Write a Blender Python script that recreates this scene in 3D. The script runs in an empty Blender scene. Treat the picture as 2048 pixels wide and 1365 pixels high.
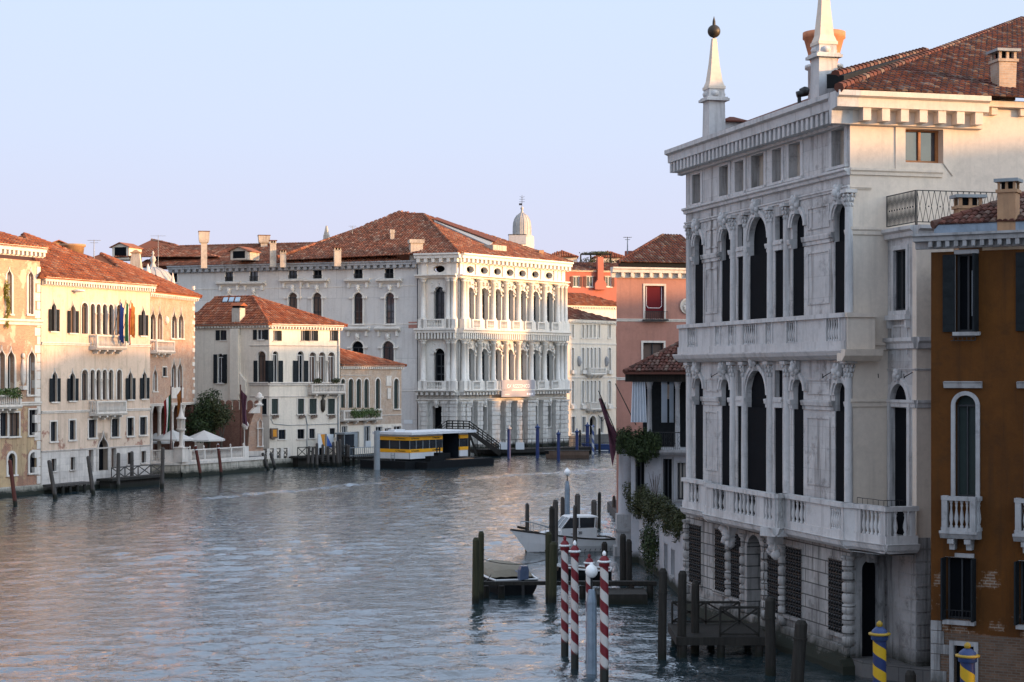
import bpy, math, random
from mathutils import Vector, Matrix
RN = random.Random(11)
S = bpy.context.scene
COL = S.collection
# ------------------------------------------------------------------ camera, sky, sun, exposure
FX, CAMH, CX, HY = 3600.0, 10.5, 1024.0, 748.0      # focal length in photo pixels, eye height, principal x, horizon y
cam = bpy.data.objects.new('camera', bpy.data.cameras.new('camera')); COL.objects.link(cam)
cam.location = (0, 0, CAMH); cam.rotation_euler = (math.radians(90), 0, 0)
cam.data.sensor_width = 36; cam.data.lens = 36 * FX / 2048; cam.data.shift_y = 65.5 / 2048
cam.data.clip_start = 0.5; cam.data.clip_end = 5000
S.camera = cam
SUN_AZ, SUN_EL = 107.0, 6.3          # degrees clockwise from the view direction, degrees above the horizon
saz, sel = math.radians(SUN_AZ), math.radians(SUN_EL)
SUND = Vector((math.sin(saz) * math.cos(sel), math.cos(saz) * math.cos(sel), math.sin(sel)))
sl = bpy.data.lights.new('sun', 'SUN'); sl.energy = 3.8; sl.angle = math.radians(2.0); sl.color = (1.0, 0.545, 0.235)
so = bpy.data.objects.new('sun', sl); COL.objects.link(so)
so.rotation_euler = SUND.to_track_quat('Z', 'Y').to_euler()
W = bpy.data.worlds.new('World'); S.world = W; W.use_nodes = True
wn, wl = W.node_tree.nodes, W.node_tree.links
wn.clear()
sky = wn.new('ShaderNodeTexSky'); sky.sky_type = 'NISHITA'; sky.sun_disc = False
sky.sun_elevation = sel; sky.sun_rotation = saz; sky.altitude = 0; sky.air_density = 1.0; sky.dust_density = 1.2; sky.ozone_density = 2.0
# clear morning sky: pale blue overhead fading to lavender at the horizon, with the Nishita glow round the low sun
tcw = wn.new('ShaderNodeTexCoord'); sep = wn.new('ShaderNodeSeparateXYZ'); wl.new(tcw.outputs['Generated'], sep.inputs[0])
grad = wn.new('ShaderNodeValToRGB'); wl.new(sep.outputs[2], grad.inputs[0])
ge = grad.color_ramp.elements
ge[0].position = 0.0; ge[0].color = (.368, .355, .448, 1); ge[1].position = 1.0; ge[1].color = (.42, .47, .56, 1)
for p_, c_ in ((.065, (.362, .370, .465, 1)), (.13, (.352, .397, .505, 1)), (.22, (.340, .408, .52, 1)), (.30, (.42, .51, .66, 1)), (.45, (.43, .54, .72, 1)), (.65, (.43, .505, .63, 1))):
    e_ = ge.new(p_); e_.color = c_
dot = wn.new('ShaderNodeVectorMath'); dot.operation = 'DOT_PRODUCT'; wl.new(tcw.outputs['Generated'], dot.inputs[0]); dot.inputs[1].default_value = SUND
near = wn.new('ShaderNodeMapRange'); near.interpolation_type = 'SMOOTHSTEP'; near.inputs[1].default_value = 0.0; near.inputs[2].default_value = 0.9; wl.new(dot.outputs['Value'], near.inputs[0])
glow = wn.new('ShaderNodeMix'); glow.data_type = 'RGBA'; glow.blend_type = 'MULTIPLY'; glow.inputs[0].default_value = 1.0
wl.new(sky.outputs[0], glow.inputs[6]); wl.new(near.outputs[0], glow.inputs[7])
b1 = wn.new('ShaderNodeBackground'); b1.inputs[1].default_value = 0.28; wl.new(glow.outputs[2], b1.inputs[0])
b2 = wn.new('ShaderNodeBackground'); b2.inputs[1].default_value = 1.0; wl.new(grad.outputs[0], b2.inputs[0])
add = wn.new('ShaderNodeAddShader'); wl.new(b1.outputs[0], add.inputs[0]); wl.new(b2.outputs[0], add.inputs[1])
wo = wn.new('ShaderNodeOutputWorld'); wl.new(add.outputs[0], wo.inputs[0])
S.view_settings.view_transform = 'Standard'; S.view_settings.look = 'None'
S.view_settings.exposure = 1.0; S.view_settings.gamma = 1.0
S.cycles.use_denoising = True
S.cycles.max_bounces = 7; S.cycles.diffuse_bounces = 4; S.cycles.glossy_bounces = 4
S.cycles.sample_clamp_indirect = 6

# ------------------------------------------------------------------ geometry helpers
def at(px, py, Y):
    'world point seen at photo pixel (px, py) at depth Y'
    return Vector(((px - CX) * Y / FX, Y, CAMH + (HY - py) * Y / FX))
def wy(py):
    'depth of the water surface seen at photo row py'
    return FX * CAMH / (py - HY)
def V(*a): return Vector(a)

class MB:
    def __init__(s):
        s.v, s.f, s.mi, s.sm, s.rd = [], [], [], [], []
        s.m = 0; s.r = 0.5
    def poly(s, pts, smooth=False):
        i = len(s.v); s.v.extend([tuple(p) for p in pts]); s.f.append(tuple(range(i, i + len(pts))))
        s.mi.append(s.m); s.sm.append(smooth); s.rd.append(s.r)
    def mesh(s, vs, fs, smooth=False):
        i = len(s.v); s.v.extend([tuple(p) for p in vs])
        for f in fs:
            s.f.append(tuple(i + k for k in f)); s.mi.append(s.m); s.sm.append(smooth); s.rd.append(s.r)
    def hexa(s, b, t):
        s.mesh(list(b) + list(t), [(3, 2, 1, 0), (4, 5, 6, 7), (0, 1, 5, 4), (1, 2, 6, 5), (2, 3, 7, 6), (3, 0, 4, 7)])
    def box(s, x0, x1, y0, y1, z0, z1):
        s.hexa([(x0, y0, z0), (x1, y0, z0), (x1, y1, z0), (x0, y1, z0)], [(x0, y0, z1), (x1, y0, z1), (x1, y1, z1), (x0, y1, z1)])
    def obox(s, c, ux, hx, hy, z0, z1, taper=1.0):
        'box centred at c (x, y) with axis direction ux (x, y)'
        ux = V(ux[0], ux[1]).normalized(); uy = V(-ux[1], ux[0])
        q = [(-1, -1), (1, -1), (1, 1), (-1, 1)]
        b = [(c[0] + ux[0] * hx * a + uy[0] * hy * d, c[1] + ux[1] * hx * a + uy[1] * hy * d, z0) for a, d in q]
        t = [(c[0] + ux[0] * hx * a * taper + uy[0] * hy * d * taper, c[1] + ux[1] * hx * a * taper + uy[1] * hy * d * taper, z1) for a, d in q]
        s.hexa(b, t)
    def lathe(s, x, y, prof, n=12, smooth=True, a0=0.0, ax=None):
        'prof = [(r, z)]; ax = lean vector of the axis per metre of z'
        vs, fs = [], []
        for r, z in prof:
            ox, oy = (ax[0] * (z - prof[0][1]), ax[1] * (z - prof[0][1])) if ax else (0, 0)
            for k in range(n):
                a = a0 + 2 * math.pi * k / n
                vs.append((x + ox + r * math.cos(a), y + oy + r * math.sin(a), z))
        for j in range(len(prof) - 1):
            for k in range(n):
                k2 = (k + 1) % n
                fs.append((j * n + k, j * n + k2, (j + 1) * n + k2, (j + 1) * n + k))
        s.mesh(vs, fs, smooth)
        s.mesh(vs[:n], [tuple(range(n - 1, -1, -1))]); s.mesh(vs[-n:], [tuple(range(n))])
    def tube(s, p, q, r0, r1=None, n=6, smooth=True):
        p, q = Vector(p), Vector(q); r1 = r0 if r1 is None else r1
        d = (q - p).normalized(); a = d.orthogonal().normalized(); b = d.cross(a)
        vs = [p + (a * math.cos(2 * math.pi * k / n) + b * math.sin(2 * math.pi * k / n)) * r0 for k in range(n)]
        vs += [q + (a * math.cos(2 * math.pi * k / n) + b * math.sin(2 * math.pi * k / n)) * r1 for k in range(n)]
        s.mesh(vs, [(k, (k + 1) % n, n + (k + 1) % n, n + k) for k in range(n)], smooth)
        s.mesh(vs[:n], [tuple(range(n - 1, -1, -1))]); s.mesh(vs[n:], [tuple(range(n))])
    def path(s, pts, r, n=5):
        for a, b in zip(pts, pts[1:]): s.tube(a, b, r, r, n)
    def bar(s, p, q, w, h):
        'square section bar between two points, w across (horizontal), h up'
        p, q = Vector(p), Vector(q); d = (q - p).normalized()
        a = d.cross(V(0, 0, 1)); a = a.normalized() if a.length > 1e-4 else V(1, 0, 0)
        b = a.cross(d).normalized()
        q4 = [(-1, -1), (1, -1), (1, 1), (-1, 1)]
        s.hexa([p + a * w / 2 * i + b * h / 2 * j for i, j in q4], [q + a * w / 2 * i + b * h / 2 * j for i, j in q4])
    def blob(s, c, rx, ry, rz, jit=0.0, nu=8, nv=6, rot=0.0, smooth=True):
        vs, fs = [], []
        cr, sr = math.cos(rot), math.sin(rot)
        for j in range(nv + 1):
            th = math.pi * j / nv
            for k in range(nu):
                ph = 2 * math.pi * k / nu
                q = 1 + (RN.random() - .5) * 2 * jit
                x, y, z = rx * q * math.sin(th) * math.cos(ph), ry * q * math.sin(th) * math.sin(ph), rz * q * math.cos(th)
                vs.append((c[0] + x * cr - y * sr, c[1] + x * sr + y * cr, c[2] + z))
        for j in range(nv):
            for k in range(nu):
                fs.append((j * nu + k, (j + 1) * nu + k, (j + 1) * nu + (k + 1) % nu, j * nu + (k + 1) % nu))
        s.mesh(vs, fs, smooth)
    def build(s, name, mats, parent=None, loc=None, label=None):
        if not isinstance(mats, (list, tuple)): mats = [mats]
        L = Vector(loc) if loc is not None else (parent['_L'] if parent is not None and '_L' in parent else None)
        L = Vector(L) if L is not None else Vector((0, 0, 0))
        me = bpy.data.meshes.new(name)
        me.from_pydata([(x - L.x, y - L.y, z - L.z) for x, y, z in s.v], [], s.f)
        for m in mats: me.materials.append(m)
        me.polygons.foreach_set('material_index', s.mi); me.polygons.foreach_set('use_smooth', s.sm)
        uvl = me.uv_layers.new(name='UVMap'); uv = [0.0] * (2 * len(me.loops))
        at_ = me.attributes.new('rnd', 'FLOAT', 'FACE'); at_.data.foreach_set('value', s.rd)
        for p in me.polygons:
            n = p.normal
            if abs(n.z) > .92: t, b = V(1, 0, 0), V(0, 1, 0)
            else:
                t = V(-n.y, n.x, 0).normalized(); b = n.cross(t)
            for li in p.loop_indices:
                c = s.v[me.loops[li].vertex_index]
                uv[2 * li] = c[0] * t.x + c[1] * t.y; uv[2 * li + 1] = c[0] * b.x + c[1] * b.y + c[2] * b.z
        uvl.data.foreach_set('uv', uv)
        me.update()
        o = bpy.data.objects.new(name, me); COL.objects.link(o)
        if parent is None: o.location = L
        else:
            o.parent = parent
            PL = Vector(parent['_L'])
            o.location = L - PL
        o['_L'] = tuple(L)
        if label: o['label'] = label
        return o

def tag(o, label, cat, group=None, kind=None):
    o['label'] = label; o['category'] = cat
    if group: o['group'] = group
    if kind: o['kind'] = kind
    return o
def thing(name, label, cat, loc, group=None):
    o = bpy.data.objects.new(name, None); COL.objects.link(o); o.location = loc; o['_L'] = tuple(loc)
    o.empty_display_size = 1
    return tag(o, label, cat, group)
def struct(o): o['kind'] = 'structure'; return o
def copy_tree(o, parent=None, loc=None):
    c = o.copy(); COL.objects.link(c)
    if parent is not None: c.parent = parent
    if loc is not None: c.location = loc
    for ch in list(o.children): copy_tree(ch, c)
    return c

class Fac:
    'a vertical wall plane: p0 = its left end and p1 its right end seen from outside (x, y)'
    def __init__(s, p0, p1):
        s.p0 = V(p0[0], p0[1]); s.p1 = V(p1[0], p1[1]); d = s.p1 - s.p0
        s.L = d.length; s.U = d / s.L; s.N = V(s.U.y, -s.U.x); s.holes = []
    def pt(s, u, z, w=0.0):
        return (s.p0.x + s.U.x * u + s.N.x * w, s.p0.y + s.U.y * u + s.N.y * w, z)
    def us(s, px, w=0.0):
        a = (px - CX) / FX; ox, oy = s.p0.x + s.N.x * w, s.p0.y + s.N.y * w
        return (a * oy - ox) / (s.U.x - a * s.U.y)
    def zs(s, px, py, w=0.0):
        u = s.us(px, w); Y = s.p0.y + s.N.y * w + s.U.y * u
        return CAMH + (HY - py) * Y / FX
    def box(s, mb, u0, u1, z0, z1, w0, w1):
        P = s.pt
        mb.hexa([P(u0, z0, w1), P(u1, z0, w1), P(u1, z0, w0), P(u0, z0, w0)], [P(u0, z1, w1), P(u1, z1, w1), P(u1, z1, w0), P(u0, z1, w0)])
    def prism(s, mb, pts, w0, w1, cap=True):
        n = len(pts); a = [s.pt(u, z, w1) for u, z in pts]; b = [s.pt(u, z, w0) for u, z in pts]
        if cap: mb.poly(a)
        for k in range(n):
            mb.poly([a[k], b[k], b[(k + 1) % n], a[(k + 1) % n]])
    def sweep(s, mb, u0, u1, prof):
        'moulding along the wall, prof = [(w, z)] from bottom to top'
        a = [s.pt(u0, z, w) for w, z in prof]; b = [s.pt(u1, z, w) for w, z in prof]
        for k in range(len(prof) - 1): mb.poly([a[k], b[k], b[k + 1], a[k + 1]])
        mb.poly(a[::-1] + []); mb.poly(b)

def outline(u0, u1, z0, z1, kind='rect', n=8):
    'open outline from bottom left over the top to bottom right'
    if kind == 'rect': return [(u0, z0), (u0, z1), (u1, z1), (u1, z0)]
    if kind == 'oval':
        c, d, a, b = (u0 + u1) / 2, (z0 + z1) / 2, (u1 - u0) / 2, (z1 - z0) / 2
        return [(c - a * math.sin(2 * math.pi * k / 16), d - b * math.cos(2 * math.pi * k / 16)) for k in range(16)]
    r = (u1 - u0) / 2; c = (u0 + u1) / 2
    if kind == 'round':
        zs = z1 - r
        return [(u0, z0)] + [(c - r * math.cos(math.pi * k / (2 * n)), zs + r * math.sin(math.pi * k / (2 * n))) for k in range(2 * n + 1)] + [(u1, z0)]
    if kind == 'ogee':
        zs = z1 - r * 2.1; left = []
        for k in range(n + 1):
            t = k / n
            if t < .55: a = t / .55 * math.radians(62); q = (c - r * math.cos(a), zs + r * 1.25 * math.sin(a))
            else:
                a = math.radians(62); u_, z_ = c - r * math.cos(a), zs + r * 1.25 * math.sin(a); t2 = (t - .55) / .45
                q = (u_ + (c - u_) * (t2 ** .75), z_ + (z1 - z_) * (t2 ** 1.35))
            left.append(q)
        return [(u0, z0)] + left + [(2 * c - u, z) for u, z in left[-2::-1]] + [(u1, z0)]
    raise ValueError(kind)

def wall_with_holes(F, mb, u0, u1, z0, z1, holes, depth=0.3, w=0.0, mat=0, rmat=None):
    'front sheet with real openings and their reveals'
    hs = [h for h in holes if h[1] > u0 and h[0] < u1 and h[3] > z0 and h[2] < z1]
    cl = lambda v, a, b: min(max(v, a), b)
    us_ = sorted({round(u0, 4), round(u1, 4)} | {round(cl(h[k], u0, u1), 4) for h in hs for k in (0, 1)})
    zs_ = sorted({round(z0, 4), round(z1, 4)} | {round(cl(h[k], z0, z1), 4) for h in hs for k in (2, 3)})
    mb.m = mat
    for j in range(len(zs_) - 1):
        a, b = zs_[j], zs_[j + 1]; zc = (a + b) / 2; run = None
        for i in range(len(us_) - 1):
            c, d = us_[i], us_[i + 1]; uc = (c + d) / 2
            inside = any(h[0] < uc < h[1] and h[2] < zc < h[3] for h in hs)
            if inside:
                if run is not None: mb.poly([F.pt(run, a, w), F.pt(c, a, w), F.pt(c, b, w), F.pt(run, b, w)]); run = None
            elif run is None: run = c
        if run is not None: mb.poly([F.pt(run, a, w), F.pt(u1, a, w), F.pt(u1, b, w), F.pt(run, b, w)])
    for h in hs:
        ol = outline(*h[:4], h[4]); H0, H1 = h[2], h[3]; dp = h[5] if len(h) > 5 else depth
        mb.m = mat
        if h[4] == 'oval':
            for k in range(16):
                p, q = ol[k], ol[(k + 1) % 16]
                zb = H0 if (p[1] + q[1]) / 2 < (H0 + H1) / 2 else H1
                mb.poly([F.pt(p[0], p[1], w), F.pt(q[0], q[1], w), F.pt(q[0], zb, w), F.pt(p[0], zb, w)])
        elif h[4] != 'rect':
            top = ol[1:-1]
            for p, q in zip(top, top[1:]):
                mb.poly([F.pt(p[0], p[1], w), F.pt(q[0], q[1], w), F.pt(q[0], H1, w), F.pt(p[0], H1, w)])
        mb.m = mat if rmat is None else rmat
        n = len(ol)
        for k in range(n):
            p, q = ol[k], ol[(k + 1) % n]
            mb.poly([F.pt(p[0], p[1], w), F.pt(p[0], p[1], w - dp), F.pt(q[0], q[1], w - dp), F.pt(q[0], q[1], w)])
        mb.m = mat

def ring(F, mb, u0, u1, z0, z1, kind, s, w0, w1, bottom=0.0, top=None):
    'raised surround of width s round an opening'
    t = s if top is None else top
    a = outline(u0, u1, z0, z1, kind); b = outline(u0 - s, u1 + s, z0 - bottom, z1 + t, kind)
    n = len(a); rng = range(n) if kind == 'oval' else range(n - 1)
    for k in rng:
        k2 = (k + 1) % n
        p, q, P, Q = a[k], a[k2], b[k], b[k2]
        mb.poly([F.pt(*p, w1), F.pt(*q, w1), F.pt(*Q, w1), F.pt(*P, w1)])
        mb.poly([F.pt(*P, w1), F.pt(*Q, w1), F.pt(*Q, w0), F.pt(*P, w0)])
        mb.poly([F.pt(*p, w0), F.pt(*q, w0), F.pt(*q, w1), F.pt(*p, w1)])

def sheet(F, mb, u0, u1, z0, z1, kind, w):
    mb.poly([F.pt(u, z, w) for u, z in outline(u0, u1, z0, z1, kind)])

def baluster(mb, x, y, z0, z1, r, n=7):
    h = z1 - z0
    mb.lathe(x, y, [(r * .8, z0), (r * .8, z0 + h * .07), (r * .45, z0 + h * .12), (r, z0 + h * .32), (r * .85, z0 + h * .45), (r * .38, z0 + h * .72), (r * .62, z0 + h * .84), (r * .4, z0 + h * .88), (r * .8, z0 + h * .93), (r * .8, z1)], n)
def rail_run(mb, F, u0, u1, z0, z1, w, n, r=.06, rail=.12, base=.1, th=.22, seg=6, ends=(True, True)):
    'balustrade run standing on F at offset w'
    F.box(mb, u0, u1, z1 - rail, z1, w - th / 2, w + th / 2)
    F.box(mb, u0, u1, z0, z0 + base, w - th / 2, w + th / 2)
    a, b = u0, u1
    if ends[0]: F.box(mb, u0, u0 + th * .9, z0 + base, z1 - rail, w - th / 2 + .01, w + th / 2 - .01); a = u0 + th
    if ends[1]: F.box(mb, u1 - th * .9, u1, z0 + base, z1 - rail, w - th / 2 + .01, w + th / 2 - .01); b = u1 - th
    for k in range(n):
        u = a + (b - a) * (k + .5) / n; x, y, _ = F.pt(u, 0, w)
        if seg >= 6: baluster(mb, x, y, z0 + base, z1 - rail, r, seg)
        else:
            h = z1 - rail - z0 - base
            mb.lathe(x, y, [(r * .6, z0 + base), (r, z0 + base + h * .3), (r * .45, z0 + base + h * .75), (r * .7, z1 - rail)], 5)

def in_poly(x, y, pl):
    c = False; n = len(pl); j = n - 1
    for i in range(n):
        if (pl[i][1] > y) != (pl[j][1] > y) and x < (pl[j][0] - pl[i][0]) * (y - pl[i][1]) / (pl[j][1] - pl[i][1]) + pl[i][0]: c = not c
        j = i
    return c
def tiles(mb, pts, rw=.3, rl=.5, jit=.02):
    'roof plane with rows of barrel tiles; first edge of pts is the eave, left to right from outside'
    pts = [Vector(p) for p in pts]
    e = (pts[1] - pts[0]).normalized(); n = None
    for k in range(2, len(pts)):
        n = e.cross(pts[k] - pts[0])
        if n.length > .01: break
    n.normalize()
    if n.z < 0: n = -n
    s = n.cross(e).normalized()
    if s.z < 0: s = -s
    mb.r = .15; mb.poly(pts)
    pl = [((p - pts[0]).dot(e), (p - pts[0]).dot(s)) for p in pts]
    us_ = [p[0] for p in pl]; vs_ = [p[1] for p in pl]
    R = rw * .52; H = rw * .36
    prof = [(-R, 0), (-R * .6, H * .75), (0, H), (R * .6, H * .75), (R, 0)]
    i0, i1 = int(min(us_) / rw) - 1, int(max(us_) / rw) + 1
    for j in range(int(max(vs_) / rl) + 1):
        for i in range(i0, i1 + 1):
            u, v = (i + .5) * rw, j * rl
            if not in_poly(u, v + rl * .5, pl): continue
            du, dl = RN.uniform(-jit, jit), RN.uniform(0, jit * 1.5)
            mb.r = RN.random()
            o = pts[0] + e * (u + du)
            lo = [o + s * (v - rl * .06) + e * a + n * (b + H * .35 + dl) for a, b in prof]
            hi = [o + s * (v + rl) + e * a * .85 + n * (b * .9 + dl * .5) for a, b in prof]
            mb.mesh(lo + hi, [(k, k + 1, 6 + k, 5 + k) for k in range(4)] + [(4, 3, 2, 1, 0)])
    mb.r = .5
def ridge(mb, p, q, r=.14, step=.45):
    p, q = Vector(p), Vector(q); n = max(1, int((q - p).length / step))
    for k in range(n):
        mb.r = RN.random(); a = p.lerp(q, k / n); b = p.lerp(q, (k + 1.08) / n)
        mb.tube(a + V(0, 0, r * .1), b, r * 1.08, r * .92, 7, False)
    mb.r = .5
def eave_under(mb, pts, th=.12):
    'thin soffit slab below a roof polygon'
    b = [Vector(p) - V(0, 0, th) for p in pts]
    mb.poly(b[::-1])
    n = len(pts)
    for k in range(n): mb.poly([pts[k], b[k], b[(k + 1) % n], pts[(k + 1) % n]])
# ------------------------------------------------------------------ materials
class NT:
    def __init__(s, name):
        s.mat = bpy.data.materials.new(name); s.mat.use_nodes = True
        s.nt = s.mat.node_tree; s.nt.nodes.clear()
        s.out = s.n('ShaderNodeOutputMaterial'); s.p = s.n('ShaderNodeBsdfPrincipled')
        s.l(s.p.outputs[0], s.out.inputs[0]); s.tc = s.n('ShaderNodeTexCoord')
    def n(s, t, **k):
        o = s.nt.nodes.new(t)
        for a, b in k.items(): setattr(o, a, b)
        return o
    def l(s, a, b): s.nt.links.new(a, b)
    def mapping(s, src, sc):
        m = s.n('ShaderNodeMapping'); m.inputs['Scale'].default_value = sc; s.l(src, m.inputs[0]); return m.outputs[0]
    def noise(s, vec, scale, detail=5, rough=.6, dist=0.0):
        n = s.n('ShaderNodeTexNoise'); n.inputs['Scale'].default_value = scale; n.inputs['Detail'].default_value = detail
        n.inputs['Roughness'].default_value = rough; n.inputs['Distortion'].default_value = dist; s.l(vec, n.inputs['Vector']); return n.outputs[0]
    def ramp(s, f, a, b):
        m = s.n('ShaderNodeMapRange'); m.inputs[1].default_value = a; m.inputs[2].default_value = b; s.l(f, m.inputs[0]); return m.outputs[0]
    def math(s, op, a, b):
        m = s.n('ShaderNodeMath', operation=op)
        for i, x in enumerate((a, b)):
            if isinstance(x, (int, float)): m.inputs[i].default_value = x
            else: s.l(x, m.inputs[i])
        return m.outputs[0]
    def mix(s, f, a, b, blend='MIX'):
        m = s.n('ShaderNodeMix', data_type='RGBA', blend_type=blend)
        for i, x in ((0, f), (6, a), (7, b)):
            if isinstance(x, (int, float)): m.inputs[i].default_value = x
            elif isinstance(x, tuple): m.inputs[i].default_value = (*x[:3], 1)
            else: s.l(x, m.inputs[i])
        return m.outputs[2]
    def bump(s, h, st, dist=.05):
        b = s.n('ShaderNodeBump'); b.inputs['Strength'].default_value = st; b.inputs['Distance'].default_value = dist
        s.l(h, b.inputs['Height']); s.l(b.outputs[0], s.p.inputs['Normal']); return b
    def done(s, col, rough=.85, spec=.25, metal=0.0):
        if isinstance(col, tuple): s.p.inputs['Base Color'].default_value = (*col[:3], 1)
        else: s.l(col, s.p.inputs['Base Color'])
        s.p.inputs['Roughness'].default_value = rough; s.p.inputs['Specular IOR Level'].default_value = spec; s.p.inputs['Metallic'].default_value = metal
        return s.mat
def stone(name, c1, c2, dirt=(.06, .055, .05), da=.5, sc=.5, streak=.5, blocks=None, bump=.25, patch=None, low=None, joint=.6):
    'plaster or stone: two tones, dirt streaks, optional courses, exposed brick patches and a wet dark foot'
    m = NT(name); O = m.tc.outputs['Object']
    big = m.noise(O, sc, 6, .65); col = m.mix(m.ramp(big, .35, .65), c1, c2)
    fine = m.noise(O, 5.0, 5, .7)
    col = m.mix(.75, col, m.mix(m.ramp(fine, .25, .75), (.80, .80, .80), (1.0, 1.0, 1.0)), 'MULTIPLY')
    h = fine
    if patch:
        br = m.n('ShaderNodeTexBrick'); m.l(m.tc.outputs['UV'], br.inputs[0]); br.inputs['Scale'].default_value = 1.0
        br.inputs['Brick Width'].default_value = .27; br.inputs['Row Height'].default_value = .09; br.inputs['Mortar Size'].default_value = .012
        br.inputs['Color1'].default_value = (*patch[0], 1); br.inputs['Color2'].default_value = (*patch[1], 1); br.inputs['Mortar'].default_value = (.34, .29, .24, 1)
        geo = m.n('ShaderNodeNewGeometry'); sx = m.n('ShaderNodeSeparateXYZ'); m.l(geo.outputs['Position'], sx.inputs[0])
        hz = m.ramp(sx.outputs[2], patch[3], patch[4]) if len(patch) > 3 else None
        f = m.noise(O, .55, 7, .62)
        if hz is not None: f = m.math('SUBTRACT', f, m.math('MULTIPLY', hz, .35))
        f = m.ramp(f, patch[2], patch[2] + .03)
        brc = m.mix(.8, br.outputs[0], m.mix(m.noise(O, 3.0, 4), (.65, .65, .65), (1.05, 1.05, 1.0)), 'MULTIPLY')
        col = m.mix(f, col, brc)
    if blocks:
        bw, bh = blocks
        bk = m.n('ShaderNodeTexBrick'); m.l(m.tc.outputs['UV'], bk.inputs[0]); bk.inputs['Scale'].default_value = 1.0
        bk.inputs['Brick Width'].default_value = bw; bk.inputs['Row Height'].default_value = bh; bk.inputs['Mortar Size'].default_value = .012 if bh < 1 and joint < .7 else .025
        bk.inputs['Color1'].default_value = (1, 1, 1, 1); bk.inputs['Color2'].default_value = (.86, .86, .87, 1); bk.inputs['Mortar'].default_value = (1 - joint, 1 - joint, 1 - joint, 1)
        col = m.mix(1.0, col, bk.outputs[0], 'MULTIPLY')
    st = m.noise(m.mapping(O, (2.4, 2.4, .16)), 1.0, 7, .7)
    dm = m.math('MULTIPLY', m.ramp(st, .50, .68), streak)
    d2 = m.math('MULTIPLY', m.ramp(m.noise(O, 1.1, 8, .75), .53, .70), da)
    col = m.mix(m.math('MAXIMUM', dm, d2), col, dirt)
    if low:
        geo = m.n('ShaderNodeNewGeometry'); sx = m.n('ShaderNodeSeparateXYZ'); m.l(geo.outputs['Position'], sx.inputs[0])
        zz = m.math('ADD', sx.outputs[2], m.math('MULTIPLY', m.noise(O, 1.3, 5, .7), low * .9))
        col = m.mix(m.ramp(zz, low * 1.35, low * .85), col, (.022, .024, .017))
    if bump: m.bump(h, bump, .03)
    return m.done(col, .86, .2)
def brick(name, c1, c2, mortar=(.42, .36, .30), bw=.27, bh=.085, white=0.0, dirt=.5):
    m = NT(name); O = m.tc.outputs['Object']
    br = m.n('ShaderNodeTexBrick'); m.l(m.tc.outputs['UV'], br.inputs[0]); br.inputs['Scale'].default_value = 1.0
    br.inputs['Brick Width'].default_value = bw; br.inputs['Row Height'].default_value = bh; br.inputs['Mortar Size'].default_value = .012
    br.inputs['Color1'].default_value = (*c1, 1); br.inputs['Color2'].default_value = (*c2, 1); br.inputs['Mortar'].default_value = (*mortar, 1)
    col = m.mix(.8, br.outputs[0], m.mix(m.ramp(m.noise(O, 2.2, 7, .75), .3, .7), (.6, .58, .56), (1.12, 1.1, 1.08)), 'MULTIPLY')
    if white: col = m.mix(m.math('MULTIPLY', m.ramp(m.noise(O, .9, 8, .7), .5, .62), white), col, mortar)
    col = m.mix(m.math('MULTIPLY', m.ramp(m.noise(m.mapping(O, (2, 2, .25)), 1.0, 6, .7), .55, .8), dirt), col, (.07, .055, .045))
    m.bump(br.outputs[1], .3, .01)
    return m.done(col, .9, .15)
def tile_mat(name, cols, moss=.35, mcol=(.085, .07, .05)):
    m = NT(name); O = m.tc.outputs['Object']
    a = m.n('ShaderNodeAttribute', attribute_name='rnd'); cr = m.n('ShaderNodeValToRGB'); m.l(a.outputs['Fac'], cr.inputs[0])
    el = cr.color_ramp.elements; el[0].position = 0; el[0].color = (*cols[0], 1); el[1].position = 1; el[1].color = (*cols[-1], 1)
    for k, c in enumerate(cols[1:-1]):
        e = el.new((k + 1) / (len(cols) - 1)); e.color = (*c, 1)
    col = m.mix(m.math('MULTIPLY', m.ramp(m.noise(O, .45, 8, .72), .45, .72), moss), cr.outputs[0], mcol)
    col = m.mix(.7, col, m.mix(m.noise(O, 9.0, 4, .7), (.6, .6, .6), (1.2, 1.2, 1.2)), 'MULTIPLY')
    return m.done(col, .9, .12)
def plain(name, col, rough=.6, var=.18, sc=3.0, spec=.3, metal=0.0, streak=0.0, bump=0.0):
    m = NT(name); O = m.tc.outputs['Object']
    n = m.noise(O, sc, 6, .65)
    c = m.mix(m.ramp(n, .25, .75), tuple(x * (1 - var) for x in col), tuple(min(1, x * (1 + var)) for x in col))
    if streak: c = m.mix(m.math('MULTIPLY', m.ramp(m.noise(m.mapping(O, (6, 6, .5)), 1.0, 6, .7), .5, .75), streak), c, tuple(x * .3 for x in col))
    if bump: m.bump(n, bump, .02)
    return m.done(c, rough, spec, metal)
def spiral(name, c1, c2, pitch, foot=None, footcol=(.02, .022, .018)):
    'diagonal painted bands round a pole standing at its object origin'
    m = NT(name); O = m.tc.outputs['Object']; s = m.n('ShaderNodeSeparateXYZ'); m.l(O, s.inputs[0])
    an = m.math('ARCTAN2', s.outputs[1], s.outputs[0])
    t = m.math('ADD', m.math('DIVIDE', s.outputs[2], pitch), m.math('DIVIDE', an, 2 * math.pi))
    f = m.math('GREATER_THAN', m.math('FRACT', t, 0.0), .5)
    c = m.mix(f, c1, c2)
    c = m.mix(.6, c, m.mix(m.noise(O, 6.0, 6, .7), (.72, .72, .70), (1.08, 1.08, 1.08)), 'MULTIPLY')
    if foot is not None: c = m.mix(m.ramp(m.math('ADD', s.outputs[2], m.math('MULTIPLY', m.noise(O, 7., 4), .25)), foot + .12, foot), c, footcol)
    return m.done(c, .5, .3)
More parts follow.
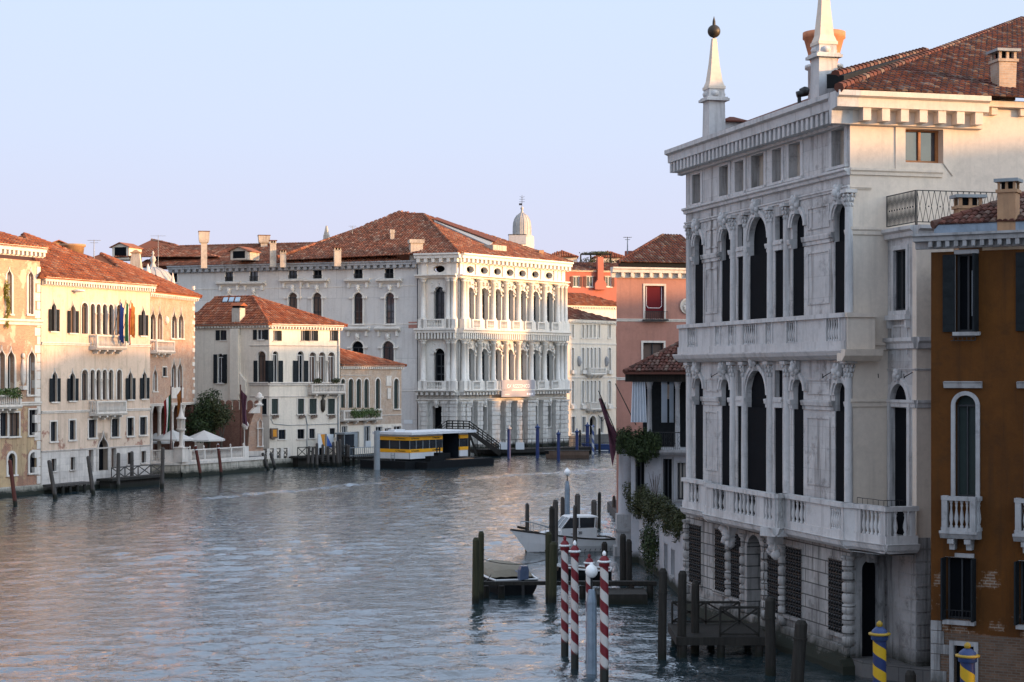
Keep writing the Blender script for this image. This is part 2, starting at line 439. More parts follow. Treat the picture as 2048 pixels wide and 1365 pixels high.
def wood(name, c1, c2, rough=.85, foot=None):
    m = NT(name); O = m.tc.outputs['Object']
    n = m.noise(m.mapping(O, (9, 9, .7)), 1.0, 6, .65)
    c = m.mix(m.ramp(n, .3, .7), c1, c2)
    if foot is not None:
        geo = m.n('ShaderNodeNewGeometry'); sx = m.n('ShaderNodeSeparateXYZ'); m.l(geo.outputs['Position'], sx.inputs[0])
        c = m.mix(m.ramp(m.math('ADD', sx.outputs[2], m.math('MULTIPLY', m.noise(O, 4., 4), .4)), foot + .25, foot), c, (.016, .017, .012))
    m.bump(n, .5, .02)
    return m.done(c, rough, .2)

T = {}
T['lolin'] = stone('weathered_istrian_stone', (.575, .56, .545), (.50, .487, .473), (.17, .16, .155), .55, .35, .6, bump=.35)
T['lolin_wall'] = stone('weathered_stone_wall', (.59, .572, .552), (.465, .45, .434), (.13, .12, .112), .85, .5, 1.0, bump=.5, blocks=(2.3, .78), joint=.22)
T['lolin_base'] = stone('rusticated_stone', (.44, .42, .395), (.29, .276, .262), (.05, .047, .043), .75, .6, .9, blocks=(1.15, .47), bump=.5, low=1.4, joint=.75)
T['lolin_side'] = stone('cream_rendered_stone', (.70, .60, .49), (.62, .535, .45), (.26, .23, .2), .3, .25, .25, bump=.15)
T['lolin_rust'] = stone('grooved_rusticated_stone', (.33, .322, .312), (.23, .222, .216), (.045, .042, .04), .8, .6, 1.0, bump=.5, low=1.2)
T['rezz'] = stone('pale_istrian_stone', (.76, .70, .62), (.69, .64, .57), (.22, .20, .18), .3, .25, .4, bump=.2)
T['rezz_side'] = stone('grey_rendered_wall', (.68, .635, .58), (.61, .57, .53), (.36, .32, .28), .45, .15, .4, blocks=(9.0, 4.2), bump=.15, joint=.35)
T['rezz_rust'] = stone('rusticated_pale_stone', (.66, .61, .54), (.54, .50, .45), (.13, .115, .10), .5, .4, .6, bump=.4, low=1.0)
T['contarini'] = stone('peach_brick_plaster', (.60, .46, .33), (.52, .37, .26), (.2, .15, .11), .4, .5, .45, patch=((.42, .22, .13), (.52, .30, .18), .43), bump=.3)
T['contarini_low'] = stone('ochre_crumbling_plaster', (.52, .36, .20), (.40, .27, .16), (.09, .07, .05), .6, .7, .6, patch=((.33, .12, .07), (.42, .18, .09), .50), bump=.4, low=.9)
T['loredan'] = stone('peach_stained_plaster', (.68, .51, .38), (.59, .44, .33), (.24, .18, .135), .5, .28, .5, bump=.3, patch=((.36, .12, .08), (.43, .19, .12), .56, 5.2, 7.6))
T['loredan_base'] = stone('white_stone_base', (.70, .62, .54), (.58, .51, .45), (.18, .14, .11), .45, .5, .5, blocks=(1.6, .6), bump=.3, low=.8, joint=.3)
T['trim'] = stone('white_stone_trim', (.70, .62, .54), (.60, .54, .47), (.2, .17, .14), .35, .8, .4, bump=.2)
T['trim_grey'] = stone('grey_stone_trim', (.40, .395, .39), (.32, .312, .308), (.08, .076, .072), .6, .8, .6, bump=.25)
T['cream'] = stone('cream_plaster', (.74, .64, .52), (.66, .575, .47), (.30, .25, .2), .25, .3, .35, bump=.15)
T['pink'] = stone('salmon_plaster', (.42, .205, .155), (.36, .175, .13), (.17, .10, .085), .35, .3, .3, bump=.15)
T['pinkred'] = stone('red_plaster', (.42, .135, .095), (.36, .12, .085), (.2, .1, .08), .3, .4, .3, bump=.1)
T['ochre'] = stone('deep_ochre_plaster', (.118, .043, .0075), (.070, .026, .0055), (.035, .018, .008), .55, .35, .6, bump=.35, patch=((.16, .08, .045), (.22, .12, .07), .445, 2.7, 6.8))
T['white_wall'] = stone('white_plaster', (.44, .44, .455), (.38, .38, .395), (.2, .19, .18), .4, .5, .4, bump=.2, low=.8)
T['brick_red'] = brick('old_red_brick', (.40, .20, .125), (.50, .28, .17), white=.5)
T['brick_tan'] = brick('weathered_tan_brick', (.40, .27, .185), (.48, .34, .24), white=.6)
T['brick_brown'] = brick('dark_brown_brick', (.10, .06, .04), (.15, .09, .06), mortar=(.13, .11, .09), white=.3)  # darker brown version of the tan brick
T['brick_dark'] = brick('dark_red_brick', (.20, .075, .05), (.26, .11, .07), mortar=(.22, .16, .13))
T['tile'] = tile_mat('terracotta_tiles', [(.13, .038, .022), (.25, .075, .036), (.31, .098, .045), (.20, .066, .038), (.36, .17, .10)], .4)
T['tile_old'] = tile_mat('weathered_brown_tiles', [(.12, .046, .028), (.225, .080, .045), (.30, .112, .064), (.16, .064, .042), (.36, .21, .14)], .42)
T['tile_dark'] = tile_mat('dark_red_tiles', [(.06, .028, .022), (.10, .038, .028), (.14, .055, .04), (.08, .036, .028), (.20, .14, .11)], .55, (.06, .05, .04))
T['lead'] = plain('weathered_lead', (.36, .335, .31), .6, .2, 1.5, streak=.4)
T['glass'] = plain('dark_window_glass', (.018, .022, .028), .12, .3, 1.0, .5)
T['void'] = plain('dark_interior', (.006, .007, .009), .8, .2, 1.0, .05)
T['glass_sky'] = plain('old_reflecting_glass', (.05, .055, .06), .05, .3, 1.0, .8)
T['glass_warm'] = plain('brown_blind', (.10, .065, .05), .6, .2, 2.0)
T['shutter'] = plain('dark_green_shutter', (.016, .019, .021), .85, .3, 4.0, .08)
T['shutter_green'] = plain('green_closed_shutter', (.016, .028, .025), .6, .2, 4.0, .3)
T['shutter_red'] = plain('dark_red_shutter', (.08, .025, .02), .6, .2, 4.0, .3)
T['frame'] = plain('dark_window_bars', (.03, .032, .035), .5, .2, 4.0)
T['frame_white'] = plain('white_window_bars', (.6, .58, .55), .5, .1, 4.0)
T['frame_wood'] = plain('varnished_wood_frame', (.35, .14, .045), .4, .2, 6.0, .4)
T['iron'] = plain('black_iron', (.015, .015, .016), .5, .3, 6.0, .4)
T['gutter'] = plain('grey_metal_gutter', (.22, .24, .25), .5, .2, 2.0, .4)
T['chim'] = stone('stained_chimney_plaster', (.52, .45, .37), (.42, .36, .30), (.14, .11, .09), .6, 1.0, .6, bump=.3)
T['chim_ochre'] = stone('ochre_chimney_plaster', (.42, .25, .14), (.36, .21, .12), (.14, .1, .07), .5, 1.0, .6, bump=.3)
T['terracotta'] = plain('terracotta_pot', (.48, .19, .10), .85, .2, 2.0, .15, streak=.4)
T['bronze'] = plain('dull_bronze', (.045, .036, .026), .5, .35, 5.0, .4, .4)
T['wood_grey'] = wood('grey_weathered_timber', (.038, .033, .029), (.10, .087, .077), foot=.5)
T['wood_dark'] = wood('dark_wet_timber', (.016, .0145, .0125), (.036, .032, .027), foot=.3)
T['wood_green'] = wood('algae_green_timber', (.026, .027, .014), (.052, .050, .027), foot=.35)
T['wood_red'] = wood('red_painted_timber', (.075, .024, .019), (.115, .040, .030), foot=.5)
T['quay'] = stone('algae_stained_quay_stone', (.50, .45, .37), (.38, .34, .27), (.06, .055, .038), .85, .7, .9, blocks=(1.4, .42), bump=.4, low=.85, joint=.6)
T['paving'] = stone('grey_paving', (.13, .125, .12), (.10, .097, .094), (.1, .1, .1), .4, .5, 0, blocks=(.9, .5), bump=.2)
T['canvas'] = plain('white_canvas', (.52, .49, .45), .8, .06, 1.0, .1)
T['white'] = plain('white_paint', (.62, .62, .61), .4, .06, 2.0, .4, streak=.12)
T['yellow'] = plain('orange_yellow_paint', (.80, .36, .012), .45, .06, 2.0, .4)
T['yellow2'] = plain('golden_yellow_paint', (.30, .185, .010), .45, .12, 5.0, .4)
T['black'] = plain('black_paint', (.008, .009, .010), .7, .3, 3.0, .12)
T['greyroof'] = plain('light_grey_roofing', (.58, .58, .58), .5, .1, 1.0, .4)
T['red'] = plain('dark_red_paint', (.15, .013, .018), .5, .2, 5.0, .3)
T['bluepole'] = plain('cobalt_paint', (.024, .038, .12), .5, .25, 3.0, .3, streak=.4)
T['navy'] = plain('navy_paint', (.022, .045, .13), .5, .25, 3.0, .35)
T['zinc'] = plain('blue_grey_zinc', (.20, .25, .30), .45, .3, 3.0, .4, .2, streak=.45)
T['globe'] = plain('milky_glass_globe', (.80, .80, .78), .25, .03, 2.0, .5)
T['tarp'] = plain('beige_boat_cover', (.20, .172, .13), .8, .12, 2.5, .15, bump=.3)
T['hull_brown'] = plain('brown_timber_hull', (.13, .085, .06), .6, .25, 2.0, .3, streak=.4)
T['motor'] = plain('blue_grey_cowling', (.09, .12, .19), .3, .2, 3.0, .5)
T['curtain'] = plain('pale_blue_curtain', (.60, .64, .68), .85, .1, 1.5, .1)
T['curtain_beige'] = plain('beige_curtain', (.45, .41, .36), .85, .1, 1.5, .1)
T['rope'] = plain('dark_rope', (.06, .055, .05), .9, .2, 9.0, .1)
T['awning'] = plain('dark_red_awning', (.10, .012, .016), .8, .1, 1.0, .1)
T['ribbon'] = plain('pale_braid', (.7, .6, .58), .7, .05, 1.0, .1)
T['banner'] = plain('grey_mauve_banner', (.33, .31, .32), .7, .05, .5, .15)
T['letter'] = plain('pale_lettering', (.80, .78, .78), .6, .03, 1.0, .2)
T['ink'] = plain('black_lettering', (.02, .02, .02), .6, .03, 1.0, .2)
T['flag_blue'] = plain('blue_flag_cloth', (.012, .028, .13), .85, .1, 3.0, .1)
T['flag_green'] = plain('green_flag_cloth', (.02, .085, .04), .85, .1, 3.0, .1)
T['flag_white'] = plain('white_flag_cloth', (.65, .62, .58), .85, .05, 3.0, .1)
T['flag_red'] = plain('red_flag_cloth', (.22, .022, .024), .85, .1, 3.0, .1)
T['flag_gold'] = plain('rust_and_gold_flag_cloth', (.34, .13, .035), .85, .5, 2.0, .1)
T['flag_violet'] = plain('dark_violet_flag_cloth', (.085, .035, .05), .85, .3, 1.2, .1)
T['poster_orange'] = plain('orange_poster', (.55, .22, .02), .7, .05, 1.0)
T['poster_blue'] = plain('blue_poster', (.05, .11, .35), .7, .05, 1.0)
T['skylight'] = plain('blue_grey_skylight_glass', (.30, .38, .44), .2, .2, 2.0, .5)
def leaf_mat(name, c1, c2):
    m = NT(name); a = m.n('ShaderNodeAttribute', attribute_name='rnd')
    col = m.mix(a.outputs['Fac'], c1, c2)
    m.p.inputs['Subsurface Weight'].default_value = 0
    return m.done(col, .6, .25)
T['leaf'] = leaf_mat('dark_green_leaves', (.010, .018, .007), (.055, .08, .024))
T['leaf_light'] = leaf_mat('mid_green_leaves', (.045, .075, .018), (.12, .17, .05))
T['leaf_olive'] = leaf_mat('olive_green_leaves', (.02, .027, .009), (.065, .07, .024))
T['leaf_yellow'] = leaf_mat('yellow_green_leaves', (.12, .12, .02), (.30, .26, .05))
T['bark'] = plain('grey_brown_bark', (.09, .07, .055), .9, .3, 6.0, .1, bump=.5)

# ------------------------------------------------------------------ water, ground
def water_mat():
    m = NT('canal_water'); g = m.n('ShaderNodeNewGeometry'); P = g.outputs['Position']
    b = m.noise(m.mapping(P, (1.9, 2.6, 1)), 1.0, 3, .55, .4)
    d = m.noise(m.mapping(P, (5.2, 7.0, 1)), 1.0, 2, .5)
    m.bump(m.math('ADD', m.math('MULTIPLY', b, .6), m.math('MULTIPLY', d, .2)), 1.0, .10)
    m.p.inputs['IOR'].default_value = 2.1
    return m.done((.015, .028, .033), .02, .6)
def wp(px, py):
    Y = wy(py); return ((px - CX) * Y / FX, Y)
WAKES = [(wp(330, 1000), wp(790, 966), 1.5, 1.0), (wp(880, 958), wp(1260, 938), 2.2, 1.0)]
T['water'] = water_mat()
import numpy as np
def water_sheet():
    'one sheet out to the horizon; the canal itself carries real wind waves and two boat wakes'
    x0, x1, y0, y1, dx = -64.0, 26.0, 34.0, 300.0, .2
    nx = int((x1 - x0) / dx) + 1; ny = int(math.log(y1 / y0) / .0034)
    X, Yg = np.meshgrid(np.linspace(x0, x1, nx), y0 * (y1 / y0) ** np.linspace(0, 1, ny)); rg = np.random.default_rng(5)
    patch = np.zeros_like(X); Z = np.zeros_like(X)
    for _ in range(9):
        k = 2 * np.pi / rg.uniform(16, 55); a = rg.uniform(0, np.pi * 2); patch += np.sin(k * (X * np.cos(a) * .7 + Yg * np.sin(a)) + rg.uniform(0, 6.28))
    patch = np.clip(.95 + .17 * patch, .35, 1.6)
    WX = .5 * np.sin(X * .21 + Yg * .13) + .4 * np.sin(Yg * .31 - X * .11 + 2)
    for _ in range(72):
        lam = np.exp(rg.uniform(np.log(.55), np.log(3.2))); k = 2 * np.pi / lam; a = np.pi / 2 + rg.normal(0, .62)
        sl = .0145 * rg.uniform(.5, 1.4); Z += sl / k * np.sin(k * ((X + WX) * np.cos(a) + (Yg + .6 * WX) * np.sin(a)) + rg.uniform(0, 6.28))
    Z *= patch
    for (p, q, wd, amp) in WAKES:
        d = np.array(q) - np.array(p); L = np.hypot(*d); d = d / L; al = (X - p[0]) * d[0] + (Yg - p[1]) * d[1]; ac = (Yg - p[1]) * d[0] - (X - p[0]) * d[1]
        ac = ac + 1.2 * np.sin(al * .12 + 1) + .5 * np.sin(al * .47)
        env = np.clip((al + 3) / 8, 0, 1) * np.clip((L + 3 - al) / 8, 0, 1)
        g = np.exp(-(ac / wd) ** 2) * env
        Z += g * amp * (.115 * np.sin(2.6 * ac + .5 * np.sin(.35 * al)) + .03 * np.sin(4.1 * ac + 1.3 * al) + .02 * np.sin(2.9 * al - 2.2 * ac))
    ed = np.minimum(np.minimum(X - x0, x1 - X), np.minimum(Yg - y0, y1 - Yg)); Z *= np.clip(ed / 3, 0, 1)
    n = nx * ny; co = np.empty((n + 4, 3), np.float32); co[:n, 0] = X.ravel(); co[:n, 1] = Yg.ravel(); co[:n, 2] = Z.ravel(); co[n:] = [(-900, -200, 0), (900, -200, 0), (900, 1600, 0), (-900, 1600, 0)]
    i = np.arange(n).reshape(ny, nx); quads = np.stack([i[:-1, :-1], i[:-1, 1:], i[1:, 1:], i[1:, :-1]], -1).reshape(-1, 4)
    c = [0, nx - 1, n - 1, n - nx]; bot = list(range(0, nx)); rt = [r * nx + nx - 1 for r in range(ny)]; tp = list(range(n - 1, n - nx - 1, -1)); lf = [r * nx for r in range(ny - 1, -1, -1)]
    extra = [[n, n + 1] + bot[::-1], [n + 1, n + 2] + rt[::-1], [n + 2, n + 3] + tp[::-1], [n + 3, n] + lf[::-1]]
    co -= np.array([0, 100, 0], np.float32)
    me = bpy.data.meshes.new('canal_water'); me.from_pydata(co.tolist(), [], quads.tolist() + extra); me.materials.append(T['water'])
    me.polygons.foreach_set('use_smooth', [True] * len(quads) + [False] * 4); me.update()
    o = bpy.data.objects.new('canal_water', me); COL.objects.link(o); o.location = (0, 100, 0); o['_L'] = (0, 100, 0); return o
o = water_sheet(); struct(o); o['label'] = 'rippled blue grey canal water reflecting the sky'
# ------------------------------------------------------------------ building helpers
def pr(F, x0, x1, y0, y1, w=0.0):
    'photo rectangle -> (u0, u1, z0, z1) on the wall plane'
    xm = (x0 + x1) / 2
    return (F.us(x0, w), F.us(x1, w), F.zs(xm, y1, w), F.zs(xm, y0, w))
WR = random.Random(3)
def window(B, F, r, kind='rect', depth=.25, sur=.15, proj=.05, sill=.12, pane='glass', bars='frame', trim='trim', shut=None, w=0.0, name='window',
           mull=True, transom=None, wide=1.0, top=None, bt=.06, label=None):
    u0, u1, z0, z1 = r
    F.holes.append((u0, u1, z0, z1, kind, depth))
    mb = MB()
    if sur: ring(F, mb, u0, u1, z0, z1, kind, sur, w - .02, w + proj, 0.0, top)
    if sill: F.box(mb, u0 - sur - .06, u1 + sur + .06, z0 - sill, z0 + .003, w - .02, w + proj + .09)
    if bars:
        mb.m = 1; wb = w - depth + .02; c = (u0 + u1) / 2
        zt = z1 - (u1 - u0) / 2 if kind in ('round', 'ogee') else z1
        if mull: F.box(mb, c - bt / 2, c + bt / 2, z0, zt, wb, wb + .07)
        for e in (u0, u1 - bt * 1.2): F.box(mb, e, e + bt * 1.2, z0, zt, wb, wb + .06)
        tz = [zt] if transom is None else transom
        for z in tz: F.box(mb, u0, u1, z - bt * .7, z + bt * .7, wb, wb + .08)
        F.box(mb, u0, u1, z0, z0 + bt * 1.2, wb, wb + .065)
    if not mb.f: F.box(mb, u0, u1, z0, z0 + .05, w - depth, w - depth + .08)
    o = mb.build(name, [T[trim], T[bars or 'frame']], B, label=label)
    if pane == 'glass': pane = WR.choice(('glass', 'glass', 'glass', 'void', 'void', 'glass_sky', 'glass', 'glass_warm'))
    mb = MB(); sheet(F, mb, u0, u1, z0, z1, kind, w - depth + .004); mb.build('pane', T[pane], o)
    if shut:
        mat, zf, sw = shut[:3]; which = shut[3] if len(shut) > 3 else 'lr'
        zt = z0 + (z1 - z0) * zf
        for s in which:
            mb = MB()
            a, b = (u0 - sw - .01, u0 - .01) if s == 'l' else (u1 + .01, u1 + sw + .01)
            F.box(mb, a, b, z0, zt, w + proj + .01, w + proj + .06)
            for k in range(3):
                zz = z0 + (zt - z0) * (.1 + .36 * k); F.box(mb, a + .03, b - .03, zz, zz + .07, w + proj + .06, w + proj + .075)
            mb.build('shutter', T[mat], o)
    return o
def closed_shutter(B, F, r, mat='shutter_green', depth=.12, trim='trim', sur=.12, sill=.12, kind='rect', label=None):
    u0, u1, z0, z1 = r
    F.holes.append((u0, u1, z0, z1, kind, depth)); mb = MB()
    ring(F, mb, u0, u1, z0, z1, kind, sur, -.02, .05)
    if sill: F.box(mb, u0 - sur - .08, u1 + sur + .08, z0 - sill, z0 + .003, -.02, .16)
    o = mb.build('window', T[trim], B, label=label)
    for a, b in ((u0, (u0 + u1) / 2 - .01), ((u0 + u1) / 2 + .01, u1)):
        mb = MB(); F.box(mb, a, b, z0, z1, -depth + .004, -depth + .05)
        for k in range(9):
            zz = z0 + (z1 - z0) * (k + .5) / 9; F.box(mb, a + .05, b - .05, zz - .02, zz + .02, -depth + .05, -depth + .062)
        mb.build('shutter', T[mat], o)
    return o
def shell(mb, F, depth, z0, z1, u0=0.0, u1=None, back=True, left=True, right=True):
    u1 = F.L if u1 is None else u1; P = F.pt
    if left: mb.poly([P(u0, z0, -depth), P(u0, z0, 0), P(u0, z1, 0), P(u0, z1, -depth)])
    if right: mb.poly([P(u1, z0, 0), P(u1, z0, -depth), P(u1, z1, -depth), P(u1, z1, 0)])
    if back: mb.poly([P(u1, z0, -depth), P(u0, z0, -depth), P(u0, z1, -depth), P(u1, z1, -depth)])
def cornice(B, F, u0, u1, z0, z1, proj, mat, step=.5, dw=.2, dentil=True, w=0.0, name='cornice', ret=0.0, frac=.45):
    mb = MB(); h = z1 - z0
    F.sweep(mb, u0 - ret, u1 + ret, [(w, z0), (w + proj * .25, z0 + h * .02), (w + proj * .28, z0 + h * frac), (w + proj * .8, z0 + h * (frac + .05)), (w + proj * .82, z0 + h * .78), (w + proj, z0 + h * .84), (w + proj, z1), (w - .1, z1)])
    if dentil:
        n = max(1, int((u1 - u0) / step)); s = (u1 - u0) / n
        for k in range(n):
            c = u0 + (k + .5) * s
            F.box(mb, c - dw / 2, c + dw / 2, z0 + h * .1, z0 + h * (frac + .045), w + .01, w + proj * .74)
    return mb.build(name, T[mat], B)
def course(B, F, u0, u1, z, h, proj, mat, w=0.0, name='string_course'):
    mb = MB(); F.sweep(mb, u0, u1, [(w - .01, z), (w + proj * .5, z + h * .1), (w + proj * .6, z + h * .5), (w + proj, z + h * .7), (w + proj, z + h), (w - .01, z + h * 1.02)])
    return mb.build(name, T[mat], B)
def balcony(B, F, u0, u1, zf, zt, proj, nb, mat='trim', consoles=4, seg=5, label=None):
    mb = MB()
    F.sweep(mb, u0 - .06, u1 + .06, [(0, zf - .26), (proj - .08, zf - .24), (proj + .02, zf - .1), (proj + .06, zf - .08), (proj + .06, zf), (0, zf)])
    for k in range(consoles):
        c = u0 + (u1 - u0) * (k + .5) / consoles
        F.prism(mb, [(c - .1, zf - .26), (c + .1, zf - .26), (c + .08, zf - .6), (c - .08, zf - .6)], 0, proj * .55)
        F.box(mb, c - .1, c + .1, zf - .4, zf - .255, proj * .55, proj * .9)
    o = mb.build('balcony', T[mat], B, label=label)
    mb = MB(); rail_run(mb, F, u0, u1, zf, zt, proj - .1, nb, .07, .13, .1, .2, seg)
    for u in (u0, u1):
        P = F.pt
        F.box(mb, u - .08, u + .08, zt - .13, zt - .003, 0, proj - .2); F.box(mb, u - .08, u + .08, zf, zf + .1, 0, proj - .2)
        for k in range(2):
            x, y, _ = P(u, 0, (proj - .2) * (k + .5) / 2); baluster(mb, x, y, zf + .1, zt - .13, .07, 5)
    mb.build('balustrade', T[mat], o)
    return o
def hip_roof(B, F, depth, ze, h, o, mat, rw=.4, rl=.6, ins=None, along='u', vis='flrb', u0=0.0, u1=None, shape=None):
    u1 = F.L if u1 is None else u1; P = F.pt
    A, Bc, C, D = [Vector(P(u, ze, w)) for u, w in ((u0 - o, o), (u1 + o, o), (u1 + o, -depth - o), (u0 - o, -depth - o))]
    wd, L = depth + 2 * o, u1 - u0 + 2 * o
    if ins is None: ins = min(wd, L) / 2
    if along == 'u': r0, r1 = Vector(P(u0 - o + ins, ze + h, -depth / 2)), Vector(P(u1 + o - ins, ze + h, -depth / 2)); fs = {'f': [A, Bc, r1, r0], 'r': [Bc, C, r1], 'b': [C, D, r0, r1], 'l': [D, A, r0]}
    else:
        m = (u0 + u1) / 2; r0, r1 = Vector(P(m, ze + h, o - ins)), Vector(P(m, ze + h, -depth - o + ins)); fs = {'f': [A, Bc, r0], 'r': [Bc, C, r1, r0], 'b': [C, D, r1], 'l': [D, A, r0, r1]}
    mb = MB()
    for k, f in fs.items():
        if k in vis: tiles(mb, f, rw, rl)
        else: mb.poly(f)
    eave_under(mb, [A, Bc, C, D], .1)
    for a, b in ((A, r0), (Bc, r1 if along == 'u' else r0), (r0, r1)):
        ridge(mb, a, b, rw * .5, .5)
    return mb.build('roof', T[mat], B)
def chimney(B, x, y, z0, z1, w, mat='chim', cap='flat', flare=1.0, rot=0.0, parent=None, name='chimney', capmat='tile_dark', d=None, label=None):
    'masonry stack with a vented or tiled cap'
    ux = (math.cos(rot), math.sin(rot)); d = w if d is None else d; mb = MB()
    h = z1 - z0; zc = z1 - min(.5, h * .25)
    mb.obox((x, y), ux, w / 2, d / 2, z0, zc, flare)
    wc, dc = w * flare, d * flare
    if cap == 'flat':
        mb.obox((x, y), ux, wc * .58, dc * .58, zc, zc + .1)
        for a in (-1, 0, 1):
            for b in (-1, 1):
                mb.obox((x + (ux[0] * a * wc * .42 - ux[1] * b * dc * .42), y + (ux[1] * a * wc * .42 + ux[0] * b * dc * .42)), ux, wc * .07, dc * .07, zc + .1, z1 - .1)
        mb.m = 1; mb.obox((x, y), ux, wc * .66, dc * .66, z1 - .1, z1); mb.m = 2; mb.obox((x, y), ux, wc * .3, dc * .3, zc + .1, z1 - .1)
    elif cap == 'pot':
        mb.obox((x, y), ux, wc * .60, dc * .60, zc, z1); mb.m = 2; mb.obox((x, y), ux, wc * .4, dc * .4, z1, z1 + .02)
    elif cap == 'box':
        mb.obox((x, y), ux, wc * .7, dc * .7, zc - h * .22, zc - h * .16, 1.15); mb.obox((x, y), ux, wc * .82, dc * .82, zc - h * .16, z1 - .1, 1.1); mb.m = 1; mb.obox((x, y), ux, wc * .95, dc * .95, z1 - .1, z1)
    elif cap == 'gable':
        mb.m = 2; mb.obox((x, y), ux, wc * .44, dc * .44, zc, zc + .25); mb.m = 1
        e = zc + .25; q = [(-.7, -.7), (.7, -.7), (.7, .7), (-.7, .7)]
        c = [(x + ux[0] * a * wc - ux[1] * b * dc, y + ux[1] * a * wc + ux[0] * b * dc, e) for a, b in q]
        r0 = (x - ux[0] * wc * .7, y - ux[1] * wc * .7, e + .35); r1 = (x + ux[0] * wc * .7, y + ux[1] * wc * .7, e + .35)
        mb.poly([c[0], c[1], r1, r0]); mb.poly([c[2], c[3], r0, r1]); mb.poly([c[1], c[2], r1]); mb.poly([c[3], c[0], r0]); mb.poly(c[::-1])
    return mb.build(name, [T[mat], T[capmat], T['void']], parent if parent is not None else B, label=label)
def dormer(B, c, ux, w, d, z0, z1, wall='cream', parent=None, rt='tile_old'):
    'roof dormer: c = middle of its front (x, y), ux = direction along its front'
    ux = V(*ux).normalized(); inn = V(-ux[1], ux[0]); mb = MB()
    def P(a, b, z): return (c[0] + ux[0] * a + inn[0] * b, c[1] + ux[1] * a + inn[1] * b, z)
    hw = w / 2
    mb.hexa([P(-hw, 0, z0), P(hw, 0, z0), P(hw, d, z0), P(-hw, d, z0)], [P(-hw, 0, z1), P(hw, 0, z1), P(hw, d, z1), P(-hw, d, z1)])
    r = z1 + w * .22; e = hw + .3
    mb.poly([P(-hw, -.005, z1), P(hw, -.005, z1), P(0, -.005, r - .06)])
    mb.m = 2; mb.poly([P(-hw * .7, -.012, z0 + (z1 - z0) * .15), P(hw * .7, -.012, z0 + (z1 - z0) * .15), P(hw * .7, -.012, z1 - .1), P(-hw * .7, -.012, z1 - .1)])
    mb.m = 1
    zl = z1 - .08
    for s in (-1, 1):
        a = [P(s * e, -.35, zl), P(s * e, d, zl), P(0, d, r), P(0, -.35, r)]
        b = [(x, y, z - .1) for x, y, z in a]
        mb.poly(a if s > 0 else a[::-1]); mb.poly(b[::-1] if s > 0 else b)
        for k in range(4): mb.poly([a[k], b[k], b[(k + 1) % 4], a[(k + 1) % 4]])
    return mb.build('dormer', [T[wall], T[rt], T['void']], parent if parent is not None else B)
def column(B, x, y, z0, z1, r, mat='rezz', n=10, cap=.09, base=.05, name='column', parent=None):
    h = z1 - z0; c = h * cap; b = h * base
    mb = MB()
    mb.lathe(x, y, [(r * 1.4, z0), (r * 1.4, z0 + b * .5), (r * 1.15, z0 + b * .7), (r * 1.2, z0 + b * .9), (r, z0 + b), (r * .86, z1 - c), (r * 1.05, z1 - c * .95), (r * .95, z1 - c * .8), (r * 1.3, z1 - c * .3), (r * 1.55, z1 - c * .2), (r * 1.55, z1)], n)
    return mb.build(name, T[mat], parent if parent is not None else B)
def capital(mb, x, y, z0, z1, r, n=8):
    'leafy capital'
    h = z1 - z0
    mb.lathe(x, y, [(r * .95, z0), (r * 1.05, z0 + h * .06), (r * .92, z0 + h * .1), (r * 1.0, z0 + h * .5), (r * 1.25, z1 - h * .12)], n)
    for t, rr, sz in ((.26, 1.0, .2), (.55, 1.15, .2), (.82, 1.45, .16)):
        for k in range(8):
            a = 2 * math.pi * (k + (t > .4) * .5) / 8
            mb.blob((x + r * rr * math.cos(a), y + r * rr * math.sin(a), z0 + h * t), r * .3, r * .3, h * sz * .75, .12, 5, 4)
def head(mb, F, u, z, w, s):
    'carved keystone: a face-like mask with wedge behind'
    F.prism(mb, [(u - s * .35, z - s), (u + s * .35, z - s), (u + s * .6, z + s), (u - s * .6, z + s)], w - .02, w + s * .45)
    for du, dz, dw, r in ((0, .15, .55, .5), (0, -.3, .62, .33), (-.28, .45, .5, .3), (.28, .45, .5, .3), (0, .0, .95, .16), (-.4, -.1, .35, .3), (.4, -.1, .35, .3), (0, .7, .6, .32)):
        mb.blob(F.pt(u + du * s, z + dz * s, w + dw * s * .8), r * s, r * s, r * s * 1.15, .12, 7, 5)
def foliage(mb, c, rx, ry, rz, n, s, squash=None, shell_=.55):
    'loose leaf clumps through an ellipsoid volume with an uneven outline'
    lobes = [(RN.uniform(-.5, .5) * rx, RN.uniform(-.5, .5) * ry, RN.uniform(-.45, .5) * rz, RN.uniform(.4, .68)) for _ in range(9)] + [(0, 0, 0, .7)]
    for _ in range(n):
        lx, ly, lz, lr = RN.choice(lobes)
        a = RN.uniform(0, 2 * math.pi); zt = RN.uniform(-1, 1); q = math.sqrt(1 - zt * zt); rr = lr * (shell_ + (1.08 - shell_) * RN.random() ** .5)
        p = V(c[0] + lx + rx * rr * q * math.cos(a), c[1] + ly + ry * rr * q * math.sin(a), c[2] + lz + rz * rr * zt)
        nrm = V(q * math.cos(a) + RN.uniform(-.7, .7), q * math.sin(a) + RN.uniform(-.7, .7), zt + RN.uniform(-.3, .9))
        if nrm.length < .1: continue
        nrm.normalize(); t = nrm.orthogonal().normalized(); t.rotate(Matrix.Rotation(RN.uniform(0, 6.28), 3, nrm)); b = nrm.cross(t)
        z = s * RN.uniform(.6, 1.4); mb.r = min(1, max(0, RN.gauss(.45, .28)))
        mb.poly([p - t * z, p - b * z * .45 + nrm * z * .1, p + t * z, p + b * z * .45 + nrm * z * .1])
    mb.r = .5
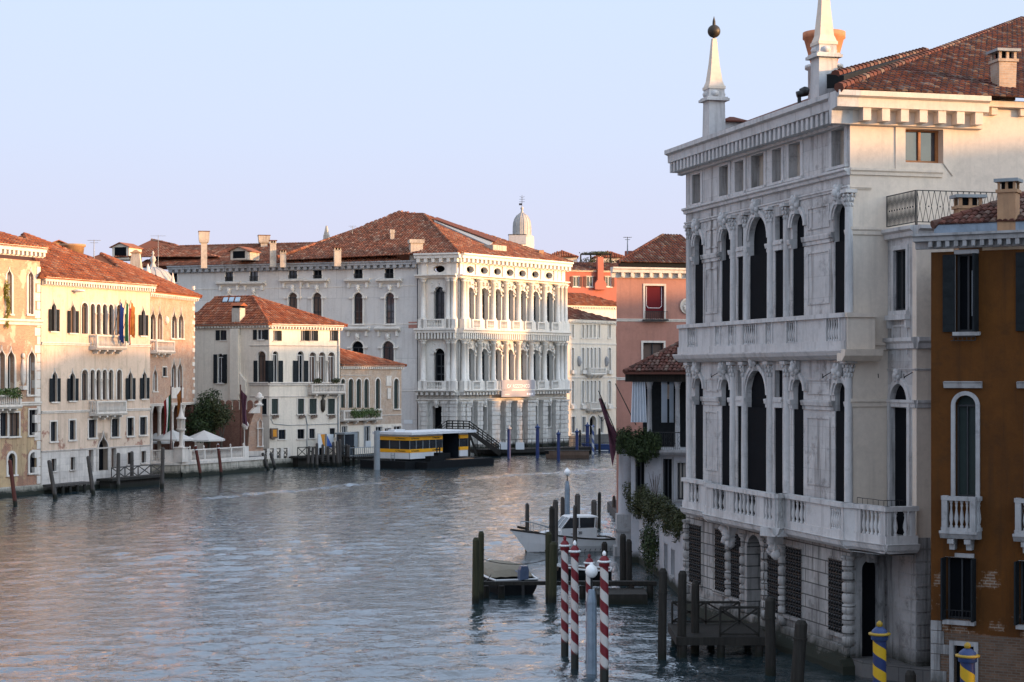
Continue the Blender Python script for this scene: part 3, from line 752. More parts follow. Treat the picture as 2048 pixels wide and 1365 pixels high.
def cloth(mb, p, w, h, dirx, folds=3, depth=.12, cols=None, nx=12, ny=10, taper=.55, slant=0.0):
    'hanging flag cloth from point p; dirx = horizontal direction; cols = list of (fraction, material index) across it'
    d = V(*dirx).normalized(); n = V(-d.y, d.x, 0)
    pts = []
    for j in range(ny + 1):
        t = j / ny; row = []
        for i in range(nx + 1):
            s = i / nx; ww = w * (1 - (1 - taper) * math.sin(t * math.pi * .8) * .8)
            q = Vector(p) + d * (s * ww + slant * t * h) + n * (depth * math.sin(s * folds * 6.28 + t * 1.7) * (.3 + .7 * t)) - V(0, 0, t * h + s * h * .22 * (1 - t * .5))
            row.append(q)
        pts.append(row)
    for j in range(ny):
        for i in range(nx):
            s = (i + .5) / nx
            if cols:
                for f, m in cols:
                    if s <= f: mb.m = m; break
            mb.poly([pts[j][i], pts[j + 1][i], pts[j + 1][i + 1], pts[j][i + 1]], True)
    mb.m = 0
# ------------------------------------------------------------------ left bank
LB0, LB1 = V(-41.2, 157.5), V(-34.55, 171.8)
UL = (LB1 - LB0).normalized()
def lb(px0, px1, y0, y1, F): return pr(F, px0, px1, y0, y1)

# land behind the facades
mb = MB()
q = [(-90, 10), (-84, 40), (-74, 80), (-56, 125), (-41.6, 157), (-35.2, 171.5), (-37.2, 180), (-36.6, 186), (-27.6, 203.6), (-20.4, 211.6), (-13.9, 224), (-7.8, 244.6), (7.2, 265.2), (17, 280), (66, 345), (90, 420), (-260, 420), (-260, 10)]
mb.poly([(x, y, 1.25) for x, y in q])
for k in range(len(q)): a, b = q[k], q[(k + 1) % len(q)]; mb.poly([(*a, 1.25), (*a, -2), (*b, -2), (*b, 1.25)])
o = mb.build('left_bank_ground', T['paving'], loc=(-80, 250, 0)); struct(o); o['label'] = 'paved ground of the far canal bank'

# --- gothic palace at the far left
FA = Fac(LB0 - UL * 24, LB0 - UL * .15)
B = thing('gothic_palace', 'peach brick gothic palace with plant on its balcony at far left edge', 'palace', (*FA.pt(20, 0)[:2], 0))
zl1 = FA.zs(40, 648); zl2 = FA.zs(40, 808); zg = FA.zs(40, 872)
for x0, x1, y0, y1 in ((13, 23, 537, 628), (55.5, 66, 539, 629), (-34, -22, 535, 626), (-80, -68, 532, 624)):
    window(B, FA, pr(FA, x0, x1, y0, y1), 'ogee', .3, .2, .07, .15, 'glass_warm', 'frame_white')
for x0, x1, y0, y1 in ((14, 28, 697, 781), (56, 69, 697, 790), (-4, 9, 696, 780), (-30, -17, 696, 780), (-80, -66, 694, 780)):
    window(B, FA, pr(FA, x0, x1, y0, y1), 'ogee', .5, .22, .08, .15, 'glass', 'frame_white', mull=False)
for x0, x1, y0, y1 in ((0, 14.5, 826, 873), (18, 38, 826, 873), (58, 73.6, 820, 871), (-40, -22, 826, 874)):
    window(B, FA, pr(FA, x0, x1, y0, y1), 'rect', .25, .14, .05, .14, 'glass', 'frame', 'trim', mull=True)
for x0, x1, y0, y1 in ((16, 30, 907, 950), (59, 73, 905, 946), (-35, -20, 908, 953)):
    window(B, FA, pr(FA, x0, x1, y0, y1), 'round', .3, .22, .06, .14, 'void', 'iron', 'trim', bt=.05)
mb = MB(); zt = FA.zs(40, 520); zm = FA.zs(40, 815)
wall_with_holes(FA, mb, 0, FA.L, zm, zt, FA.holes, .3); shell(mb, FA, 14, 0, zt)
mb.build('wall', T['contarini'], B)
mb = MB(); wall_with_holes(FA, mb, 0, FA.L, .75, zm, FA.holes, .3); mb.build('lower_wall', T['contarini_low'], B)
mb = MB(); F2 = FA; F2.sweep(mb, 0, FA.L + .05, [(.02, -1.5), (.45, -1.4), (.42, .35), (.3, .4), (.28, .8), (0, .85)]); mb.build('plinth', T['quay'], B)
mb = MB()
for k in range(26):
    z = .9 + k * .76
    if z < zt - .8: FA.box(mb, FA.L - (.75 if k % 2 else .45), FA.L + .02, z, z + .70, -.3, .05)
mb.build('quoin', T['trim'], B)
course(B, FA, 0, FA.L + .1, zl1 - .15, .55, .32, 'trim'); course(B, FA, 0, FA.L + .05, zl2 - .2, .35, .2, 'trim')
cornice(B, FA, 0, FA.L + .25, FA.zs(60, 515), FA.zs(60, 494), .7, 'trim', .55, .25)
balcony(B, FA, FA.us(-46), FA.us(27), FA.zs(10, 812), FA.zs(10, 790), .9, 16, 'trim', 5)
mb = MB(); mb.blob(FA.pt(FA.us(44), FA.zs(44, 745), .12), .25, .2, 1.15, .1, 8, 8); mb.blob(FA.pt(FA.us(44), FA.zs(44, 712), .15), .17, .17, .24, .05); FA.box(mb, FA.us(39), FA.us(50), FA.zs(44, 780), FA.zs(44, 772), 0, .4)
mb.build('niche_statue', T['trim'], B)
hip_roof(B, FA, 14, FA.zs(60, 495), 3.0, .7, 'tile', .42, .6, along='u', vis='fr')
chimney(B, *FA.pt(FA.L - 9, 0, -3.5)[:2], 21, 25.2, .9, 'chim', 'flat')
# planter on the balcony, climbing plant
mb = MB()
for k in range(6): foliage(mb, FA.pt(FA.us(-30) + k * .62, FA.zs(10, 787), .85), .5, .35, .5, 130, .12)
o = mb.build('balcony_plant', T['leaf_light'], loc=FA.pt(FA.us(10), FA.zs(10, 790), .8)); tag(o, 'bushy green plant along the balcony rail of the leftmost palace', 'plant')
mb = MB()
for k in range(9): foliage(mb, FA.pt(FA.us(11 - 2 * math.sin(k)), FA.zs(10, 570 + k * 10), .18), .28, .15, .55, 80, .1)
o = mb.build('climbing_plant', T['leaf_yellow'], loc=FA.pt(FA.us(10), FA.zs(10, 660), .1)); tag(o, 'yellow green creeper climbing beside a pointed window at far left', 'plant')

# --- long palace with flags
FB = Fac(LB0, LB1)
B = thing('ambassador_palace', 'tall peach palace with three flags on its upper balcony and a dark arched water door', 'palace', (*FB.pt(8, 0)[:2], 0))
def row(yt, yb, kinds):
    pass
up = [(102, 112, 602, 663, 1), (139.5, 150.5, 605, 666.5, 1), (162.5, 175, 606, 668, 0), (180, 189, 608, 669, 0), (192, 200.5, 608.6, 669, 0), (204.5, 213, 609, 669, 0), (217, 225.5, 609.5, 669, 0), (232.5, 243, 610, 669.5, 0), (254.5, 263.5, 612, 671, 1), (281.5, 290, 614.5, 672, 1)]
lo = [(103.5, 114, 739, 804, 1), (139, 150, 740, 802, 1), (163, 175, 740, 801, 0), (180, 188.5, 740, 800, 0), (192, 200.5, 740, 800, 0), (204.5, 213, 740, 800, 0), (217, 225.5, 740, 800, 0), (233, 243, 740, 800, 0), (255.5, 264.5, 740, 799.5, 1), (284, 292.5, 740, 798, 1)]
for x0, x1, y0, y1, sh in up + lo:
    window(B, FB, pr(FB, x0, x1, y0, y1), 'round' if not sh else 'ogee', .28, .13, .06, .12 if sh else 0, 'glass' if sh else 'glass_warm', 'frame', shut=('shutter', .72, .36) if sh else None, bt=.05, mull=not sh)
for x0, x1, y0, y1 in ((101, 113, 844, 883), (138.5, 150.5, 841, 880), (177, 192, 840, 876), (223, 238, 838, 874), (254.5, 267, 836, 872), (279.5, 293, 834.5, 870)):
    window(B, FB, pr(FB, x0, x1, y0, y1), 'rect', .25, .14, .05, .14, 'glass', 'frame')
for x0, x1, y0, y1 in ((102.5, 112.5, 918, 943), (141, 150, 915, 940), (255, 264, 905, 929), (282.5, 292, 902.6, 926)):
    window(B, FB, pr(FB, x0, x1, y0, y1), 'rect', .3, .1, .03, .1, 'glass_warm', 'iron', 'loredan_base')
for x0, x1, y0, y1 in ((177, 186.5, 900, 944), (222, 232, 897, 935.6)):
    r = pr(FB, x0, x1, y0, y1); window(B, FB, r, 'rect', .3, .1, .04, 0, 'glass_warm', None, 'loredan_base', name='door')
r = pr(FB, 196, 215, 866, 941); window(B, FB, r, 'ogee', .5, .2, .1, 0, 'void', None, 'loredan_base', name='water_door')
zt = FB.zs(190, 577); zm = FB.zs(190, 898)
mb = MB(); wall_with_holes(FB, mb, 0, FB.L, zm, zt, FB.holes); shell(mb, FB, 16, 0, zt); mb.build('wall', T['loredan'], B)
mb = MB(); wall_with_holes(FB, mb, 0, FB.L, -1.5, zm, FB.holes, w=0.0); mb.build('stone_base', T['loredan_base'], B)
course(B, FB, 0, FB.L, FB.zs(190, 693), .28, .16, 'trim'); course(B, FB, 0, FB.L, FB.zs(190, 825), .25, .14, 'trim'); course(B, FB, 0, FB.L, zm - .05, .14, .1, 'loredan_base')
cornice(B, FB, 0, FB.L + .3, FB.zs(190, 578), FB.zs(190, 562), .62, 'trim', .36, .16)
for z, n in ((693, 0), (825, 0)):
    y0, y1 = (695, 671) if z == 693 else (826, 802)
    balcony(B, FB, FB.us(179), FB.us(239), FB.zs(208, y0), FB.zs(208, y1), .85, 22, 'trim', 4)
for ws, ye in ((up, 669), (lo, 800)):
    for k in range(3, 6):
        u = (FB.us(ws[k][1]) + FB.us(ws[k + 1][0])) / 2; x, y, _ = FB.pt(u, 0, .06)
        column(B, x, y, FB.zs(200, ye), FB.zs(200, ye - 42), .09, 'trim', 7)
mb = MB(); x, y, z = FB.pt(FB.us(149), FB.zs(149, 582), .5); mb.blob((x, y, z), .55, .4, .12, .1); mb.tube((x, y, z), FB.pt(FB.us(147), FB.zs(147, 588), .05), .05); mb.build('wall_lamp', T['white'], B)
hip_roof(B, FB, 17, FB.zs(190, 563), 4.6, .62, 'tile', .42, .6, along='u', vis='fr')
x, y = at(145, 505, 176).xy; mb = MB(); mb.lathe(x, y, [(.95, 21), (.95, 22.0), (.95, 21.2), (1.15, 22.9), (1.3, 22.95), (1.3, 23.15), (1.0, 23.15)], 14); mb.build('chimney', T['chim_ochre'], B)
c = at(117, 500, 178); dormer(B, (c.x, c.y), (.93, .37), 3.4, 3, 21, 23.0, 'chim_ochre')
# iron tie rods are part of the wall; wall-mounted flags on the upper balcony
def balcony_flag(px, py, label, cols, w, h, mats, lean):
    u = FB.us(px); z = FB.zs(px, py); base = FB.pt(u, z, .8)
    f = thing('flag', label, 'flag', base, 'flags along the palace fronts')
    mb = MB(); tip = FB.pt(u + lean, z + 3.3, 1.7); mb.tube(base, tip, .035, .03); mb.build('flagpole', T['wood_grey'], f)
    mb = MB(); cloth(mb, Vector(tip) - V(0, 0, .1), w, h, (FB.U.x, FB.U.y, 0), 2, .14, cols, taper=.7); mb.build('flag_cloth', [T[m] for m in mats], f)
balcony_flag(212, 672, 'plain deep blue flag hanging from the peach palace balcony', None, .55, 3.6, ['flag_blue'], -.1)
balcony_flag(221, 672, 'green white and red flag hanging beside the blue flag on the palace balcony', [(.4, 0), (.7, 1), (1, 2)], .75, 3.7, ['flag_green', 'flag_white', 'flag_red'], .1)
balcony_flag(229, 672, 'faded rust and gold flag rightmost on the peach palace balcony', None, .6, 3.1, ['flag_gold'], .25)

# --- brick gothic palace behind the terrace
FD = Fac((-37.55, 185.0), (-34.9, 197.9))
B = thing('brick_palace', 'narrow orange brick gothic palace with twin pointed windows behind the terrace', 'palace', (*FD.pt(6, 0)[:2], 1.25))
def pair(x0, x1, xm, y0, y1, pane='glass'):
    for a, b in ((x0, xm - 1.3), (xm + 1.3, x1)): window(B, FD, pr(FD, a, b, y0, y1), 'ogee', .3, .13, .07, .12, pane, 'frame_white', bt=.05)
    x, y, _ = FD.pt(FD.us(xm), 0, .06); column(B, x, y, FD.zs(xm, y1), FD.zs(xm, y0 + 20), .09, 'trim', 7)
pair(299.5, 324, 312, 615, 680); pair(342, 366.5, 354.5, 618, 677.5); pair(342.5, 364, 353, 719, 776)
window(B, FD, pr(FD, 305.5, 313.5, 733, 783), 'ogee', .3, .13, .07, .12, 'glass', 'frame_white')
window(B, FD, pr(FD, 325, 333, 735, 753), 'rect', .2, .1, .05, .1, 'glass', 'iron')
zb, zt = FD.zs(340, 811), FD.zs(340, 594)
mb = MB(); wall_with_holes(FD, mb, 0, FD.L, zb, zt, FD.holes); shell(mb, FD, 15, 1.0, zt); mb.build('wall', T['brick_red'], B)
mb = MB(); FD.box(mb, 0, FD.L, 1.2, zb - .05, -5, -4.6); FD.box(mb, FD.L - .5, FD.L, 1.2, zb, -4.6, 0); mb.poly([FD.pt(0, zb, 0), FD.pt(0, zb, -5), FD.pt(FD.L, zb, -5), FD.pt(FD.L, zb, 0)]); mb.build('arcade_wall', T['brick_dark'], B)
for px in (306, 323, 348, 370):
    x, y, _ = FD.pt(FD.us(px), 0, -.25); column(B, x, y, 1.3, zb - .05, .22, 'trim', 10, .12)
course(B, FD, 0, FD.L, zb - .05, .3, .15, 'trim')
balcony(B, FD, FD.us(299), FD.us(336), FD.zs(318, 703), FD.zs(318, 682), .8, 14, 'trim', 3)
mb = MB(); u0, u1, z0, z1 = pr(FD, 341, 365, 776, 797); FD.box(mb, u0, u1, z0, z1, 0, .12); mb.build('carved_panel', T['trim'], B)
mb = MB(); p = FD.pt(FD.us(332), FD.zs(332, 641), .05); mb.blob(p, .3, .3, .45, .05, 12, 8); mb.build('round_relief', T['trim'], B)
mb = MB()
for k in range(17): z = zb + .4 + k * .76; FD.box(mb, FD.L - (.7 if k % 2 else .35), FD.L + .02, z, z + (.42 if k % 3 else .25), -.2, .04)
mb.build('quoin', T['trim'], B)
cornice(B, FD, 0, FD.L + .3, FD.zs(345, 599), FD.zs(345, 589), .55, 'trim', .5, .2)
hip_roof(B, FD, 16, FD.zs(345, 589), 4.4, .6, 'tile', .42, .6, along='u', vis='fr')
# darker roof rising behind, church vault, tapered chimney, aerial
F_ = Fac(at(96, 520, 212).xy, at(352, 590, 222).xy)
B = thing('rear_house', 'house with dark brown roof rising behind the peach palace', 'house', (*F_.pt(7, 0)[:2], 1.25))
mb = MB(); F_.box(mb, 0, F_.L, 1.2, 20.6, -9, 0); mb.build('wall', T['chim_ochre'], B)
a = [at(160, 508, 212), at(334, 563, 216), at(352, 566, 224), at(205, 507, 226)]
mb = MB(); tiles(mb, [at(150, 536, 205), at(342, 567, 211), at(322, 561, 219), at(162, 506, 219)], .42, .6); mb.poly([at(162, 506, 219), at(322, 561, 219), at(322, 590, 224), at(150, 590, 224)]); mb.build('roof', T['tile_old'], B)
c = at(306, 572, 240)
B = thing('church', 'small church with pale ribbed lead vault behind the brick palace', 'church', (c.x, c.y, 1.25))
mb = MB(); mb.obox((c.x, c.y), (1, 0), 3.2, 3.2, 1.2, 21.0); mb.build('wall', T['rezz_side'], B)
mb = MB(); prof = [(3.4, 20.8), (3.3, 21.3), (3.05, 22.3), (2.6, 23.3), (1.9, 24.1), (1.0, 24.55), (.45, 24.7)]; mb.lathe(c.x, c.y, prof, 24)
for k in range(16):
    a = 2 * math.pi * k / 16
    for p, q in zip(prof, prof[1:]): mb.tube((c.x + p[0] * math.cos(a), c.y + p[0] * math.sin(a), p[1]), (c.x + q[0] * math.cos(a), c.y + q[0] * math.sin(a), q[1]), .07, .07, 4)
mb.build('vault', T['lead'], B)
mb = MB(); mb.lathe(c.x, c.y, [(.55, 24.6), (.35, 25.0), (.2, 25.3), (.42, 25.7), (.3, 26.1), (.08, 26.3), (.2, 26.6), (.05, 26.9)], 10); mb.build('finial', T['lead'], B)
for px, yt, yb in ((296, 528, 548), (345.5, 546, 572)):
    q = at(px, yb, 238); mb = MB(); mb.lathe(q.x, q.y, [(.4, q.z - 2), (.4, q.z), (.5, q.z + .1), (.3, q.z + .3), (.22, q.z + .8), (.04, at(px, yt, 238).z)], 8); mb.build('pinnacle', T['trim'], B)
c = at(272, 537, 226)
o = thing('tapered_chimney', 'tapering plaster chimney with tiled cap in front of the church vault', 'chimney', c - V(0, 0, 3)); 
mb = MB(); mb.obox((c.x, c.y), (1, 0), .75, .6, c.z - 3, c.z, 1); mb.obox((c.x, c.y), (1, 0), .72, .55, c.z, at(272, 507, 226).z, .68); mb.build('stack', T['chim'], o)
mb = MB(); z = at(272, 507, 226).z; mb.obox((c.x, c.y), (1, 0), .65, .5, z, z + .12); mb.obox((c.x, c.y), (1, 0), .55, .42, z + .12, z + .45, .2); mb.build('cap', T['chim_ochre'], o)

# --- terrace with balustrade
TL, T1, T2 = V(-36.7, 182.6), V(-33.6, 182.6), V(-27.0, 194.9)
FT1, FT2 = Fac(TL, T1), Fac(T1, T2)
B = thing('garden_terrace', 'stone terrace over the water with white balustrade and algae stained wall', 'terrace', (-31, 190, 0))
zt = 1.54
mb = MB()
for F in (FT1, FT2):
    F.sweep(mb, 0, F.L, [(.3, -1.5), (.22, .45), (.05, .5), (0, zt - .32)])
mb.poly([(*TL, -1.5), (*TL, zt - .3), (-37.6, 190, zt - .3), (-37.6, 190, -1.5)])
mb.poly([(*T2, -1.5), (-29, 199, -1.5), (-29, 199, zt - .3), (*T2, zt - .3)])
mb.build('retaining_wall', T['quay'], B)
mb = MB(); pl = [TL, T1, T2, V(-29, 199), V(-35, 199), V(-38, 186)]; mb.poly([(p.x, p.y, zt) for p in pl]); mb.build('floor', T['paving'], B)
mb = MB()
for F in (FT1, FT2): F.sweep(mb, -.05, F.L + .05, [(0, zt - .34), (.14, zt - .3), (.16, zt - .02), (.0, zt + .004)])
mb.build('coping', T['trim'], B)
mb = MB(); rail_run(mb, FT1, 0, 1.3, zt, 2.77, -.15, 6, .06, .12, .12, .2, 5); FT1.box(mb, 1.3, FT1.L - .3, zt, 2.7, -.25, -.05); FT1.box(mb, 1.3, FT1.L - .3, 2.7, 2.77, -.28, -.02)
FT2.box(mb, .3, FT2.us(382), zt, 2.7, -.25, -.05); FT2.box(mb, .3, FT2.us(382), 2.7, 2.77, -.28, -.02)
u0, u1 = FT2.us(382), FT2.us(489); n = 4
for k in range(n): rail_run(mb, FT2, u0 + (u1 - u0) * k / n, u0 + (u1 - u0) * (k + 1) / n, zt, 2.75, -.15, 11, .06, .12, .12, .2, 5, ends=(True, k == n - 1))
for k in range(n + 1): x, y, _ = FT2.pt(u0 + (u1 - u0) * k / n, 0, -.15); mb.lathe(x, y, [(.09, 2.75), (.06, 2.85), (.11, 2.98), (.03, 3.12)], 6)
FT2.box(mb, u1 + .005, FT2.us(498), zt, 2.75, -.28, -.02)
mb.build('balustrade', T['trim'], B)
# carved newel carrying a gothic lantern
x, y = FT1.pt(FT1.L, 0, -.2)[:2]
o = thing('lantern_column', 'pink stone column with pierced gothic lantern on the terrace corner', 'column', (x, y, zt))
mb = MB(); mb.obox((x, y), (UL.x, UL.y), .5, .5, zt, 2.95); mb.obox((x, y), (UL.x, UL.y), .58, .58, 2.95, 3.05); mb.build('pedestal', T['trim'], o)
mb = MB(); mb.lathe(x, y, [(.32, 3.05), (.2, 3.3), (.19, 4.5), (.3, 4.65), (.5, 4.8), (.5, 4.92)], 10); mb.build('shaft', T['trim'], o)
mb = MB()
for k in range(6): a = k * math.pi / 3; mb.tube((x + .36 * math.cos(a), y + .36 * math.sin(a), 4.92), (x + .36 * math.cos(a), y + .36 * math.sin(a), 5.9), .05, .05, 5)
mb.lathe(x, y, [(.5, 5.9), (.5, 6.02), (.3, 6.15), (.18, 6.6), (.05, 7.3), (.1, 7.38), (.02, 7.55)], 8); mb.lathe(x, y, [(.16, 4.92), (.12, 5.9)], 6); mb.build('gothic_lantern', T['trim'], o)
# brick gate pillar
c = at(508, 912, 196.2); x, y = c.x, c.y; zb = zt
o = thing('brick_gate_pillar', 'brick and stone gothic pillar topped by a carved pineapple at the terrace end', 'pillar', (x, y, zb))
FP = Fac((x - .75, y - .35), (x + .75, y + .25))
mb = MB(); FP.box(mb, -.25, FP.L + .35, zb, zb + .55, -1.1, .25); FP.box(mb, -.1, .1, 4.5, 4.62, -.9, .12); FP.prism(mb, [(.35, 6.2), (1.5, 6.2), (1.5, 7.05), (1.3, 7.05), (.75, 6.7)], -.8, .03)
FP.box(mb, .95, FP.L + .2, 7.05, 7.22, -.9, .14)
for u in (1.22, 1.74): xx, yy, _ = FP.pt(u, 0, .12); mb.lathe(xx, yy, [(.12, 2.6), (.07, 2.75), (.07, 4.35), (.13, 4.5)], 6)
FP.box(mb, 1.1, 1.86, 2.5, 2.6, -.02, .22); FP.box(mb, 1.1, 1.86, 4.5, 4.6, -.02, .2); ring(FP, mb, 1.28, 1.68, 4.6, 5.6, 'ogee', .12, 0, .12)
xx, yy, _ = FP.pt(-.2, 0, -.2); mb.lathe(xx, yy, [(.12, 2.6), (.07, 2.75), (.07, 4.35), (.13, 4.5)], 6); mb.blob(FP.pt(-.1, 4.9, -.2), .4, .3, .5, .1)
mb.build('stone_dressing', T['trim'], o)
mb = MB(); FP.prism(mb, [(.1, zb + .55), (FP.L + .25, zb + .55), (FP.L + .2, 2.5), (FP.L + .1, 6.95), (1.1, 6.95), (.55, 5.4), (.3, 4.6), (.2, 3)], -.8, 0); mb.build('brick_shaft', T['brick_red'], o)
xx, yy, _ = FP.pt(1.5, 0, -.35); mb = MB(); mb.lathe(xx, yy, [(.3, 7.22), (.12, 7.4), (.14, 7.6), (.42, 7.75), (.5, 8.0), (.3, 8.1), (.32, 8.25), (.1, 8.45), (.02, 8.5)], 10); mb.build('pineapple_finial', T['trim'], o)
# crenellated garden wall
FW = Fac((-34.5, 201.4), (-28.0, 200.2))
mb = MB(); FW.box(mb, 0, FW.L, 1.2, 6.3, -.4, 0); FW.box(mb, 0, FW.L, 6.3, 6.5, -.45, .06)
n = 8
for k in range(n): u = FW.L * (k + .5) / n; FW.prism(mb, outline(u - .3, u + .3, 6.5, 7.55, 'round', 5), -.3, -.02)
o = mb.build('garden_wall', T['brick_dark'], loc=(*FW.pt(3, 0)[:2], 1.25)); tag(o, 'dark red brick garden wall with rounded battlements behind the tree', 'wall')
# umbrellas, flags, tree on the terrace
def umbrella(px, pyt, Y, r, label):
    c = at(px, pyt, Y); o = thing('parasol', label, 'parasol', (c.x, c.y, zt), 'white parasols on the terrace')
    mb = MB(); n = 8; top = (c.x, c.y, c.z); rim = [(c.x + r * math.cos(math.pi / 8 + k * math.pi / 4), c.y + r * math.sin(math.pi / 8 + k * math.pi / 4), c.z - .95) for k in range(n)]
    for k in range(n): a, b = rim[k], rim[(k + 1) % n]; mb.poly([top, a, b]); mb.poly([a, (a[0], a[1], a[2] - .18), (b[0], b[1], b[2] - .18), b])
    mb.build('canopy', T['canvas'], o)
    mb = MB(); mb.tube((c.x, c.y, zt), (c.x, c.y, c.z - .03), .04); mb.obox((c.x, c.y), (1, 0), .4, .4, zt, zt + .1)
    for k in range(n): mb.tube((c.x, c.y, c.z - .1), V(*rim[k]) - V(0, 0, .02), .015, .015, 4)
    mb.build('pole', T['wood_grey'], o)
umbrella(345, 860, 189, 2.25, 'white parasol behind the gothic lantern column'); umbrella(408, 861, 192.5, 2.3, 'white parasol right of the lantern column, nearest the tree'); umbrella(312, 866, 193, 2.0, 'white parasol leftmost, beside the peach palace corner')
def pole_flag(px, pyt, Y, label, cols, mats, w, h, side, off, polemat='wood_red'):
    t = at(px, pyt, Y); o = thing('flag', label, 'flag', (t.x, t.y, zt), 'flags on the terrace poles')
    mb = MB(); mb.lathe(t.x, t.y, [(.07, zt), (.06, t.z), (.09, t.z + .05), (.02, t.z + .2)], 7); mb.build('flagpole', T[polemat], o)
    mb = MB(); cloth(mb, t - V(0, 0, off), w, h, (side, -.2, 0), 2, .15, cols, taper=.6, slant=.05); mb.build('flag_cloth', [T[m] for m in mats], o)
pole_flag(342, 776, 186, 'drooping green white and red flag on a terrace pole', [(.35, 0), (.68, 1), (1, 2)], ['flag_green', 'flag_white', 'flag_red'], .75, 3.9, -1, .6)
pole_flag(362.5, 775, 188, 'rust and gold flag on the pole behind the lantern column', None, ['flag_gold'], .45, 2.9, -1, .2)
pole_flag(481, 773, 193.5, 'dark violet flag on the red pole before the battlemented wall', None, ['flag_violet'], .75, 3.6, 1, .3, 'wood_red')
def tree(label, c, h, crowns, mat, n=1500, leaf=.17, cat='tree', name='tree', r=.2):
    o = thing(name, label, cat, c); mb = MB()
    mb.tube(c, (c[0] + .1, c[1], c[2] + h * .45), r, r * .7, 8)
    for cc in crowns: mb.tube((c[0] + .1, c[1], c[2] + h * .4), cc[:3], r * .55, r * .15, 6)
    mb.build('trunk', T['bark'], o); mb = MB()
    for cc in crowns: foliage(mb, cc[:3], cc[3], cc[3], cc[4], int(n * cc[3] * cc[4] / 3), leaf)
    mb.build('crown', T[mat], o); return o
c = at(417, 900, 198.5)
tree('dense dark evergreen tree standing behind the terrace parasols', (c.x, c.y, 1.3), 5, [(*at(414, 805, 198.5), 1.6, 1.5), (*at(400, 825, 198), 1.7, 1.6), (*at(388, 850, 197.5), 1.5, 1.8), (*at(426, 835, 197.5), 1.7, 1.7), (*at(408, 860, 197), 1.8, 1.5)], 'leaf', 1500, .15)
c = at(441, 900, 196.5)
tree('looser olive green tree right of the dark evergreen on the terrace', (c.x, c.y, 1.3), 3.6, [(*at(441, 815, 196.5), 1.25, 1.1), (*at(452, 832, 196.5), 1.25, 1.2), (*at(436, 840, 196), 1.1, 1.1)], 'leaf_olive', 1100, .13)
# diners' tables in the shade
for k, (px, Y) in enumerate(((322, 187), (360, 191), (392, 191), (428, 195), (455, 196.5))):
    c = at(px, 900, Y); o = thing('terrace_table', 'small round table under the terrace parasols', 'table', (c.x, c.y, zt), 'tables on the terrace')
    mb = MB(); mb.lathe(c.x, c.y, [(.55, zt + .72), (.55, zt + .76)], 14); mb.build('table_top', T['trim'], o)
    mb = MB(); mb.lathe(c.x, c.y, [(.28, zt), (.05, zt + .06), (.04, zt + .72)], 8); mb.build('pedestal', T['iron'], o)

# --- cream corner house
c0 = V(-27.5, 204.0); dr, dl = V(.735, .678).normalized(), V(-.904, .428).normalized()
FE = Fac(c0, c0 + dr * 10.0); FEL = Fac(c0 + dl * 11.0, c0)
B = thing('cream_house', 'cream corner house with dark shutters, stone balcony and a tall chimney breast', 'house', (c0.x, c0.y, 1.25))
sh = ('shutter', .72, .55)
window(B, FEL, pr(FEL, 440, 453, 661, 681), 'rect', .2, 0, 0, .1, 'glass', 'frame', shut=('shutter', 1, .55, 'l'))
window(B, FEL, pr(FEL, 435, 447, 708, 767), 'round', .25, .1, .04, .12, 'glass', 'frame_white', shut=('shutter', .98, .5))
window(B, FEL, pr(FEL, 514, 529, 660, 680), 'rect', .2, 0, 0, .1, 'glass', 'frame_white', shut=('shutter', 1, .5))
window(B, FEL, pr(FEL, 515.5, 531.5, 703, 765), 'round', .3, .16, .05, 0, 'glass', 'frame', shut=('shutter', .7, .5))
window(B, FEL, pr(FEL, 523, 533.5, 798, 829), 'rect', .15, .12, .04, .12, 'shutter', None)
for x0, x1, s in ((546, 554, 'r'), (601, 609, 'r'), (619, 627, 'lr'), (659, 667, 'r')):
    window(B, FE, pr(FE, x0, x1, 661.5, 682), 'rect', .2, 0, 0, .1, 'curtain_beige', 'frame', shut=('shutter', 1, .62, s))
for x0, x1, s in ((545, 556, 1), (594.5, 607, 1), (618.5, 632, 0), (637.5, 650.5, 0), (656, 669.5, 0)):
    window(B, FE, pr(FE, x0, x1, 703 if s else 705, 765.5), 'round', .32, .14, .05, 0, 'glass' if s else 'glass_warm', 'frame_white', shut=('shutter', .7, .62) if s else None)
for px in (635, 653.5):
    x, y, _ = FE.pt(FE.us(px), 0, .1); column(B, x, y, FE.zs(px, 766), FE.zs(px, 722), .13, 'trim', 8)
for x0, x1 in ((543, 556), (595.5, 608), (618.5, 633), (655.5, 669.5)): closed_shutter(B, FE, pr(FE, x0, x1, 798, 828.5))
for x0, x1, y0, y1 in ((557, 571, 860, 879), (595, 608.5, 859, 878), (618.5, 629.5, 858, 877), (659.5, 670, 857, 876)):
    window(B, FE, pr(FE, x0, x1, y0, y1), 'rect', .2, .1, .03, .1, 'glass', 'iron')
window(B, FE, pr(FE, 636, 653, 869, 921), 'rect', .3, .14, .04, 0, 'void', None, name='door')
zt = FE.zs(600, 655)
mb = MB(); wall_with_holes(FE, mb, 0, FE.L, .9, zt, FE.holes); wall_with_holes(FEL, mb, 0, FEL.L, .9, zt, FEL.holes)
PB = c0 + dr * 10 + dl * 11
FX1 = Fac(FE.p1, PB); FX2 = Fac(PB, FEL.p0)
for F in (FX1, FX2): mb.poly([F.pt(0, .9), F.pt(F.L, .9), F.pt(F.L, zt), F.pt(0, zt)])
mb.build('wall', T['cream'], B)
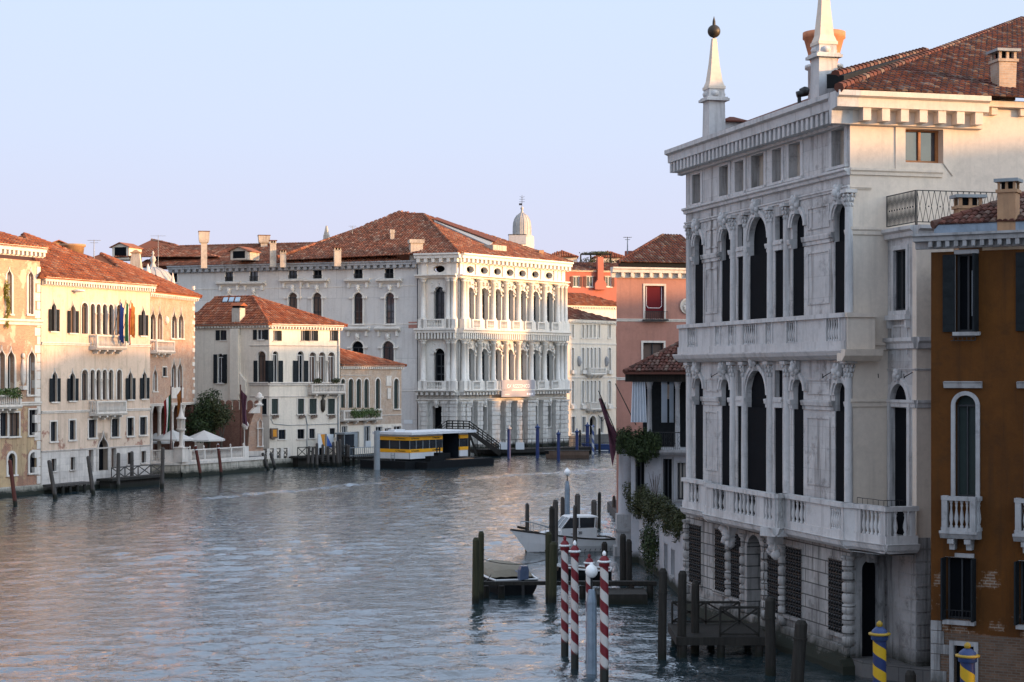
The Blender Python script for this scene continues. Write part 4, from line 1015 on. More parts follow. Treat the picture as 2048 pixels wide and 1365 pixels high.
# chimney breast on the side wall
mb = MB(); u0, u1 = FEL.us(464.5), FEL.us(481)
FEL.box(mb, u0, u1, FEL.zs(470, 800), zt - .2, 0, .5)
u2 = FEL.us(494); FEL.prism(mb, [(u1, FEL.zs(487, 790)), (u2, FEL.zs(487, 790)), (u2, FEL.zs(487, 762)), (u1, FEL.zs(487, 745))], 0, .4)
mb.build('chimney_breast', T['cream'], B)
for F, a, b in ((FE, 0, FE.L), (FEL, FEL.us(500), FEL.L)):
    course(B, F, a, b, F.zs(600 if F is FE else 520, 772), .42, .24, 'trim'); course(B, F, a, b, F.zs(600 if F is FE else 520, 795), .16, .1, 'trim'); course(B, F, a, b, F.zs(600 if F is FE else 520, 693), .12, .1, 'trim')
cornice(B, FE, 0, FE.L + .25, FE.zs(600, 660), FE.zs(600, 649), .5, 'trim', .4, .17); cornice(B, FEL, 0, FEL.L + .3, FEL.zs(480, 657), FEL.zs(480, 648), .5, 'trim', .4, .17)
balcony(B, FE, FE.us(616), FE.us(682), FE.zs(650, 785), FE.zs(650, 768), .75, 20, 'trim', 3)
# roof: hips to the ridge running back
o_ = .5; ze = FE.zs(600, 650)
E0 = c0 - dr * o_ - dl * o_; E1 = c0 + dr * 10.6 - dl * o_; E2 = PB + dr * .6 + dl * o_; E3 = c0 + dl * 11.6 - dr * o_
e0, e1, e2, e3 = [V(p.x, p.y, ze) for p in (E0, E1, E2, E3)]
r0 = V(-30.3, 210.5, 19.5); r1 = V(*(c0 + dr * 5 + dl * 12.5), 19.5)
mb = MB(); tiles(mb, [e0, e1, r0], .36, .55); tiles(mb, [e3, e0, r0, r1], .36, .55); mb.poly([e1, e2, r1, r0]); mb.poly([e2, e3, r1]); eave_under(mb, [e0, e1, e2, e3])
ridge(mb, e0, r0, .18); ridge(mb, r0, r1, .18); ridge(mb, e1, r0, .18)
rf = mb.build('roof', T['tile'], B)
c = at(477, 645, 206.2); chimney(B, c.x, c.y, 14.9, at(477, 608, 206.2).z, 1.1, 'chim', 'gable', 1, 2.7, rf, capmat='tile')
mb = MB(); a, b_ = r0.lerp(r1, .35), r0.lerp(r1, .75); dn = (e0 - r0); dn = (e3 + e0) / 2 - (r0 + r1) / 2
for k in range(3):
    p = r0.lerp(r1, .3 + .16 * k) + dn * .1 + V(0, 0, .2); q = r0.lerp(r1, .42 + .16 * k) + dn * .1 + V(0, 0, .2)
    mb.hexa([p, q, q + dn * .14, p + dn * .14], [v + V(0, 0, .12) for v in (p, q, q + dn * .14, p + dn * .14)])
mb.build('skylight', T['skylight'], rf)
for k, px in enumerate((549, 602, 626, 662.5)):
    mb = MB(); u = FE.us(px); z = FE.zs(px, 833); FE.box(mb, u - .38, u + .38, z - .18, z + .02, .14, .34)
    for j in range(6): foliage(mb, FE.pt(u - .35 + j * .14, z + .08, .24), .12, .1, .14, 14, .06)
    mb.build('window_box', T['hull_brown'], B)
for px in (626, 662):
    mb = MB()
    for k in range(4): foliage(mb, FE.pt(FE.us(px) + k * .25, FE.zs(px, 762), .45), .3, .2, .35, 60, .1)
    o = mb.build('potted_plant', T['leaf_olive'], loc=FE.pt(FE.us(px), FE.zs(px, 768), .4)); tag(o, 'dark potted plant on the cream house balcony, %s' % ('left end' if px == 626 else 'right end'), 'plant')
mb = MB()
mb.path([FE.pt(FE.us(541), FE.zs(541, 838), .04), FE.pt(FE.us(546), FE.zs(546, 848), .04), FE.pt(FE.us(576), FE.zs(576, 851), .04), FE.pt(FE.us(678), FE.zs(678, 848), .04)], .035, 4)
mb.path([FE.pt(FE.us(611), FE.zs(611, 832), .04), FE.pt(FE.us(614), FE.zs(614, 850), .04), FE.pt(FE.us(613.5), FE.zs(613.5, 893), .04)], .05, 5); mb.path([FE.pt(FE.L - .3, 1.3, .06), FE.pt(FE.L - .3, zt - .3, .06)], .07, 6)
mb.build('drainpipe', T['gutter'], B)
mb = MB(); c = FE.pt(FE.us(645), FE.zs(645, 798), .1); mb.lathe(c[0], c[1], [(.05, c[2] - 1.6), (.25, c[2] - 1.3), (.3, c[2] - .2), (.1, c[2]), (.06, c[2] + .3), (.18, c[2] + .6)], 7); mb.build('wall_ornament', T['bronze'], B)
mb = MB(); u0, u1, z0, z1 = pr(FE, 539, 552, 857, 877); FE.box(mb, u0, u1, z0, z1, .05, .4); mb.m = 1; FE.box(mb, u0 + .2, u1 - .2, z0 + .2, z1 - .15, .4, .42); mb.build('shrine', [T['hull_brown'], T['poster_orange']], B)
for px, mat, lab in ((643, 'poster_orange', 'white and orange'), (660, 'poster_blue', 'white and blue')):
    FPn = Fac(FE.pt(FE.us(px - 6.5, 1.3), 0, 1.3)[:2], FE.pt(FE.us(px + 7, 1.3), 0, 1.3)[:2]); z0, z1 = FPn.zs(px, 896), FPn.zs(px, 869)
    o = thing('poster_board', '%s poster board standing at the landing stage by the cream house door' % lab, 'poster', FPn.pt(FPn.L / 2, 1.3), 'poster boards by the landing stage')
    mb = MB(); FPn.box(mb, 0, FPn.L, z0, z1, -.04, 0); FPn.box(mb, .05, .12, 1.2, z0, -.04, 0); FPn.box(mb, FPn.L - .12, FPn.L - .05, 1.2, z0, -.04, 0); mb.build('board', T['white'], o)
    mb = MB(); L_ = FPn.L; tri = [(L_ * .35, z1), (L_ * .97, z1), (L_ * .97, z0 + .2), (L_ * .75, z0 + .1)] if px == 643 else [(.03, z1 - .1), (L_ * .9, z0 + .03), (.03, z0 + .03)]
    FPn.prism(mb, tri, 0, .012); mb.build('printed_wedge', T[mat], o)

# --- low brick house
FG = Fac((-20.15, 211.6), (-13.7, 223.1))
B = thing('low_brick_house', 'low tan brick house with a row of four arched windows beside the cream house', 'house', (*FG.pt(6, 0)[:2], 1.25))
for x0, x1 in ((681.5, 690), (696.5, 706.5), (712.5, 722), (728, 737.5)): closed_shutter(B, FG, pr(FG, x0, x1, 758, 816), 'shutter_green', .25, 'trim', .13, 0, 'round')
for x0, x1 in ((751, 760), (787.5, 797)): closed_shutter(B, FG, pr(FG, x0, x1, 757.5, 818), 'shutter_green', .25, 'trim', .16, .12, 'round')
for x0, x1, y0, y1 in ((683, 694, 853, 895), (728, 740, 852, 895), (751, 764, 854, 893), (769, 782, 857, 893), (787, 802, 853, 890)):
    window(B, FG, pr(FG, x0, x1, y0, y1), 'rect', .2, .18, .05, 0, 'glass', 'frame_white')
window(B, FG, pr(FG, 702, 718, 864, 897), 'rect', .15, .12, .03, 0, 'gutter', None, name='shop_shutter')
zt = FG.zs(740, 736); zm = FG.zs(740, 850)
mb = MB(); wall_with_holes(FG, mb, 0, FG.L, zm, zt, FG.holes); shell(mb, FG, 9, .9, zt); mb.build('wall', T['brick_tan'], B)
mb = MB(); wall_with_holes(FG, mb, 0, FG.L, .9, zm, FG.holes); mb.build('lower_wall', T['cream'], B)
cornice(B, FG, 0, FG.L + .2, FG.zs(740, 739), FG.zs(740, 730), .4, 'trim', .42, .2)
course(B, FG, FG.us(750), FG.L, FG.zs(770, 832), .15, .1, 'trim'); course(B, FG, 0, FG.us(742), FG.zs(710, 752), .1, .1, 'trim')
mb = MB(); u0, u1, z0, z1 = pr(FG, 771.5, 782, 752, 772); FG.box(mb, u0, u1, z0, z1, 0, .08); ring(FG, mb, u0 + .1, u1 - .1, z0 + .1, z1 - .1, 'rect', .08, .08, .12); FG.box(mb, u0 + .25, u1 - .25, FG.zs(777, 798), FG.zs(777, 777), 0, .15); mb.build('carved_relief', T['trim'], B)
balcony(B, FG, FG.us(678), FG.us(755), FG.zs(715, 838), FG.zs(715, 820), .7, 20, 'trim', 4)
P = FG.pt; ze = FG.zs(740, 731); mb = MB()
e0, e1, e2 = V(*P(-.1, ze, .4)), V(*P(FG.L + .5, ze, .4)), V(*P(FG.L + .5, ze, -9.4)); r0, r1 = V(*P(-.1, ze + 2.5, -4.6)), V(*P(FG.L * .15, ze + 2.5, -4.6))
tiles(mb, [e0, e1, r1, r0], .36, .55); tiles(mb, [e1, e2, r1], .4, .6); mb.poly([r0, r1, e2, V(*P(-.1, ze, -9.4))]); ridge(mb, e1, r1, .17); eave_under(mb, [e0, e1, e2, V(*P(-.1, ze, -9.4))]); mb.build('roof', T['tile'], B)
mb = MB()
for k in range(12): foliage(mb, FG.pt(FG.us(694 + k * 4.6), FG.zs(715, 827), .72), .5, .3, .7, 130, .11)
o = mb.build('hanging_balcony_plant', T['leaf_light'], loc=FG.pt(FG.us(715), FG.zs(715, 825), .7)); tag(o, 'thick green hedge of plants hanging over the low brick house balcony', 'plant')
# ------------------------------------------------------------------ the great baroque palace at the bend
HC = V(-7.25, 244.0)
FH = Fac(HC, (7.6, 264.4)); FS = Fac((-49.3, 259.2), HC)
B = thing('baroque_palace', 'huge pale baroque palace with columned front at the canal bend, sunlit on its upper corner', 'palace', (*HC, 1.25))
def zH(y): return 10.5 + (748 - y) / 14.754
zg, zl, z1a, z1b, z2a, z2b, z3, z4 = .9, 8.3, 9.55, 15.1, 17.95, 23.5, 25.9, 26.85
UB = FS.us(838)
# plain side
for x0, x1, y0, y1 in ((339, 354.5, 543, 565), (451, 466, 543, 565), (500, 516, 542, 564), (577.7, 594, 540, 562.5), (627, 643.5, 540, 562), (708.5, 725, 538, 559.5), (770, 787, 537, 559)):
    o = window(B, FS, pr(FS, x0, x1, y0, y1), 'rect', .25, .18, .04, .14, 'glass', 'frame', 'rezz', bt=.12)
    u0, u1, z0, z1 = pr(FS, x0, x1, y0, y1); mb = MB()
    for k in range(9): u = u0 + (u1 - u0) * k / 8; FS.box(mb, u - .02, u + .02, z0, z0 + .75, .06, .1)
    FS.box(mb, u0 - .1, u1 + .1, z0 + .72, z0 + .78, .05, .11); mb.build('railing', T['iron'], o)
def side_arch(x0, x1, y0, y1, ped):
    r = pr(FS, x0, x1, y0, y1); u0, u1, z0, z1 = r; c = (u0 + u1) / 2
    window(B, FS, r, 'round', .35, .22, .1, .2, 'glass', 'frame', 'rezz', bt=.1, transom=[z1 - (u1 - u0) / 2, z0 + (z1 - z0) * .4, z0 + (z1 - z0) * .18])
    mb = MB(); zs = z1 - (u1 - u0) / 2
    for a in (u0 - .65, u1): FS.box(mb, a, a + .65, zs - .12, zs + .12, 0, .3)
    FS.sweep(mb, c - 1.9, c + 1.9, [(0, z1 + 1.35), (.2, z1 + 1.38), (.25, z1 + 1.5), (.7, z1 + 1.62), (.75, z1 + 1.82), (0, z1 + 2.0)])
    for s in (-1, 1): FS.box(mb, c + s * 1.35 - .15, c + s * 1.35 + .15, z1 + .7, z1 + 1.36, 0, .35)
    head(mb, FS, c, z1 + .55, .1, .5); mb.build('window_pediment', T['rezz'], B)
for x0, x1 in ((451, 467), (500.5, 516), (577, 595), (625.5, 643.5), (707.6, 725.5), (771, 789)): side_arch(x0, x1, 586 if x0 > 550 else 591, 648 if x0 > 700 else 650, 1)
for x0, x1 in ((451, 468), (500, 517), (577, 595), (625, 643), (704, 727), (765, 788)): side_arch(x0, x1, 683, 748, 1)
zt = FS.zs(600, 536)
mb = MB(); wall_with_holes(FS, mb, 0, UB, 1.0, zt, FS.holes); shell(mb, FS, 26, 1.0, zt, right=False)
mb.build('side_wall', T['rezz_side'], B)
cornice(B, FS, 0, UB, FS.zs(600, 542), FS.zs(600, 527), .85, 'trim_grey', .95, .5)
for y in (577, 652, 783): course(B, FS, 0, UB, FS.zs(600, y), .18, .08, 'rezz')
mb = MB(); u = FS.us(837.5); FS.box(mb, u - .12, u + .12, 1.2, zt - .4, .02, .25); mb.build('downpipe', T['iron'], B)
mb = MB(); u0, u1, z0, z1 = pr(FS, 817, 834, 644, 657); FS.box(mb, u0, u1, z0, z1, -.05, .015); mb.build('brick_patch', T['pink'], B)
mb = MB(); u0, u1, z0, z1 = pr(FS, 808, 825, 840, 848); FS.box(mb, u0, u1, z0, z1, 0, .06); mb.build('wall_plaque', T['white'], B)
# columned front and its return bay share the same three storeys
hb = pr(FS, 869, 890.5, 567, 639)
bays = [(932, 947, 568, 639.5), (960, 975, 570, 641), (987, 1001, 572, 643), (1012.5, 1026, 573.5, 644), (1037, 1051, 575, 645), (1062.5, 1077, 576.5, 646), (1090, 1104.5, 578, 647)]
def openings(F, pxs):
    out = []
    for x0, x1 in pxs:
        u0, u1 = F.us(x0), F.us(x1); out.append((u0, u1))
    return out
HB = openings(FH, [b[:2] for b in bays]); SB = openings(FS, [(869, 890.5)])
def storey(F, ops, u0, u1, zb, zbal, zc, dep, lower):
    'one columned storey: arched windows, spandrel carvings, columns, balustrade'
    for a, b in ops:
        zt_ = zc - 1.15
        window(B, F, (a, b, zbal - .9, zt_), 'round', dep, .22, .12, 0, 'glass', 'frame', 'rezz', bt=.14, transom=[zt_ - (b - a) / 2, zbal + (zt_ - zbal) * .45, zbal + (zt_ - zbal) * .2])
        mb = MB(); zs = zt_ - (b - a) / 2; c = (a + b) / 2
        for e, s in ((a, -1), (b, 1)):
            F.box(mb, min(e, e + s * .5), max(e, e + s * .5), zs - .22, zs + .05, -.1, .3)
            if lower:
                x, y, _ = F.pt(e + s * .12, 0, .12); mb.lathe(x, y, [(.2, zbal), (.14, zbal + .3), (.13, zs - .7), (.2, zs - .25)], 7)
            for k in range(9):
                mb.blob(F.pt(e + s * RN.uniform(-.25, .55), zs + .25 + RN.uniform(0, 1.25), .18), RN.uniform(.1, .24), .2, RN.uniform(.12, .3), .2, 6, 4)
        head(mb, F, c, zt_ + .45, .05, .38); mb.build('arch_carving', T['rezz'], B)
    cs = []
    for (a, b), (c, d) in zip(ops, ops[1:]): cs.append((b + c) / 2)
    return cs
csH = None
for (zb, zbal, zc, lower) in ((z1a, z1a, z1b, 1), (z2a, z2a, z2b, 0)):
    cs = storey(FH, HB, 0, FH.L, zb, zbal, zc, .62, lower)
    cols = [FH.us(921.5), FH.us(927.5)] + cs + [FH.us(1109.5), FH.us(1117), FH.us(1125)]
    for u in cols:
        x, y, _ = FH.pt(u, 0, .5); column(B, x, y, zbal - .05, zc, .36, 'rezz', 10)
    storey(FS, SB, UB, FS.L, zb, zbal, zc, .6, lower)
    for px in (851, 901, 911):
        x, y, _ = FS.pt(FS.us(px), 0, .75); column(B, x, y, zbal - .05, zc, .36, 'rezz', 10)
    # balustrade pedestals and panels under every bay
    mb = MB(); edges = []
    for u in cols: FH.box(mb, u - .5, u + .5, zbal - 1.25, zbal - .05, .06, 1.0)
    for a, b in HB: rail_run(mb, FH, (a + b) / 2 - .95, (a + b) / 2 + .95, zbal - 1.25, zbal - .02, 1.1, 6, .09, .16, .15, .24, 5)
    for px in (848, 854, 898, 904, 912): u = FS.us(px); FS.box(mb, u - .42, u + .42, zbal - 1.25, zbal - .05, .3, 1.2)
    rail_run(mb, FS, FS.us(858), FS.us(893), zbal - 1.25, zbal - .02, 1.15, 9, .1, .16, .15, .24, 6)
    mb.build('balustrade', T['rezz'], B)
# walls of the columned part
holes = FH.holes
def ovals(F, ops, zc):
    for a, b in ops:
        c = (a + b) / 2; window(B, F, (c - .85, c + .85, zc - .48, zc + .48), 'oval', .7, .22, .1, 0, 'void', None, 'rezz', name='oval_window')
ovals(FH, HB, 24.75); ovals(FS, SB, 24.75)
gd = [(932.5, 944, 811, 862), (961, 973, 813, 862), (1065.5, 1073.5, 812, 856), (1091.5, 1101, 812, 854)]
for x0, x1, y0, y1 in gd: window(B, FH, pr(FH, x0, x1, y0, y1), 'rect', .8, .2, .08, .15, 'glass', 'iron', 'rezz_rust')
for x0, x1 in ((993, 1003), (1014, 1025), (1037, 1046)):
    window(B, FH, (FH.us(x0), FH.us(x1), 1.0, 6.6), 'rect', 1.6, .15, .05, 0, 'void', None, 'rezz_rust', name='portal')
window(B, FS, pr(FS, 866.7, 887.6, 813, 866), 'rect', .8, .2, .08, 0, 'void', None, 'rezz_rust', name='door')
mb = MB(); wall_with_holes(FH, mb, 0, FH.L, zl - .7, z3, FH.holes); wall_with_holes(FS, mb, UB, FS.L, zl - .7, z3, FS.holes, w=.3); shell(mb, FH, 24, 1, z3, left=False, back=False); FS.box(mb, UB, UB + .3, 1, z3, 0, .3)
mb.build('front_wall', T['rezz'], B)
mb = MB(); wall_with_holes(FH, mb, 0, FH.L, -.8, zl - .7, FH.holes); wall_with_holes(FS, mb, UB, FS.L, .6, zl - .7, FS.holes, w=.3); mb.build('ground_wall', T['rezz_rust'], B)
def entab(F, u0, u1, w, a, b, pj, step):
    return cornice(B, F, u0, u1, a, b, pj, 'rezz', step, step * .5, w=w, name='entablature', frac=.55)
for F, a, b, w in ((FH, -.3, FH.L + .3, .0), (FS, UB - .2, FS.L + .0, .3)):
    entab(F, a, b, w, 7.55, 8.3, 1.35, .7); entab(F, a, b, w, z1b, 16.7, 1.2, .45); mbx = None
    course(B, F, a, b, z2b - .02, .5, 1.0, 'rezz', w); course(B, F, a, b, 6.7, .35, .5, 'rezz', w)
    cornice(B, F, a, b + (.5 if F is FH else 0.6), 25.5, z4, 1.25, 'rezz', .95, .45, w=w)
# pilaster strips in the attic and rusticated piers on the ground floor
def pier(F, u, w, zb, zt_, hw, prj):
    mb = MB(); z = zb; k = 0
    while z < zt_ - .3:
        x, y, _ = F.pt(u, 0, w + .05); r = hw * (1.0 if k % 2 == 0 else .97)
        F.prism(mb, [(u - r, z), (u + r, z), (u + r, min(z + .58, zt_ - .3)), (u - r, min(z + .58, zt_ - .3))], w - .05, w + prj * (1 if k % 2 == 0 else .94)); z += .64; k += 1
    F.box(mb, u - hw * .9, u + hw * .9, zb, zt_ - .3, w - .05, w + prj * .8); F.box(mb, u - hw * 1.1, u + hw * 1.1, zt_ - .3, zt_, w - .05, w + prj * 1.15)
    return mb.build('rusticated_pier', T['rezz_rust'], B)
for px in (920, 928.5, 952.5, 981, 989, 1008.5, 1031, 1052.5, 1060, 1083, 1108.5, 1116, 1124.5):
    pier(FH, FH.us(px), 0, -.6 if px > 990 else .9, 6.75, .62 if px not in (989, 1060) else .4, .75)
for px in (851.5, 897, 909.5): pier(FS, FS.us(px), .3, .9, 6.75, .62, .75)
for u in [FH.us(p) for p in (921.5, 927.5, 953.5, 981, 1007, 1031, 1057, 1083.5, 1109.5, 1117, 1125)]:
    mb = MB(); FH.box(mb, u - .4, u + .4, z2b + .45, 25.5, 0, .2); mb.build('attic_pilaster', T['rezz'], B)
for px in (851, 901, 911): mb = MB(); u = FS.us(px); FS.box(mb, u - .4, u + .4, z2b + .45, 25.5, .3, .5); mb.build('attic_pilaster', T['rezz'], B)
for F, ps, w in ((FH, (938, 967, 1070, 1097), 0), (FS, (876,), .3)):
    for px in ps: mb = MB(); head(mb, F, F.us(px), 7.0 - .55, w + .1, .55); mb.build('keystone_head', T['rezz'], B)
# roofs
ze = z4; P = FH.pt
cL, cR = V(*FH.pt(-.9, ze, 1.2)), V(*FH.pt(FH.L + 1.0, ze, 1.2)); cLs = V(*FS.pt(FS.L + .3, ze, 1.3))
cL = (cL + cLs) / 2
R1, R2 = at(848, 430, 262), at(800, 430, 266)
sB = V(*FS.pt(UB - 15, 25.9, .6)); mid = V(*FS.pt(UB - 8, 29.4, -9.0)); cS = V(*FS.pt(UB - .4, ze, 1.2)); cS0 = V(*FS.pt(UB - .4, 25.9, .7))
cRb = V(*FH.pt(FH.L + 1.0, ze, -27))
mb = MB(); tiles(mb, [cL, cR, R1], .42, .65)
# camera side main slope, as two planes meeting the wing roof
hipfoot = at(640, 486, 262)
def plane_z(p, q, r):
    n = (q - p).cross(r - p); return lambda x, y: p.z - (n.x * (x - p.x) + n.y * (y - p.y)) / n.z
s0 = V(*FS.pt(UB - 21, ze, 1.2)); pz = plane_z(cS, R2, cL)
tiles(mb, [s0 + V(0, 0, -.55), cL, R1, R2], .42, .65)
mb.poly([R2, R1, cRb, V(-20, 285, 27)]); mb.poly([R1, cR, cRb])
ridge(mb, cL, R1, .28); ridge(mb, R2, R1, .28); ridge(mb, s0, R2, .22)
rf = mb.build('roof', T['tile_old'], B)
# low wing roof along the plain side
w0, w1 = V(*FS.pt(-6, 25.95, .8)), V(*FS.pt(UB - 2, 25.95, .8)); v0, v1 = V(*FS.pt(-3, 29.4, -8)), V(*FS.pt(UB - 12, 29.3, -8))
mb = MB(); tiles(mb, [w0, w1, v1, v0], .42, .65); bk0, bk1 = V(*FS.pt(-3, 26, -17)), V(*FS.pt(UB - 12, 26, -17)); mb.poly([v0, v1, bk1, bk0]); ridge(mb, v0, v1, .22); mb.poly([w0, v0, bk0])
mb.build('wing_roof', T['tile_old'], B)
# higher cross roof at the far left of the wing
a0, a1 = at(228, 515, 262), at(440, 515, 258); mb = MB(); b0, b1 = at(303, 480, 272), at(356, 492, 274)
tiles(mb, [a0, a1, at(352, 491, 270), b0], .42, .65); mb.poly([at(352, 491, 270), a1, at(430, 515, 275)]); mb.poly([a0, b0, at(228, 515, 280)]); ridge(mb, b0, at(352, 491, 270), .2); mb.build('cross_roof', T['tile_old'], B)
# dormers, skylights and chimneys on the palace roof
UXS = (FS.U.x, FS.U.y)
for px, py, Y, w in ((241, 514, 262, 2.8), (478, 514, 252, 2.7)):
    c = at(px, py, Y); dormer(B, (c.x, c.y), UXS, w, 3.5, c.z - .4, c.z + (1.5 if px < 300 else .9), 'cream' if px < 300 else 'chim', rf)
for px, yb, yt, Y, w, cap, mat in ((408, 520, 463, 253, .85, 'box', 'chim'), (528, 498, 471, 262, .95, 'box', 'chim'), (546, 517, 481, 250.5, .85, 'flat', 'chim'), (566, 518, 500, 250, .8, 'flat', 'chim'), (675, 516, 495, 248, .95, 'flat', 'chim'), (784.5, 480, 460, 253, .55, 'pot', 'chim'), (832, 508, 480, 246.5, 1.7, 'pot', 'chim'), (1082, 507, 501, 262, .6, 'pot', 'chim_ochre')):
    c = at(px, yb, Y); chimney(B, c.x, c.y, c.z - 1.2, at(px, yt, Y).z, w, mat, cap, 1.0, .2, rf)
c = at(653, 484, 262); mb = MB(); mb.obox((c.x, c.y), UXS, .45, .45, c.z - 2, c.z + 1.0, .75); mb.obox((c.x, c.y), UXS, .3, .3, c.z + 1.0, at(653, 452, 262).z, .3); mb.build('obelisk_finial', T['chim'], rf)
# long raised skylight slot on the front slope, gully on the side slope
pz = plane_z(cL, cR, R1); mb = MB()
def onroof(px, py, lift=0.0):
    # point of the front slope seen at this photo pixel
    d = V((px - CX) / FX, 1, (HY - py) / FX); n = (cR - cL).cross(R1 - cL); t = n.dot(cL - V(0, 0, CAMH)) / n.dot(d); return V(0, 0, CAMH) + d * t + n.normalized() * (lift if n.z > 0 else -lift)
a, b, c2, d2 = onroof(868, 447), onroof(978, 496), onroof(986, 489), onroof(874, 445)
mb.hexa([a, b, c2, d2], [p + V(0, 0, .35) for p in (a, b, c2, d2)]); mb.m = 1
a, b, c2, d2 = onroof(868, 446, .45), onroof(988, 491, .45), onroof(994, 487, .55), onroof(871, 443, .55); mb.hexa([a, b, c2, d2], [p + V(0, 0, .12) for p in (a, b, c2, d2)])
mb.build('roof_light', [T['gutter'], T['tile_dark']], rf)
mb = MB(); p = onroof(990, 500, .1); mb.obox((p.x, p.y), (FH.U.x, FH.U.y), 1.6, .8, p.z - .6, p.z + .5); mb.build('roof_hatch', T['chim'], rf)
# banner with lettering
u0, u1, z0, z1 = pr(FH, 1003, 1071, 760, 794, 1.35)
u0, u1 = FH.us(1003, 1.35), FH.us(1070, 1.35); z0, z1 = FH.zs(1036, 794, 1.35), FH.zs(1036, 760.5, 1.35)
o = thing('exhibition_banner', 'large grey mauve banner with pale lettering hung on the baroque palace balcony', 'banner', FH.pt(u0, z0, 1.3))
mb = MB(); FH.box(mb, u0, u1, z0, z1, 1.27, 1.35); mb.build('panel', T['banner'], o)
def lettering(txt, F, u, z, w, size, mat, parent, wide=1.0, align='CENTER', name='lettering', ext=.01):
    cu = bpy.data.curves.new('txt', 'FONT'); cu.body = txt; cu.size = size; cu.align_x = align; cu.align_y = 'CENTER'; cu.extrude = ext
    t = bpy.data.objects.new('txt', cu); COL.objects.link(t); bpy.context.view_layer.update()
    me = bpy.data.meshes.new_from_object(t.evaluated_get(bpy.context.evaluated_depsgraph_get())); bpy.data.objects.remove(t)
    mb = MB()
    for p in me.polygons: mb.poly([F.pt(u + me.vertices[i].co.x * wide, z + me.vertices[i].co.y, w + .012 + me.vertices[i].co.z) for i in p.vertices])
    bpy.data.meshes.remove(me)
    return mb.build(name, T[mat], parent)
uc, h = (u0 + u1) / 2, z1 - z0
lettering("CA' REZZONICO", FH, uc, z0 + h * .63, 1.35, .72, 'letter', o, 1.0)
mb = MB()
for t, wd in ((.44, 3.2), (.36, 3.2), (.14, 1.1)):
    c = uc if t > .2 else u0 + 1.4
    FH.box(mb, c - wd / 2, c + wd / 2, z0 + h * t, z0 + h * t + .05, 1.35, 1.365)
for k in range(3): FH.box(mb, u1 - 2 + k * .55, u1 - 1.65 + k * .55, z0 + h * .1, z0 + h * .22, 1.35, 1.365)
mb.build('small_print', T['letter'], o)

# --- church tower with ribbed cupola behind
c = at(1044, 500, 330); x, y = c.x, c.y
B = thing('bell_tower', 'slender bell tower with ribbed lead cupola and weathervane behind the baroque palace', 'tower', (x, y, 1.25))
def zt_(py): return at(1044, py, 330).z
mb = MB(); mb.obox((x, y), (1, .25), 1.8, 1.8, 1.2, zt_(474)); mb.build('shaft', T['rezz'], B)
q = at(1034.5, 475, 326); mb = MB(); mb.obox((q.x, q.y), (1, .05), 1.55, .8, zt_(492), zt_(474)); mb.m = 1; mb.obox((q.x, q.y), (1, .05), 1.65, .9, zt_(474), zt_(473)); mb.build('sign_box', [T['white_wall'], T['iron']], B)
mb = MB(); mb.lathe(x, y, [(1.95, zt_(474)), (1.95, zt_(471.5)), (1.7, zt_(471))], 20); prof = [(1.68, zt_(471)), (1.66, zt_(455)), (1.6, zt_(447)), (1.4, zt_(439)), (1.0, zt_(432)), (.5, zt_(428)), (.28, zt_(426))]
mb.lathe(x, y, prof, 20)
for k in range(14):
    a = 2 * math.pi * k / 14
    for p, q in zip(prof, prof[1:]): mb.tube((x + p[0] * math.cos(a), y + p[0] * math.sin(a), p[1]), (x + q[0] * math.cos(a), y + q[0] * math.sin(a), q[1]), .07, .07, 4)
mb.build('cupola', T['lead'], B)
mb = MB(); mb.lathe(x, y, [(.3, zt_(427)), (.2, zt_(422)), (.16, zt_(420)), (.28, zt_(418)), (.28, zt_(416)), (.12, zt_(414.5)), (.06, zt_(412))], 10); mb.build('finial', T['lead'], B)
mb = MB(); mb.tube((x, y, zt_(414)), (x, y, zt_(391)), .05, .04, 5)
for yy, w in ((404, .5), (399, .5)): mb.tube((x - w, y, zt_(yy)), (x + w, y, zt_(yy)), .04, .04, 4)
mb.box(x - .55, x, y - .02, y + .02, zt_(411), zt_(407))
for s in (-1, 1): mb.tube((x, y, zt_(396)), (x + s * .45, y, zt_(393)), .035, .035, 4)
mb.build('weathervane', T['iron'], B)

# --- white palace right of it
FI = Fac((8.15, 268.0), (16.1, 278.6))
B = thing('white_palace', 'slim cream white palace with stacked balconies between the baroque palace and the salmon house', 'palace', (*FI.pt(6, 0)[:2], 1.25))
for x0, x1 in ((1142.5, 1147.5), (1163, 1168), (1172, 1176), (1179, 1183.2), (1186.5, 1191), (1196, 1200), (1216, 1221)):
    window(B, FI, pr(FI, x0, x1, 650, 676), 'rect', .15, .12, .05, .15, 'curtain_beige', None, 'rezz')
for x0, x1 in ((1142.5, 1147.5), (1163, 1168), (1173, 1177), (1180, 1184.5), (1187.5, 1192), (1196.5, 1200.5), (1216, 1221.5)):
    for y0, y1 in ((696, 746), (762, 808)):
        window(B, FI, pr(FI, x0, x1, y0, y1), 'round', .2, .16, .07, .2 if x0 < 1165 or x0 > 1200 else 0, 'curtain_beige', 'frame_white', 'rezz', bt=.05)
r = pr(FI, 1178, 1191.5, 832, 893); window(B, FI, r, 'round', .6, .25, .12, 0, 'void', None, 'rezz', name='water_door')
for x0, x1 in ((1142.5, 1150), (1164, 1171), (1200, 1206)): window(B, FI, pr(FI, x0, x1, 834, 866), 'rect', .2, .18, .06, .2, 'glass', 'frame_white', 'rezz')
zt = FI.zs(1185, 646); mb = MB(); wall_with_holes(FI, mb, 0, FI.L, -.6, zt, FI.holes); shell(mb, FI, 15, 0, zt); mb.build('wall', T['cream'], B)
cornice(B, FI, -.2, FI.L + .3, FI.zs(1185, 648), FI.zs(1185, 641), .5, 'rezz', .4, .18)
for y in (690, 757, 819): course(B, FI, 0, FI.L, FI.zs(1185, y), .25, .12, 'rezz')
